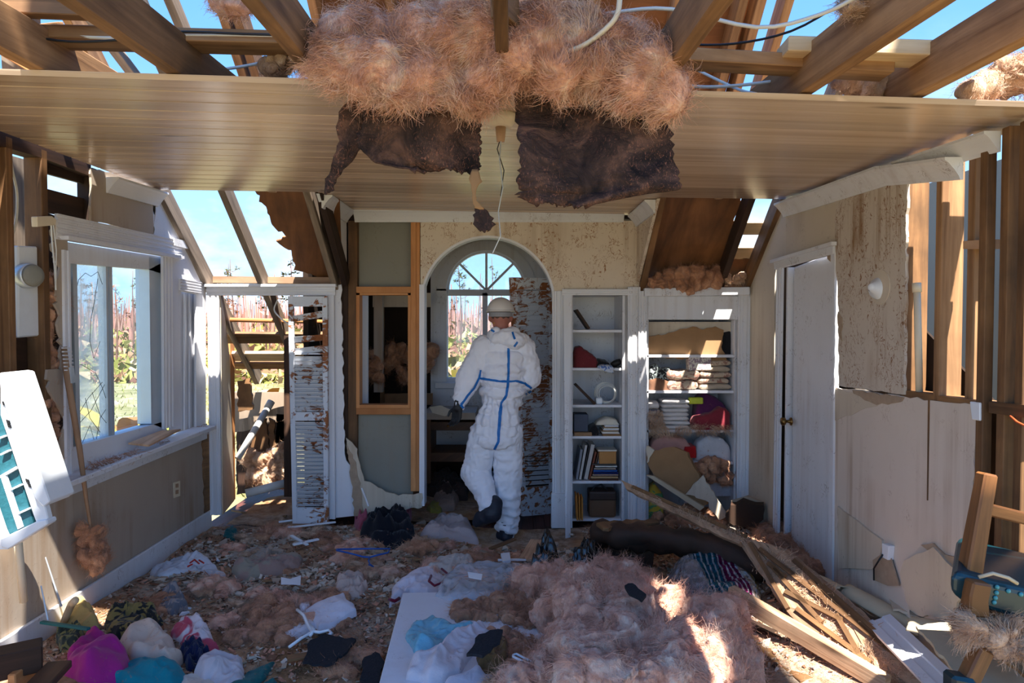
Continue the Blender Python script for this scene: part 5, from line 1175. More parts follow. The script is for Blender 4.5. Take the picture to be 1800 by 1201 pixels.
def folds(V):
    cx_, cz = V[:, 0], V[:, 2]
    w = V+.05*np.column_stack([vn(V, 5, 3), vn(V, 5, 4), vn(V, 5, 6)])
    d = .010*(.5-np.abs(vn(w*np.array([6, 6, 9]), 1, 5)))*2+.004*vn(w, 13, 9)+.007*(.5-np.abs(vn(w*np.array([12, 12, 20]), 1, 15)))*2+.005*(.5-np.abs(vn(w, 34, 25)))*2
    zw = J(0, 712).z
    g = np.exp(-((cz-zw)/.05)**2); d += g*(.008*np.sin(V[:, 0]*140+4*vn(V, 6, 8))-.016)
    d += np.exp(-((cz-(zw-.10))/.09)**2)*.006*np.sin(V[:, 0]*120+3*vn(V, 5, 8))
    d += np.clip((J(0, 850).z-cz)/.3, 0, 1)*.008*np.sin(cz*95+6*vn(V, 5, 21))
    return d
cov, cme = remesh('coverall', cv, .008, M['suit'], per, 6, folds)
bvh = BVHTree.FromPolygons([v.co.copy() for v in cme.vertices], [tuple(p.vertices) for p in cme.polygons])
def tape(pts, w=2.6):
    P = []
    for a, b in zip(pts, pts[1:]):
        n = max(1, int(math.hypot(b[0]-a[0], b[1]-a[1])/3)); P += [(a[0]+(b[0]-a[0])*k/n, a[1]+(b[1]-a[1])*k/n) for k in range(n)]
    P.append(pts[-1]); V = []; F_ = []
    for i, (x, y) in enumerate(P):
        a = P[max(0, i-1)]; b = P[min(len(P)-1, i+1)]; dx, dy = b[0]-a[0], b[1]-a[1]; L = math.hypot(dx, dy); nx, ny = -dy/L*w, dx/L*w
        row = []
        for s in (-1, 0, 1):
            h = bvh.ray_cast(O, ray(x+nx*s, y+ny*s).normalized())
            row.append(None if h[0] is None else h[0]+h[1]*.005)
        if None in row: continue
        V += row
    k = len(V)//3
    for i in range(k-1):
        if (V[3*i+1]-V[3*i+4]).length > .06: continue
        for j in (0, 1): F_.append((3*i+j, 3*i+j+1, 3*i+3+j+1, 3*i+3+j))
    if F_: objm('blue_tape', npmesh('blue_tape', [tuple(v) for v in V], F_), M['tape'], cov)
tape([(894, 612), (894, 640), (893, 671), (890, 695), (881, 709), (879, 728), (877, 758), (876, 776), (869, 790)], 2.2)
tape([(843, 665), (860, 668), (880, 671), (893, 671), (906, 670), (922, 674), (932, 680)], 2.0)
tape([(932, 680), (936, 685), (926, 692), (920, 694)], 2.0)
tape([(845, 650), (842, 664), (833, 682), (822, 695), (811, 711)], 1.8); tape([(810, 711), (817, 720)], 1.8)
tape([(900, 584), (905, 597)], 1.8); tape([(910, 601), (904, 609)], 1.8); tape([(864, 580), (869, 584)], 1.6); tape([(874, 893), (871, 900)], 1.2)
# gloves: five fingers each
def glove(w, dirp, side, seed, flip=1):
    w = Vector(w); d = Vector(dirp).normalized(); s = Vector(side).normalized(); n = d.cross(s)
    bl = bone(w-d*.03, w+d*.02, .030, .032, 4, 1)
    for k in range(5): t = k/4-.5; bl += bone(w+d*.02+s*(t*.05), w+d*.085+s*(t*.062), .018, .015, 5)
    for k, L in enumerate((.066, .078, .074, .058)):
        b0 = w+d*.085+s*((k/3-.5)*.064); c1 = (d*.92+n*.38*flip).normalized(); b1 = b0+c1*L*.5; c2 = (d*.6+n*.8*flip).normalized(); bl += bone(b0, b1, .0105, .0095, 6)+bone(b1, b1+c2*L*.5, .0095, .008, 6)
    b0 = w+d*.025-s*.032; b1 = b0+(d*.6-s*.7+n*.3*flip).normalized()*.04; bl += bone(b0, b1, .013, .011, 5)+bone(b1, b1+(d*.9+n*.4*flip).normalized()*.032, .011, .009, 5)
    remesh('glove', bl, .0042, M['glove'], per, 3)
glove(J(805, 713, 4.86), (-.12, .05, -1), (.8, -.6, 0), 1)
glove(J(921, 689, 5.2), (-.6, .8, -.1), (0, .3, 1), 2)
# boots
bt = bone(J(868, 886, 4.82), J(866, 902, 4.79), 16*U, 17*U, 4)+bone(J(864, 902, 4.79), J(846, 912, 4.84), 17*U, 14*U, 8)+bone(J(852, 910, 4.80), J(838, 919, 4.83), 13*U, 8*U, 6)
remesh('boot', bt, .008, M['boot'], per, 4, lambda V: .004*fbm(V, 25, 4))
ft = J(890, 940, 4.96); ft.z = .05
bt = bone(ft+Vector((0, 0, .08)), ft+Vector((0, 0, .0)), .062, .056, 5)+bone(ft+Vector((0, 0, -.005)), ft+Vector((.03, .20, -.012)), .052, .042, 9, 1, .85)+bone(ft+Vector((.0, -.035, -.012)), ft+Vector((-.045, .02, -.012)), .04, .036, 5)
remesh('boot', bt, .008, M['boot'], per, 4, lambda V: .004*fbm(V, 25, 5))
# hard hat with its cradle strap
hc = hd+Vector((0, -.005, .040))
V0 = []; R_, C_ = 14, 36
for k in range(R_+1):
    t = k/R_*PI/2
    for j in range(C_): a = 2*PI*j/C_; V0.append((hc.x+.099*math.cos(a)*math.cos(t), hc.y+.122*math.sin(a)*math.cos(t), hc.z+.098*math.sin(t)))
hq = [(k*C_+j, k*C_+(j+1) % C_, (k+1)*C_+(j+1) % C_, (k+1)*C_+j) for k in range(R_) for j in range(C_)]
ho = objm('hard_hat', npmesh('hard_hat', V0, hq), M['helmet'], per); sm_ = ho.modifiers.new('s', 'SOLIDIFY'); sm_.thickness = .004
MB().tube([hc+Vector((.101*math.cos(a), .126*math.sin(a)+(.02 if math.sin(a) > 0 else 0), -.003)) for a in [2*PI*k/36 for k in range(37)]], .006, 6, False).build('hat_brim', M['helmet'], ho, True)
mbp = MB(); br = [hc+Vector((.1*math.cos(a), .122*math.sin(a), -.002)) for a in [PI*k/12 for k in range(13)]]; bo = [hc+Vector((.104*math.cos(a), .175*math.sin(a), -.016)) for a in [PI*k/12 for k in range(13)]]
for k in range(12): mbp.prism([br[k], br[k+1], bo[k+1], bo[k]], (0, 0, .004))
mbp.build('hat_peak', M['helmet'], ho)
mbs = MB(); A_ = [PI+.25+(PI-.5)*k/14 for k in range(15)]
for k in range(14):
    p, q = [Vector((hd.x+.090*math.cos(a), hd.y-.0+.112*math.sin(a), hd.z-.012)) for a in (A_[k], A_[k+1])]; mbs.prism([p+Vector((0, 0, .008)), q+Vector((0, 0, .008)), q+Vector((0, 0, .040)), p+Vector((0, 0, .040))], (0, .004, 0))
mbs.build('cradle_strap', M['strap'], ho)
MB().tube([hd+Vector((.05*math.cos(a), -.075+.01*abs(math.cos(a)), -.055+.012*math.sin(a))) for a in [PI*k/12 for k in range(13)]], .0025, 6).build('mask_strap', plain('yellow elastic', S(200, 160, 40)), per, True)

# ------------------------------------------------------------------ the large pieces of wreckage on the floor
pan = thing('fallen_white_panel', 'fallen white panel lying flat under the pink heap, its long edge bare', 'panel', PZ(760, 1150, .1))
MB().prism([PZ(x, y, .15) for x, y in ((708, 1042), (1010, 1036), (1090, 1300), (640, 1300))], (0, 0, -.04)).build('panel_board', M['whiteclean'], pan, bev=.006)
hp = [(930, 1012), (985, 1004), (1050, 992), (1100, 1006), (1128, 1022), (1160, 1076), (1240, 1075), (1300, 1082), (1302, 1130), (1290, 1230), (900, 1230), (950, 1175), (975, 1140), (950, 1080)]
bl = blobs_px(hp, 0, (.06, .12), 75, 81, 0, .20)+blobs_px([(980, 1020), (1090, 1015), (1130, 1070), (1280, 1100), (1270, 1200), (1000, 1200)], 0, (.06, .10), 45, 82, 0, .30)
tag(fluff('insulation_heap', bl, M['pink'], None, 26000, .07, .0009, 83, .02), 'huge heap of pink insulation wool spilled over the fallen panel', 'insulation')
bl = blobs_px([(880, 1190), (1000, 1165), (1080, 1180), (1120, 1260), (880, 1260)], 0, (.05, .09), 26, 84, 0, .16)
tag(fluff('insulation_heap', bl, M['pale'], None, 7000, .07, .0009, 85, .02), 'paler mat of insulation at the near end of the fallen panel', 'insulation')
tag(fluff('insulation_clump', blobs_px([(1110, 1015), (1150, 1012), (1180, 1062), (1290, 1075), (1240, 1090), (1170, 1070)], 0, (.04, .06), 20, 86, 0, .12), M['pinkb'], None, 5000, .06, .0009, 87, .02), 'darker brown insulation clump beside the striped silver bag', 'insulation')
# lath panel: planks, battens, splinters on one sloping plane
A_ = PY(1098, 854, 4.75); C_ = PY(1548, 1198, 2.9); E_ = PY(1470, 1045, 3.3)
LN = (C_-A_).cross(E_-A_).normalized(); LN = LN if LN.z > 0 else -LN
lp_ = thing('lath_panel', 'long sunlit lath panel slanting down from the bookcase to the wreckage', 'panel', C_)
def onl(x, y, h=0): return PP(x, y, A_+LN*h, LN)
def lpoly(nm, poly, h, th, mat, sd=3, amp=1.6): MB().prism([onl(x, y, h) for x, y in rag(poly, amp, 9, sd)], LN*th, onl(*poly[-1])-onl(*poly[0])).build(nm, M[mat], lp_)
lpoly('plank', [(1095, 848), (1112, 856), (1215, 905), (1312, 950), (1303, 962), (1230, 928), (1104, 864)], 0, .03, 'lath', 3, 1.2)
lpoly('backing', [(1303, 960), (1322, 950), (1345, 956), (1392, 972), (1522, 1080), (1665, 1235), (1535, 1235), (1440, 1140), (1382, 1075)], -.03, .012, 'lath', 13)
lpoly('plank', [(1305, 958), (1320, 952), (1420, 1080), (1380, 1070)], 0, .02, 'lath', 4)
lpoly('plank', [(1322, 952), (1345, 958), (1500, 1105), (1560, 1190), (1540, 1200), (1420, 1080)], -.005, .02, 'lath', 5)
lpoly('plank', [(1345, 958), (1380, 972), (1520, 1085), (1660, 1230), (1560, 1210), (1500, 1105)], 0, .02, 'lath', 6)
lpoly('plank', [(1380, 1070), (1420, 1080), (1545, 1200), (1530, 1230), (1440, 1140)], .0, .02, 'lath', 7)
for a, b in (((1112, 856), (1312, 944)), ((1335, 965), (1600, 1170)), ((1395, 985), (1640, 1200)), ((1360, 1000), (1445, 1095)), ((1400, 1070), (1530, 1165)), ((1350, 990), (1380, 1015)), ((1440, 1030), (1560, 1140)), ((1318, 955), (1385, 1070)), ((1470, 1080), (1510, 1150)), ((1380, 1040), (1480, 1090)), ((1425, 1020), (1455, 1062))):
    MB().beam(onl(*a, .03), onl(*b, .03), .022, .014, LN).build('batten', M['stud'], lp_)
sp_ = [onl(1110+t*205+random.uniform(-3, 3), 858+t*96+random.uniform(-5, 5), .032) for t in [random.random() for _ in range(900)]]+[onl(1340+t*260+random.uniform(-30, 40), 975+t*215+random.uniform(-20, 26), .022) for t in [random.random() for _ in range(1500)]]
sp_ = np.array([tuple(p) for p in sp_]); k_ = (vn(sp_, 12, 3) > -.25); sp_ = sp_[k_]
SV_, SQ_ = strand_mesh(sp_, np.tile(np.array(tuple(LN)), (len(sp_), 1)), .05, .0016, 88, .03, 4, .85)
objm('splinters', npmesh('splinters', SV_, SQ_), M['pale'], lp_)['kind'] = 'stuff'
tag(MB().beam(PZ(1284, 1042, .24), PZ(1560, 1205, .12), .05, .075).build('timber_stud', M['lath'], bev=.004), 'square sawn timber lying below the lath panel', 'timber')
for lab, a, b, ha, hb_, w, m in (('splintered timber beneath the near end of the lath panel', (1290, 1085), (1480, 1170), .10, .08, .06, 'darkwood'), ('brown board end on the rubble under the timber', (1310, 1120), (1420, 1200), .07, .06, .08, 'stud')):
    tag(MB().beam(PZ(*a, ha), PZ(*b, hb_), w, .03).build('board_piece', M[m], bev=.003), lab, 'board')
ct = thing('fallen_crown_trim', 'fallen white crown trim lying beside the lath panel', 'trim', PZ(1610, 1150, .25))
a, b = PZ(1544, 1092, .22), PZ(1706, 1252, .20); fluted('trim', a, b, (-.35, -.2, .9), (b-a).cross(Vector((-.35, -.2, .9))), 'whiteclean', ct, .12, 1)
# dark trunk-like beam
P_ = [PZ(1045, 938, .26), PZ(1090, 940, .30), PZ(1150, 944, .30), PZ(1220, 955, .28), PZ(1290, 978, .24), PZ(1350, 1002, .2)]
mbw = MB(); pts = []
for i in range(len(P_)-1): pts += [P_[i].lerp(P_[i+1], k/6) for k in range(6)]
mbw.tube(pts+[P_[-1]], [.03]+[.085+.012*math.sin(i*1.7) for i in range(len(pts))], 16)
bo_ = mbw.build('rotten_beam', M['darkwood'], None, True)
for v in bo_.data.vertices: c = np.array([tuple(v.co)]); v.co += Vector((0, .02, .03))*float(fbm(c*np.array([2, 8, 8]), 1.5, 5)[0])
tag(bo_, 'dark rotten round beam lying before the bookcase and linen closet', 'beam')
for i, (q, m, lab) in enumerate((([(1040, 985), (1060, 950), (1100, 960), (1150, 975), (1145, 1000), (1090, 990)], 'darkwood', 'dark splintered board under the rotten beam'), ([(1048, 925), (1062, 922), (1150, 918), (1160, 924), (1060, 934)], 'stud', 'split board lying on the rotten beam'), ([(1080, 985), (1110, 965), (1118, 972), (1090, 992)], 'card', 'brown scrap tucked below the rotten beam'))):
    tag(MB().prism([PZ(x, y, .16 if i != 1 else .34) for x, y in rag(q, 2, 8, i)], (0, 0, .02)).build('splintered_board', M[m]), lab, 'board')
# round dark piece
rd = thing('round_dark_board', 'round dark brown board edge standing in the rubble by the wall corner', 'board', PY(1312, 925, 4.7))
r_ = random.Random(4); rp2 = [(1312+36*math.cos(a)*r_.uniform(.75, 1.1), 906+26*math.sin(a)*r_.uniform(.75, 1.1)) for a in [2*PI*k/18 for k in range(18)]]
MB().prism([PY(x, y, 4.75) for x, y in rp2], (.02, .05, .01)).build('disc', M['darkwood'], rd)
MB().prism([PY(x, y, 4.80) for x, y in [(1285, 880), (1312, 872), (1340, 884), (1350, 905), (1340, 925), (1300, 926)]], (.02, .02, .0)).build('torn_rim', M['gyp'], rd)
# silver striped bag
t = NT('striped silver foil'); o_ = t.coord(); sx = t.n('ShaderNodeSeparateXYZ', {0: o_}).outputs['X']
sx = t.math('ADD', sx, t.math('MULTIPLY', t.math('SUBTRACT', t.noise(o_, 3, 2), .5), .06))
wv_ = t.math('SINE', t.math('MULTIPLY', sx, 210.)); ln = t.ramp(wv_, (.45, 0.), (.6, 1.))
band = t.n('ShaderNodeMapRange', {0: sx, 1: .98, 2: 1.42}).outputs[0]
bc = t.n('ShaderNodeValToRGB', {0: band}); e_ = bc.color_ramp; e_.interpolation = 'CONSTANT'
e_.elements[0].position = 0; e_.elements[0].color = S(206, 206, 212); e_.elements[1].position = .14; e_.elements[1].color = S(10, 98, 122)
for p, c in ((.42, S(116, 24, 84)), (.66, S(208, 204, 196)), (.80, S(206, 204, 140))): x_ = e_.elements.new(p); x_.color = c
inb = t.ramp(band, (.13, 0.), (.14, 1.)); cstr = t.mix(t.math('MULTIPLY', ln, inb), bc.outputs[0], S(196, 200, 206))
cstr = t.mix(inb, S(170, 172, 180), cstr)
t.p.inputs['Metallic'].default_value = .85; t.bump(t.noise(o_, 26, 5, .65, 1), 1.0, .05); M['foil'] = t.fin(cstr, .16, .6)
def mnd2(name, label, cat, poly, h, mat, **k): return tag(mound(name, poly, h, mat, **k), label, cat)
mnd2('striped_foil_bag', 'shiny silver bag with teal and magenta stripes beside the lath panel', 'bag', [(1165, 1012), (1190, 996), (1240, 985), (1290, 992), (1330, 1010), (1338, 1042), (1310, 1064), (1268, 1062), (1205, 1056), (1172, 1040)], .40, M['foil'], z0=.10, fold=.10, seed=4, prof=.6, rings=22, segs=72, fq=22)
mnd2('black_garbage_bag', 'black plastic bag with a pointed peak behind the pink heap', 'bag', [(922, 1018), (942, 985), (965, 968), (985, 985), (994, 1008), (965, 1018)], .62, M['bagblack'], z0=.10, seed=5, fold=.25, fq=20, prof=1.5)
mnd2('black_garbage_bag', 'rounded black plastic bag beside the rotten beam', 'bag', [(1002, 1000), (1008, 978), (1028, 966), (1048, 975), (1056, 992), (1030, 1004)], .50, M['bagblack'], z0=.10, seed=6, fold=.3, fq=24)
# beige sheets curled up along the wall
def curl(name, label, cat, a, b, r, arc, mat, seed=1, th=.004, spin=0.0):
    a = Vector(a); b = Vector(b); d = (b-a).normalized(); x = d.cross(Vector((0, 0, 1))).normalized(); z = x.cross(d); rr = random.Random(seed); V = []; n, m = 16, 18
    for i in range(n+1):
        for j in range(m+1):
            t = spin+arc*j/m; R = r*(1+.35*j/m); V.append(tuple(a.lerp(b, i/n)+d*rr.uniform(-.008, .008)*(i in (0, n))+x*(R*math.cos(t))+z*(R*math.sin(t))))
    V = np.array(V); V += .012*np.column_stack([fbm(V, 6, seed), fbm(V, 6, seed+1), fbm(V, 6, seed+2)])
    q = [(i*(m+1)+j, i*(m+1)+j+1, (i+1)*(m+1)+j+1, (i+1)*(m+1)+j) for i in range(n) for j in range(m)]
    o = objm(name, npmesh(name, V, q), mat); mo = o.modifiers.new('s', 'SOLIDIFY'); mo.thickness = th
    return tag(o, label, cat)
curl('curled_sheet', 'curled beige wall sheet standing over the upper edge of the lath panel', 'sheet', PZ(1418, 1026, .22), PZ(1478, 1056, .22), .06, 2.4, M['paperb'], 3, spin=.9)
curl('curled_sheet', 'long beige sheet with a rolled edge below the drywall hole', 'sheet', PZ(1484, 1048, .22), PZ(1622, 1122, .20), .05, 2.6, M['paperb'], 4, spin=.4)
curl('curled_sheet', 'pale torn sheet curling next to the fallen crown trim', 'sheet', PZ(1604, 1118, .28), PZ(1672, 1134, .30), .06, 2.2, M['paperb'], 5, spin=.6)
for i, (q, z, m, nm, lab) in enumerate((
    ([(1610, 1105), (1670, 1098), (1720, 1120), (1800, 1190), (1860, 1260), (1740, 1260)], .40, 'paperb', 'cardboard_sheet', 'large beige card sheet lying below the broken chair'),
    ([(1700, 1085), (1760, 1100), (1830, 1170), (1830, 1215), (1720, 1130)], .46, 'card', 'cardboard_sheet', 'darker card sheet tucked under the chair stuffing'),
    ([(1596, 1040), (1650, 1045), (1664, 1070), (1655, 1098), (1600, 1085)], .30, 'greypanel', 'green_board', 'greenish broken board end at the foot of the drywall'),
    ([(1560, 1050), (1610, 1060), (1625, 1085), (1570, 1075)], .27, 'drywall2', 'plaster_slab', 'pale plaster slab in the rubble by the green board'))):
    tag(MB().prism([PZ(x, y, z) for x, y in rag(q, 2, 9, i)], (0, 0, .012)).build(nm, M[m]), lab, nm.split('_')[-1])
tuft('pink wool bulging along the wall foot behind the rolled sheet', [(1480, 1005), (1540, 1010), (1600, 1050), (1600, 1075), (1520, 1045)], 0, 30, 91, 'pinkb', (.05, .08), 5000, .07, floor=.16)
tuft('brown wool and bark heaped at the door foot', [(1330, 920), (1380, 940), (1450, 985), (1445, 1015), (1370, 975), (1330, 945)], 0, 34, 92, 'pinkb', (.04, .07), 4000, .07, floor=.12)
tuft('brown wool piled before the fallen plaster panel', [(1150, 890), (1240, 895), (1300, 905), (1310, 925), (1220, 925), (1150, 912)], 0, 30, 93, 'pinkb', (.03, .06), 4000, .06, floor=.10)
# broken chair
ch = thing('broken_chair', 'broken wooden chair with teal vinyl seat and nail heads, tipped against the studs', 'chair', PY(1740, 1180, 2.2))
MB().beam(PY(1735, 832, 2.22), PY(1700, 1030, 2.2), .046, .05, (0, 1, 0), 1.2).build('back_post', M['chairwood'], ch, bev=.006)
MB().beam(PY(1722, 892, 2.24), PY(1860, 926, 2.3), .04, .028, (0, 1, 0)).build('crossbar', M['chairwood'], ch, bev=.005)
MB().prism([PY(x, y, 2.14) for x, y in ((1676, 1006), (1692, 1010), (1730, 1020), (1860, 1050), (1860, 1110), (1750, 1080), (1690, 1060), (1670, 1044), (1671, 1020))], (.18, .25, .04)).build('seat_cushion', M['teal leather'], ch, bev=.02, seg=3)
for x, y in ((1752, 1032), (1751, 1042), (1749, 1051), (1747, 1059), (1772, 1039), (1794, 1045), (1815, 1050)): MB().lathe(PY(x, y, 2.14), [(.008, 0), (.007, .004), (.003, .007)], (0, -1, 0), 10).build('nail_head', M['stud_nail'], ch, True)
MB().prism([PY(x, y, 2.10) for x, y in ((1712, 1024), (1746, 1030), (1740, 1060), (1742, 1088), (1704, 1086), (1706, 1050))], (0, .05, 0)).build('wood_bracket', M['chairwood'], ch, bev=.006)
MB().beam(PY(1728, 1140, 2.1), PY(1692, 1215, 2.08), .05, .05, (0, 1, 0)).build('leg', M['chairwood'], ch, bev=.006)
MB().prism([PY(x, y, 2.05) for x, y in ((1676, 1190), (1720, 1198), (1720, 1240), (1676, 1240))], (0, .06, 0)).build('foot_rail', M['teal leather'], ch, bev=.01)
fluff('stuffing', blobs_px([(1700, 1090), (1745, 1095), (1800, 1105), (1830, 1150), (1770, 1140), (1720, 1130), (1700, 1110)], 2.12, (.02, .035), 26, 95, .04)+blobs_px([(1690, 1080), (1710, 1075), (1706, 1100), (1692, 1110)], 2.15, (.012, .02), 6, 96, .02), M['pale'], ch, 3000, .07, .001, 97, .04)
MB().tube([PY(1720, 1015, 2.13), PY(1745, 1008, 2.12), PY(1772, 1016, 2.12), PY(1788, 1026, 2.13)], .006, 6).build('torn_webbing', M['paperb'], ch, True)
# planks in the window side corner
for lab, a, b, z0, z1, w, h, m in (('dark split beam lying in the corner nearest the window wall', (-60, 1180), (75, 1150), .30, .30, .10, .10, 'darkwood'), ('short brown board end on the corner timber', (60, 1215), (105, 1168), .26, .26, .09, .03, 'desk'), ('yellowish board on edge in the corner timber', (20, 1205), (62, 1172), .24, .24, .03, .08, 'orange')):
    tag(MB().beam(PZ(*a, z0), PZ(*b, z1), w, h).build('timber', M[m], bev=.004), lab, 'timber')
# ------------------------------------------------------------------ clothes, bags and small things on the floor
def it(name, label, cat, poly, h, mat, **k): return tag(mound(name, poly, h, mat, **k), label, cat)
it('magenta_shirt', 'magenta shirt crumpled in the clothes pile near the window wall', 'shirt', [(112, 1200), (118, 1160), (150, 1125), (170, 1110), (188, 1120), (200, 1150), (232, 1165), (225, 1195), (190, 1205), (140, 1215)], .22, FB('magenta', (168, 36, 126)), seed=1, prof=.8, fq=11, fold=.3)
it('teal_shirt', 'bright teal shirt spread below the cream one', 'shirt', [(180, 1205), (205, 1172), (260, 1160), (310, 1165), (332, 1185), (310, 1205), (250, 1215)], .14, FB('teal shirt', (10, 122, 138)), seed=2, fq=11, fold=.35)
it('navy_sleeve', 'dark navy sleeve poking from under the teal shirt', 'sleeve', [(166, 1200), (180, 1182), (196, 1186), (200, 1205), (180, 1212)], .09, FB('navy', (20, 30, 66)), seed=3)
it('cream_shirt', 'cream shirt twisted between the magenta and navy clothes', 'shirt', [(208, 1130), (232, 1108), (270, 1102), (300, 1118), (322, 1150), (300, 1166), (262, 1162), (228, 1155)], .18, FB('cream shirt', (206, 186, 170)), seed=4, fq=12, fold=.4)
it('white_floral_shirt', 'white shirt with red floral print heaped behind the navy cloth', 'shirt', [(300, 1112), (316, 1095), (345, 1092), (368, 1110), (386, 1132), (360, 1140), (325, 1130)], .16, FB('white floral', (212, 200, 204), (176, 70, 90), 5), seed=5, fq=12)
it('navy_cloth', 'navy blue cloth between the cream shirt and the white rags', 'cloth', [(314, 1140), (326, 1126), (352, 1130), (374, 1146), (352, 1164), (330, 1168)], .12, FB('navy', (20, 30, 66)), seed=6)
it('dark_print_blouse', 'dark blouse with olive paisley print in the clothes pile', 'blouse', [(180, 1098), (205, 1072), (235, 1058), (262, 1062), (290, 1090), (282, 1110), (240, 1112), (205, 1118), (186, 1110)], .17, FB('paisley', (36, 38, 40), (126, 112, 66), 20), seed=7, fq=14)
it('olive_print_cloth', 'olive and grey printed cloth next to the yellow bag', 'cloth', [(98, 1120), (104, 1100), (128, 1098), (148, 1112), (140, 1140), (108, 1142)], .14, FB('olive print', (56, 66, 60), (126, 124, 78), 24), seed=8, fq=16)
yb = thing('yellow_shirt', 'pale yellow shirt propped up against a curved stick', 'shirt', PZ(145, 1095, .06))
mound('shirt', [(112, 1092), (118, 1065), (134, 1045), (150, 1058), (172, 1078), (176, 1095), (140, 1102)], .24, FB('pale yellow', (186, 160, 100)), None, yb, seed=9, prof=1.0, fq=12, fold=.25)
MB().tube([PZ(112, 1096, .08), PZ(118, 1080, .14), PZ(126, 1062, .2), PZ(132, 1056, .28)], .018, 10).build('stick', M['palewood'], yb, True)
tag(MB().beam(PZ(73, 1094, .17), PZ(156, 1106, .20), .02, .012).build('painted_slat_piece', plain('teal paint', S(20, 96, 100)), bev=.002), 'thin teal painted slat lying on the clothes pile', 'slat')
it('white_rags', 'white rags with a knotted strap below the navy cloth', 'rags', [(338, 1180), (345, 1160), (372, 1150), (395, 1142), (428, 1155), (430, 1185), (400, 1200), (360, 1195)], .12, FB('white rags', (192, 184, 190)), seed=10, fq=18, fold=.5)
it('white_hat', 'off-white round cap lying at the bottom of the clothes pile', 'cap', [(310, 1210), (318, 1188), (345, 1176), (375, 1180), (388, 1200), (380, 1220), (340, 1226)], .10, FB('off white cap', (204, 196, 186)), seed=11, fold=.1)
it('plastic_bag', 'white plastic carrier bag with red print near the window wall', 'bag', [(258, 1000), (275, 985), (305, 975), (335, 972), (365, 982), (402, 1004), (385, 1008), (345, 1000), (310, 1006), (280, 1010)], .12, M['plasticwhite'], seed=12, fq=16, fold=.4)
rp_ = thing('red_print', 'red printed mark on the white carrier bag', 'print', PZ(348, 988, .15))
for i, (a, b) in enumerate((((334, 990), (342, 984)), ((342, 984), (350, 991)), ((350, 985), (358, 990)), ((338, 992), (330, 996)))): MB().tube([PZ(*a, .165), PZ(*b, .165)], .005, 5).build('stroke', plain('red ink', S(190, 50, 44)), rp_)
it('grey_pink_clothes', 'grey and dusty pink clothes bundle on the open floor', 'clothes', [(402, 1000), (412, 985), (450, 975), (500, 968), (530, 975), (526, 992), (480, 1002), (440, 1008), (412, 1008)], .11, FB('dusty pink clothes', (158, 130, 120), (150, 140, 124), 4), seed=13, fq=16, fold=.5)
it('grey_rag', 'grey rag stretched behind the dusty pink bundle', 'rag', [(395, 982), (410, 968), (450, 962), (480, 966), (470, 978), (430, 984)], .07, FB('grey rag', (168, 152, 138)), seed=14, fq=18, fold=.5)
# clothes pile by the stud bay
it('navy_garment', 'dark navy garment in the clothes pile by the stud bay', 'garment', [(632, 930), (640, 900), (660, 884), (690, 884), (715, 900), (732, 935), (700, 945), (660, 940)], .42, FB('dark navy', (20, 22, 32)), seed=15, fq=12, fold=.35)
it('maroon_garment', 'maroon garment on top of the clothes pile by the stud bay', 'garment', [(650, 888), (662, 868), (682, 856), (704, 866), (712, 886), (690, 894)], .45, FB('dark maroon', (66, 20, 32)), seed=16, fq=12)
it('pink_garment', 'pink garment at the window side of the dark clothes pile', 'garment', [(622, 912), (626, 890), (642, 880), (652, 890), (646, 920), (630, 926)], .3, FB('pink garment', (166, 84, 104)), seed=17)
it('pink_sleeve', 'pink sleeve on the arch side of the dark clothes pile', 'sleeve', [(704, 905), (706, 884), (718, 880), (724, 892), (716, 906)], .34, FB('pink garment', (166, 84, 104)), seed=18)
it('pink_cloth', 'bright pink cloth edge peeping in front of the navy garment', 'cloth', [(640, 940), (650, 930), (670, 934), (684, 944), (660, 946)], .05, FB('bright pink', (190, 86, 112)), seed=19)
tag(MB().beam(PY(636, 858, 4.98), PY(648, 890, 4.95), .012, .008, (0, 1, 0)).build('white_stick', M['white']), 'thin white stick standing in the pink clothes', 'stick')
it('white_sheet', 'grey-white bed sheet crumpled beside the worker boot', 'sheet', [(736, 938), (752, 918), (772, 900), (790, 905), (820, 912), (842, 930), (840, 942), (800, 940), (765, 944)], .13, FB('grey white sheet', (184, 168, 166)), seed=20, fq=13, fold=.55)
# shirt, plastics and cloths on the panel
bs = thing('baby_shirt', 'small white shirt with maroon edging at the end of the fallen panel', 'shirt', PZ(740, 1030, .15))
mound('cloth', [(686, 1052), (690, 1030), (706, 1012), (730, 1000), (765, 992), (784, 1010), (776, 1034), (752, 1042), (722, 1036), (704, 1046)], .12, FB('white shirt', (222, 214, 224)), None, bs, seed=21, fq=12, fold=.35)
MB().tube([PZ(684, 1054, .085), PZ(694, 1057, .09), PZ(702, 1052, .09)], .010, 6).build('cuff', FB('maroon trim', (110, 20, 46)), bs, True)
MB().tube([PZ(758, 1012, .17), PZ(754, 1022, .165), PZ(764, 1030, .16), PZ(778, 1024, .17), PZ(788, 1010, .17), PZ(776, 1000, .19)], .007, 6).build('neck_trim', FB('maroon trim', (110, 20, 46)), bs, True)
it('white_shirt', 'white and grey shirt lying behind the maroon-edged one', 'shirt', [(752, 1000), (765, 982), (800, 975), (832, 980), (836, 996), (800, 1006)], .10, FB('white grey shirt', (196, 186, 178)), seed=22, fq=14, fold=.5)
cb = thing('clear_plastic_bag', 'clear plastic bag with a printed label on the wreckage by the heap', 'bag', PZ(850, 1030, .16))
mound('film', [(768, 1048), (778, 1015), (812, 996), (860, 988), (915, 992), (930, 1010), (900, 1030), (860, 1046), (815, 1060), (785, 1060)], .12, M['plastic'], .13, cb, seed=23, fq=16, fold=.5)
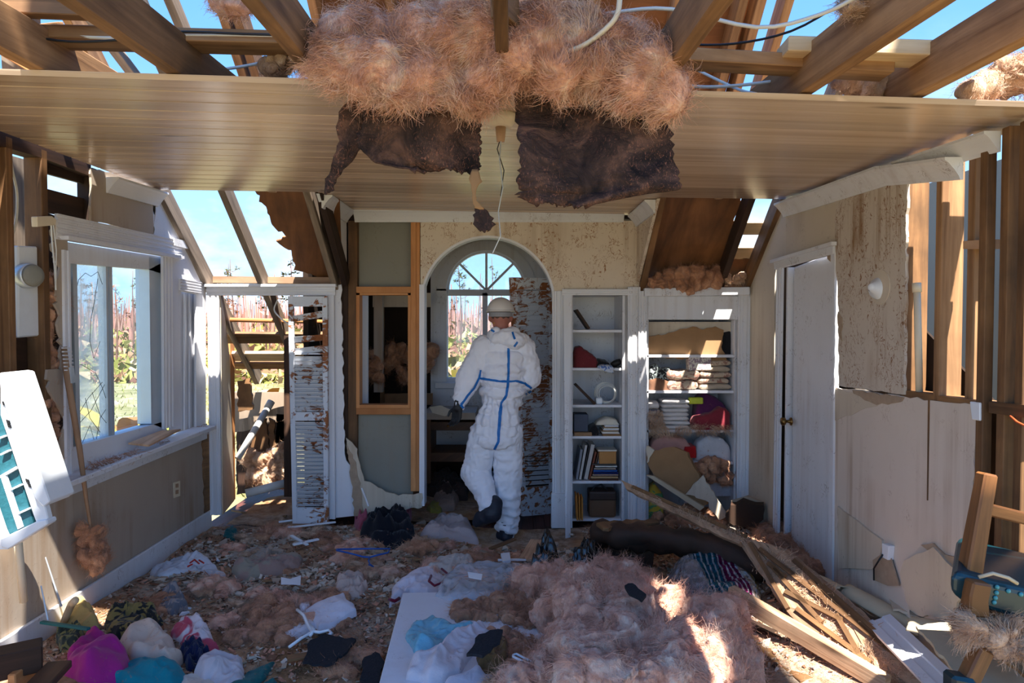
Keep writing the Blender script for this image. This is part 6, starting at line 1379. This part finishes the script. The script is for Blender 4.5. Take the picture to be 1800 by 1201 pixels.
MB().prism([PZ(x, y, .285) for x, y in ((822, 1006), (848, 1010), (846, 1020), (824, 1016))], (0, 0, .002)).build('label_sticker', M['acwhite'], cb)
it('blue_plastic_bag', 'pale blue plastic bag lying across the fallen panel', 'bag', [(712, 1115), (722, 1095), (760, 1082), (800, 1100), (850, 1104), (838, 1118), (790, 1120), (755, 1145), (730, 1142)], .11, M['plasticblue'], z0=.15, seed=24, fq=14, fold=.5)
it('white_cloth', 'rumpled white cloth on the fallen panel by the blue bag', 'cloth', [(712, 1185), (725, 1160), (770, 1148), (800, 1110), (850, 1098), (866, 1108), (840, 1130), (820, 1160), (810, 1180), (750, 1198)], .13, FB('white cloth', (212, 204, 210)), z0=.15, seed=25, fq=12, fold=.5)
it('white_pillowcase', 'smooth white pillowcase at the near end of the fallen panel', 'pillowcase', [(770, 1235), (785, 1195), (840, 1168), (866, 1190), (890, 1230)], .14, FB('white pillowcase', (214, 212, 224)), z0=.15, seed=26, fq=6, fold=.12)
it('olive_cloth', 'olive brown cloth under the black shingle on the panel', 'cloth', [(836, 1150), (860, 1130), (890, 1120), (896, 1150), (885, 1180), (845, 1175)], .12, FB('olive cloth', (112, 84, 52)), z0=.15, seed=27)
for lab, q, z in (('broken black shingle leaning on the olive cloth', [(820, 1155), (842, 1120), (868, 1112), (884, 1112), (878, 1134), (848, 1158)], .30), ('large broken black shingle below the white folded paper', [(532, 1168), (545, 1130), (565, 1120), (626, 1128), (610, 1150), (580, 1172)], .10), ('granular black shingle scrap by the fallen panel edge', [(632, 1200), (640, 1160), (660, 1150), (676, 1168), (662, 1215)], .09)):
    tag(MB().prism([PZ(x, y, z) for x, y in rag(q, 2.5, 8, 5)], (0, 0, .012)).build('roof_shingle', M['shingle']), lab, 'shingle')
wp = thing('folded_white_sheet', 'white folded stiff cloth tied with a white ribbon on the litter', 'cloth', PZ(560, 1085, .1))
FS = FB('stiff white', (222, 218, 228))
mound('lower_fold', [(486, 1103), (512, 1090), (540, 1075), (548, 1086), (556, 1098), (528, 1112), (500, 1124), (492, 1114)], .07, FS, .06, wp, seed=41, fold=.2, fq=9, prof=.4)
mound('upper_fold', [(536, 1072), (570, 1056), (604, 1042), (618, 1058), (630, 1074), (596, 1089), (560, 1104), (548, 1088)], .09, FS, .07, wp, seed=42, fold=.2, fq=9, prof=.35)
mound('small_fold', [(526, 1064), (534, 1054), (543, 1050), (546, 1068), (536, 1074), (528, 1074)], .07, FS, .06, wp, seed=43, fold=.2)
for q in ([(522, 1072), (534, 1082), (542, 1100), (548, 1112), (530, 1122), (508, 1138)], [(548, 1110), (562, 1112), (578, 1108), (583, 1114), (576, 1118)], [(542, 1098), (552, 1108), (545, 1118)]): MB().tube([PZ(x, y, .13-.0006*(y-1072)) for x, y in q], .008, 6).build('ribbon', M['acwhite'], wp, True)
tag(MB().prism([PZ(x, y, .09) for x, y in ((494, 1016), (510, 1019), (529, 1013), (528, 1029), (512, 1028), (494, 1028))], (0, 0, .004)).build('paper_scrap', M['acwhite']), 'small white paper scrap on the pink litter', 'paper')
it('crumpled_cloth', 'crumpled pinkish white cloth behind the folded white sheet', 'cloth', [(586, 1035), (592, 1010), (612, 1002), (640, 1006), (648, 1024), (632, 1038), (606, 1044)], .13, FB('pinkish white', (196, 172, 160)), seed=28, fq=18, fold=.5)
hg = thing('blue_hanger', 'blue plastic clothes hanger lying on the rubble', 'hanger', PZ(640, 975, .12))
HB = plain('blue plastic', S(30, 86, 168), .4)
MB().tube([PZ(x, y, .13) for x, y in ((592, 966), (640, 965), (686, 965), (682, 972), (664, 976), (650, 980), (638, 979), (612, 972), (592, 968), (592, 966))], .006, 6).build('bar', HB, hg, True)
MB().tube([PZ(x, y, .13) for x, y in ((650, 979), (648, 986), (650, 992), (656, 996), (648, 993))], .005, 6).build('hook', HB, hg, True)
for i, (q, h, lab) in enumerate((([(385, 1210), (400, 1185), (440, 1170), (484, 1158), (470, 1180), (440, 1200)], .06, 'dark teal cloth corner stretched on the near litter'), ([(450, 1215), (462, 1188), (480, 1182), (500, 1200), (495, 1220)], .08, 'teal cloth scrap at the near edge of the litter'))):
    it('teal_cloth', lab, 'cloth', q, h, FB('dark teal', (22, 92, 92)), seed=30+i, fold=.2)
it('teal_rag', 'small teal rag on the litter by the window wall', 'rag', [(392, 938), (398, 922), (410, 920), (420, 930), (412, 940)], .05, FB('dark teal', (22, 92, 92)), seed=33)
hgw = thing('white_hanger', 'white plastic hanger end stuck in the pink heap', 'hanger', PZ(918, 1158, .25))
MB().tube([PZ(x, y, .27) for x, y in ((902, 1152), (908, 1150), (935, 1164), (930, 1168), (902, 1155), (902, 1152))], .005, 6).build('loop', M['acwhite'], hgw, True)
it('blue_cloth', 'dark blue cloth scrap behind the clear plastic bag', 'cloth', [(834, 1000), (845, 986), (862, 984), (870, 996), (850, 1004)], .07, FB('dark blue scrap', (40, 44, 84)), seed=34)
it('white_bowl_rim', 'white rounded edge of a pillow at the very front of the heap', 'pillow', [(965, 1230), (975, 1198), (1010, 1186), (1050, 1192), (1075, 1230)], .12, FB('white pillow', (214, 210, 220)), z0=.22, seed=35, fold=.08)
it('grey_fabric', 'grey blue printed fabric by the wool near the window wall', 'cloth', [(276, 1062), (282, 1035), (300, 1022), (322, 1036), (330, 1055), (305, 1068)], .13, FB('grey blue print', (108, 112, 122), (150, 140, 138), 20), seed=36, fq=16)
it('green_scrap', 'dark green garment piece in the pink heap', 'cloth', [(948, 1125), (955, 1098), (972, 1090), (975, 1118), (966, 1138)], .22, FB('dark green', (26, 48, 42)), seed=37)
tag(MB().prism([PZ(x, y, .44) for x, y in rag([(1098, 1034), (1112, 1030), (1136, 1050), (1128, 1060), (1106, 1048)], 2, 7, 4)], (0, 0, .012)).build('roof_shingle', M['shingle']), 'black shingle scrap on the crest of the pink heap', 'shingle')
tag(fluff('insulation_mat', blobs_px([(800, 1064), (900, 1046), (960, 1050), (960, 1110), (900, 1100), (868, 1088), (810, 1086)], 0, (.018, .035), 70, 111, 0, .155)+blobs_px([(860, 1110), (950, 1120), (960, 1180), (900, 1185), (880, 1140)], 0, (.018, .035), 45, 112, 0, .155), M['pinkb'], None, 4500, .06, .001, 113, .02, 1.2, .6, .6), 'thin brown fibre mat covering the middle of the fallen white panel', 'insulation')
# small sticks and trim strips, each on its own
for lab, a, b, w, m in (('white trim strip at the louvred leaf foot', (505, 928), (590, 918), .016, 'acwhite'), ('second white trim strip near the louvred leaf', (490, 918), (520, 914), .014, 'acwhite'), ('white strip crossing the rubble in front of the leaf', (515, 958), (560, 948), .025, 'acwhite'), ('short white strip leaning over the rubble', (512, 942), (540, 958), .022, 'acwhite'),
                        ('pale board on the litter before the worker', (925, 985), (945, 950), .10, 'lath'), ('white plastic strip by the black pointed bag', (875, 985), (925, 984), .02, 'acwhite'), ('brown stick by the worker heel', (862, 965), (905, 948), .035, 'stud'), ('brown wood chip near the black shingle', (505, 1158), (556, 1150), .05, 'stud')):
    tag(MB().beam(PZ(*a, .10), PZ(*b, .10), w, .012).build('trim_strip' if 'strip' in lab else 'wood_piece', M[m], bev=.002), lab, 'strip' if 'strip' in lab else 'wood')
for i, q in enumerate(([(880, 978), (896, 976), (898, 990), (884, 992)], [(940, 976), (958, 978), (955, 990), (938, 988)])):
    tag(MB().prism([PZ(x, y, .10) for x, y in q], (0, 0, .02)).build('white_tray', M['acwhite'], bev=.003), ('small white plastic tray near the brown stick', 'small white plastic tray beside the pale board')[i], 'tray')
# plaster fragments and tufts that nothing tells apart
protos = []
for k in range(9):
    r = random.Random(k+50); n = r.randint(5, 8); ang = sorted(r.uniform(0, 2*PI) for _ in range(n)); 
    pts = [(math.cos(a)*r.uniform(.6, 1), math.sin(a)*r.uniform(.45, .9), 0) for a in ang]
    m_ = MB().prism(pts, (0, 0, r.uniform(.12, .3)))
    me = bpy.data.meshes.new('plaster_fragment'); me.from_pydata([tuple(v) for v in m_.v], [], m_.f); me.update(); me.materials.append(M[('drywall2', 'gyp', 'drywallL', 'gyp', 'backwall', 'whiteclean', 'card', 'drywall', 'drywallL')[k]]); protos.append(me)
rr = random.Random(11); cnt = 0
while cnt < 300:
    px = rr.gauss(600, 260) if cnt % 4 else rr.uniform(150, 1300); py = 925+abs(rr.gauss(0, 95)) if cnt % 3 else rr.uniform(880, 1190)
    if not (120 < px < 1330 and 872 < py < 1198) or (805 < px < 985 and 870 < py < 955) or (px < 390 and py < 1060-.5*(px-200)+20): continue
    w = PZ(px, py, .05); s = rr.uniform(.02, .06)*(1.35 if py < 1000 else .8)
    o = bpy.data.objects.new('plaster_fragment', protos[rr.randrange(9)]); COL.objects.link(o)
    o.location = (w.x, w.y, zd(w.x, w.y)+.006); o.scale = (s, s, s*rr.uniform(.7, 1.2)); o.rotation_euler = (rr.uniform(-.35, .35), rr.uniform(-.35, .35), rr.uniform(0, 6))
    tag(o, 'broken plaster fragment scattered on the insulation litter', 'plaster', 'plaster fragments on the floor'); cnt += 1
# loose litter too small to count: chips and fibre
def chips(n, seed, big=0):
    r = np.random.default_rng(seed); px = r.uniform(0, 1500, n); V = []; C = []
    x = r.uniform(XL+.05, XR+.02, n*2); y = 2.9+(5.15-2.9)*r.uniform(0, 1, n*2)**.9; z = ZD(x, y)
    keep = ~((np.abs(x-.1) < .42) & (np.abs(y-5.0) < .3)); x, y, z = x[keep][:n], y[keep][:n], z[keep][:n]; n = len(x)
    s = r.uniform(.003, .012, n)*(1+.8*(r.uniform(0, 1, n) > .93)); a = r.uniform(0, 2*PI, n); t1_, t2_ = r.normal(0, .4, n), r.normal(0, .4, n); asp = r.uniform(.3, .9, n)
    pal = np.array([S(206, 192, 176), S(178, 158, 138), S(150, 126, 104), S(186, 132, 106), S(120, 82, 62), S(76, 54, 42), S(204, 152, 126)])
    if big: x = r.uniform(-2.2, .5, n); y = r.uniform(3.9, 5.1, n); P_ = np.column_stack([x, y, x*0]); kp = (fbm(P_, 2.5, 8) > -.1) & ~((np.abs(x-.1) < .42) & (np.abs(y-5.0) < .3)); x, y = x[kp], y[kp]; n = len(x); z = ZD(x, y); s = r.uniform(.007, .026, n); a, t1_, t2_, asp = a[:n], t1_[:n]*.7, t2_[:n]*.7, asp[:n]
    ci = r.choice(7, n, p=[.34, .3, .18, .08, .06, .02, .02] if big else [.14, .16, .18, .2, .16, .06, .1])
    cr_ = np.array([(-1, -1, 0), (1, -.7, 0), (.8, 1, 0), (-.9, .8, 0), (-1, -1, .35), (1, -.7, .35), (.8, 1, .35), (-.9, .8, .35)])
    L = cr_[None]*np.stack([s, s*asp, s], 1)[:, None]
    X = L[:, :, 0]*np.cos(a)[:, None]-L[:, :, 1]*np.sin(a)[:, None]; Y = L[:, :, 0]*np.sin(a)[:, None]+L[:, :, 1]*np.cos(a)[:, None]
    Z = L[:, :, 2]+X*t1_[:, None]+Y*t2_[:, None]
    V = np.stack([X+x[:, None], Y+y[:, None], Z+z[:, None]+.004], 2).reshape(-1, 3); C = np.repeat(pal[ci], 8, 0)
    b = np.arange(n)[:, None]*8; F_ = np.concatenate([b+np.array(f) for f in ((4, 5, 6, 7), (0, 1, 5, 4), (1, 2, 6, 5), (2, 3, 7, 6), (3, 0, 4, 7))])
    t = NT('litter chips'); at = t.n('ShaderNodeAttribute', attribute_name='Col'); o = objm('litter_chips', npmesh('litter_chips', V, F_, False, C), t.fin(at.outputs['Color'], .9, .2))
    tag(o, 'larger pale crumbs of plaster thick towards the closets' if big else 'small crumbs of plaster and wood sprinkled over the floor litter', 'litter', kind='stuff')
chips(15000, 3); chips(5200, 6, 1)
def floor_fibre(n, seed):
    r = np.random.default_rng(seed); x = r.uniform(XL+.05, XR+.02, n*3); y = r.uniform(2.8, 5.2, n*3); P = np.column_stack([x, y, np.zeros(n*3)])
    k = (fbm(P, 2.2, 4) > -.15) & ~((np.abs(x-.1) < .45) & (np.abs(y-5.0) < .33)); P = P[k][:n]; P[:, 2] = ZD(P[:, 0], P[:, 1])+.003
    V, q = strand_mesh(P, np.tile([0, 0, 1.], (len(P), 1)), .05, .0011, seed, .04, 4, .85)
    tag(objm('loose_fibre', npmesh('loose_fibre', V, q), M['pinkb']), 'loose pink fibres matted over the floor litter', 'fibre', kind='stuff')
floor_fibre(34000, 5)
rr = random.Random(21); base = None
for k in range(70):
    for _ in range(50):
        px, py = rr.uniform(200, 960), 930+abs(rr.gauss(0, 120))
        if py < 1195 and not (640 < px < 1000 and py > 1035) and not (780 < px < 985 and py < 960) and not (px < 360 and py > 1090) and not (px < 390 and py < 1060-.5*(px-200)+20): break
    w = PZ(px, py, .06)
    if k < 5:
        base = fluff('insulation_tuft', [((rr.uniform(-.06, .06), rr.uniform(-.05, .05), rr.uniform(0, .02)), rr.uniform(.015, .035)) for _ in range(9)], [M['pink'], M['pinkb'], M['pale'], M['pinkb'], M['pink']][k], None, 900, .06, .001, 60+k, .02, 1.5, .6, .7)
        T5 = [base] if k == 0 else T5+[base]; o = base
    else: o = T5[k % 5].copy(); COL.objects.link(o)
    del o['kind']
    s = rr.uniform(.6, 1.5); o.location = (w.x, w.y, zd(w.x, w.y)+.005); o.scale = (s, s, s*.7); o.rotation_euler = (0, 0, rr.uniform(0, 6))
    o['kind'] = 'thing'; tag(o, 'loose pink insulation tuft lying on the floor litter', 'insulation', 'insulation tufts on the floor')

# ------------------------------------------------------------------ burnt pine forest outside
bark = wood('burnt pine bark', S(86, 58, 48), S(150, 108, 88), su=1, sv=14, grime=.3); M['bark'] = bark
ndl = plain('pine needles', S(74, 72, 34), .9, .1, .5, 3, 0); ndlb = plain('scorched needles', S(128, 82, 52), .9, .1, .4, 3, 0)
def tuftleaf(c, r, n, rn, V, F_):
    for _ in range(n):
        d = Vector((rn.gauss(0, 1), rn.gauss(0, 1), rn.gauss(0, .7)+.3)).normalized(); p = Vector(c)+d*r*rn.uniform(.1, .5); q = Vector(c)+d*r*rn.uniform(.7, 1.2); s = d.orthogonal().normalized()*r*.16
        b = len(V); V += [tuple(p-s), tuple(p+s), tuple(q)]; F_.append((b, b+1, b+2))
def make_pine(k):
    rn = random.Random(100+k); h = rn.uniform(4.4, 6.4); t = bpy.data.objects.new('burnt_pine', None); link(t)
    lean = rn.uniform(-.35, .35); pts = [(lean*(z/h)**2+.06*math.sin(z+k), .05*math.cos(z*1.3), z) for z in np.linspace(-.3, h, 9)]
    MB().tube(pts, [.075*(1-.8*i/8) for i in range(9)], 7).build('trunk', bark, t, True)
    V, F_, mb_ = [], [], MB(); nb = rn.randint(3, 9) if k % 3 else 2
    for i in range(nb):
        z = h*rn.uniform(.55, 1.0); a = rn.uniform(0, 2*PI); L = rn.uniform(.4, 1.3)*(1.25-z/h); c = Vector((lean*(z/h)**2, 0, z)); e = c+Vector((math.cos(a)*L, math.sin(a)*L, L*.5)); mid = c.lerp(e, .5)-Vector((0, 0, .06))
        mb_.tube([c, mid, e], [.018, .014, .008], 5); tuftleaf(e, .22+.16*rn.random(), 16, rn, V, F_)
    mb_.build('branch', bark, t, True)['kind'] = 'stuff'
    if V: ob = objm('needles', npmesh('needles', V, F_, False), ndl if k % 2 else ndlb, t); ob['kind'] = 'stuff'
    return t
def copy_tree(o):
    c = o.copy(); COL.objects.link(c)
    for ch in children(o): d = ch.copy(); COL.objects.link(d); d.parent = c
    return c
pines = [make_pine(k) for k in range(7)]
rn = random.Random(5); n = 0
spots = [(475, 38, 1), (508, 33, 3), (205, 30, 5), (235, 42, 1), (262, 36, 4), (810, 40, 5), (840, 34, 1), (865, 44, 3), (248, 50, 1), (800, 52, 2)]
while len(spots) < 90:
    px = rn.uniform(60, 640) if rn.random() < .7 else rn.uniform(640, 1000); spots.append((px, rn.uniform(36, 95), rn.randrange(7)))
for i, (px, D, k) in enumerate(spots):
    o = pines[i] if i < 7 else copy_tree(pines[k])
    o.location = ((px-900)/F*D, D, -.6); s = rn.uniform(.75, 1.05); o.scale = (s, s, s*rn.uniform(.85, 1.1)); o.rotation_euler = (0, 0, rn.uniform(0, 6))
    tag(o, 'tall scorched pine with few tufts standing in the burnt forest outside', 'tree', 'burnt pines outside')
# farther stems and scrub
def forest():
    r = np.random.default_rng(9); n = 5200; D = r.uniform(50, 190, n); X = (r.uniform(-150, 1250, n)-900)/F*D; h = r.uniform(2.2, 4.8, n)*(.65+.5*r.uniform(0, 1, n)); w = r.uniform(.05, .11, n); ln = r.normal(0, .25, n)
    b = np.stack([np.stack([X-w, D, X*0-.7], 1), np.stack([X+w, D, X*0-.7], 1), np.stack([X, D+w*1.5, X*0-.7], 1), np.stack([X-w*.4+ln, D, h], 1), np.stack([X+w*.4+ln, D, h], 1), np.stack([X+ln, D+w*.6, h], 1)], 1).reshape(-1, 3)
    k = np.arange(n)[:, None]*6; F_ = np.concatenate([k+np.array(f) for f in ((0, 1, 4, 3), (1, 2, 5, 4), (2, 0, 3, 5))])
    c = np.array([S(150, 104, 92), S(168, 122, 110), S(120, 84, 74), S(176, 140, 126)])[r.integers(0, 4, n)]
    t = NT('far burnt stems'); at = t.n('ShaderNodeAttribute', attribute_name='Col'); m = t.fin(at.outputs['Color'], .95, .1)
    tag(objm('forest', npmesh('forest', b, F_, False, np.repeat(c, 6, 0)), m), 'dense grey-red stems of the burnt forest at the horizon', 'forest', kind='stuff')
    n = 26000; D = 24+r.uniform(0, 1, n)**1.3*95; X = (r.uniform(-150, 1250, n)-900)/F*D; s = r.uniform(.12, .42, n)*(.7+D/80); z = -.6+np.abs(r.normal(0, .8, n))*np.clip((D-22)/40, .12, 1.25)
    V = np.zeros((n, 3, 3))
    for j in range(3): V[:, j] = np.stack([X, D, z], 1)+r.normal(0, 1, (n, 3))*s[:, None]*.7
    c = np.array([S(150, 112, 84), S(118, 116, 58), S(140, 134, 76), S(168, 118, 100), S(96, 92, 48), S(182, 156, 120)])[r.integers(0, 6, n)]
    tag(objm('undergrowth', npmesh('undergrowth', V.reshape(-1, 3), np.arange(n*3).reshape(-1, 3), False, np.repeat(c, 3, 0)), m), 'dry brown and green scrub below the burnt pines', 'undergrowth', kind='stuff')
    n = 9000; D = r.uniform(8, 30, n); X = (r.uniform(-250, 1300, n)-900)/F*D; s = r.uniform(.04, .16, n); V = np.zeros((n, 3, 3)); a = r.uniform(0, 6, n)
    V[:, 0] = np.stack([X-.02*np.cos(a), D-.02*np.sin(a), X*0-.56], 1); V[:, 1] = np.stack([X+.02*np.cos(a), D+.02*np.sin(a), X*0-.56], 1); V[:, 2] = np.stack([X+r.normal(0, .05, n), D+r.normal(0, .05, n), -.56+s], 1)
    c = np.array([S(150, 142, 98), S(120, 122, 66), S(180, 168, 128)])[r.integers(0, 3, n)]
    tag(objm('lawn_grass', npmesh('lawn_grass', V.reshape(-1, 3), np.arange(n*3).reshape(-1, 3), False, np.repeat(c, 3, 0)), m), 'thin dry grass blades on the sandy lawn', 'grass', kind='stuff')
forest()
# young banana-like plants with yellowing leaves
def frond(mb_, base, d, L, w, droop):
    p = Vector(base); d = Vector(d).normalized(); s = d.cross(Vector((0, 0, 1))).normalized(); n = 7; b = len(mb_.v)
    for k in range(n+1):
        t = k/n; ww = w*math.sin(PI*min(.98, .08+t*.9))**.8
        mb_.v += [p-s*ww+Vector((0, 0, .03*ww)), p.copy(), p+s*ww+Vector((0, 0, .03*ww))]
        d = (d-Vector((0, 0, droop))).normalized(); p = p+d*(L/n)
    for k in range(n):
        for j in (0, 1): o = b+3*k+j; mb_.face([o, o+1, o+4, o+3], [(0, 0)]*4)
yl_ = plain('yellowing leaf', S(196, 170, 52), .6, .3, .3, 4); gl_ = plain('green leaf', S(128, 150, 56), .6, .3, .3, 4); dl_ = plain('dry leaf', S(150, 100, 52), .8, .2, .3, 6)
for lab, px, D, sc in (('yellow-leaved banana plant outside the sliding window', 208, 6.6, 1.0), ('yellow banana plant seen through the closet opening', 462, 9.0, .9), ('yellow-green plant below the arched window', 806, 11.0, 1.0)):
    X = (px-900)/F*D; t = thing('banana_plant', lab, 'plant', (X, D, -.56)); r = random.Random(px)
    MB().tube([(X, D, -.56), (X+.02, D, -.1), (X+.05, D, .35*sc)], [.07, .06, .04], 8).build('stem', dl_, t, True)
    for k in range(8): a = k*PI/4+r.uniform(-.3, .3); m_ = MB(); frond(m_, (X+.04, D, .25*sc+.02*k), (math.cos(a), math.sin(a), 1.3+r.uniform(-.5, .5)), r.uniform(.7, 1.2)*sc, .09*sc, .16); m_.build('leaf', (yl_, gl_, yl_, dl_)[k % 4], t, True)
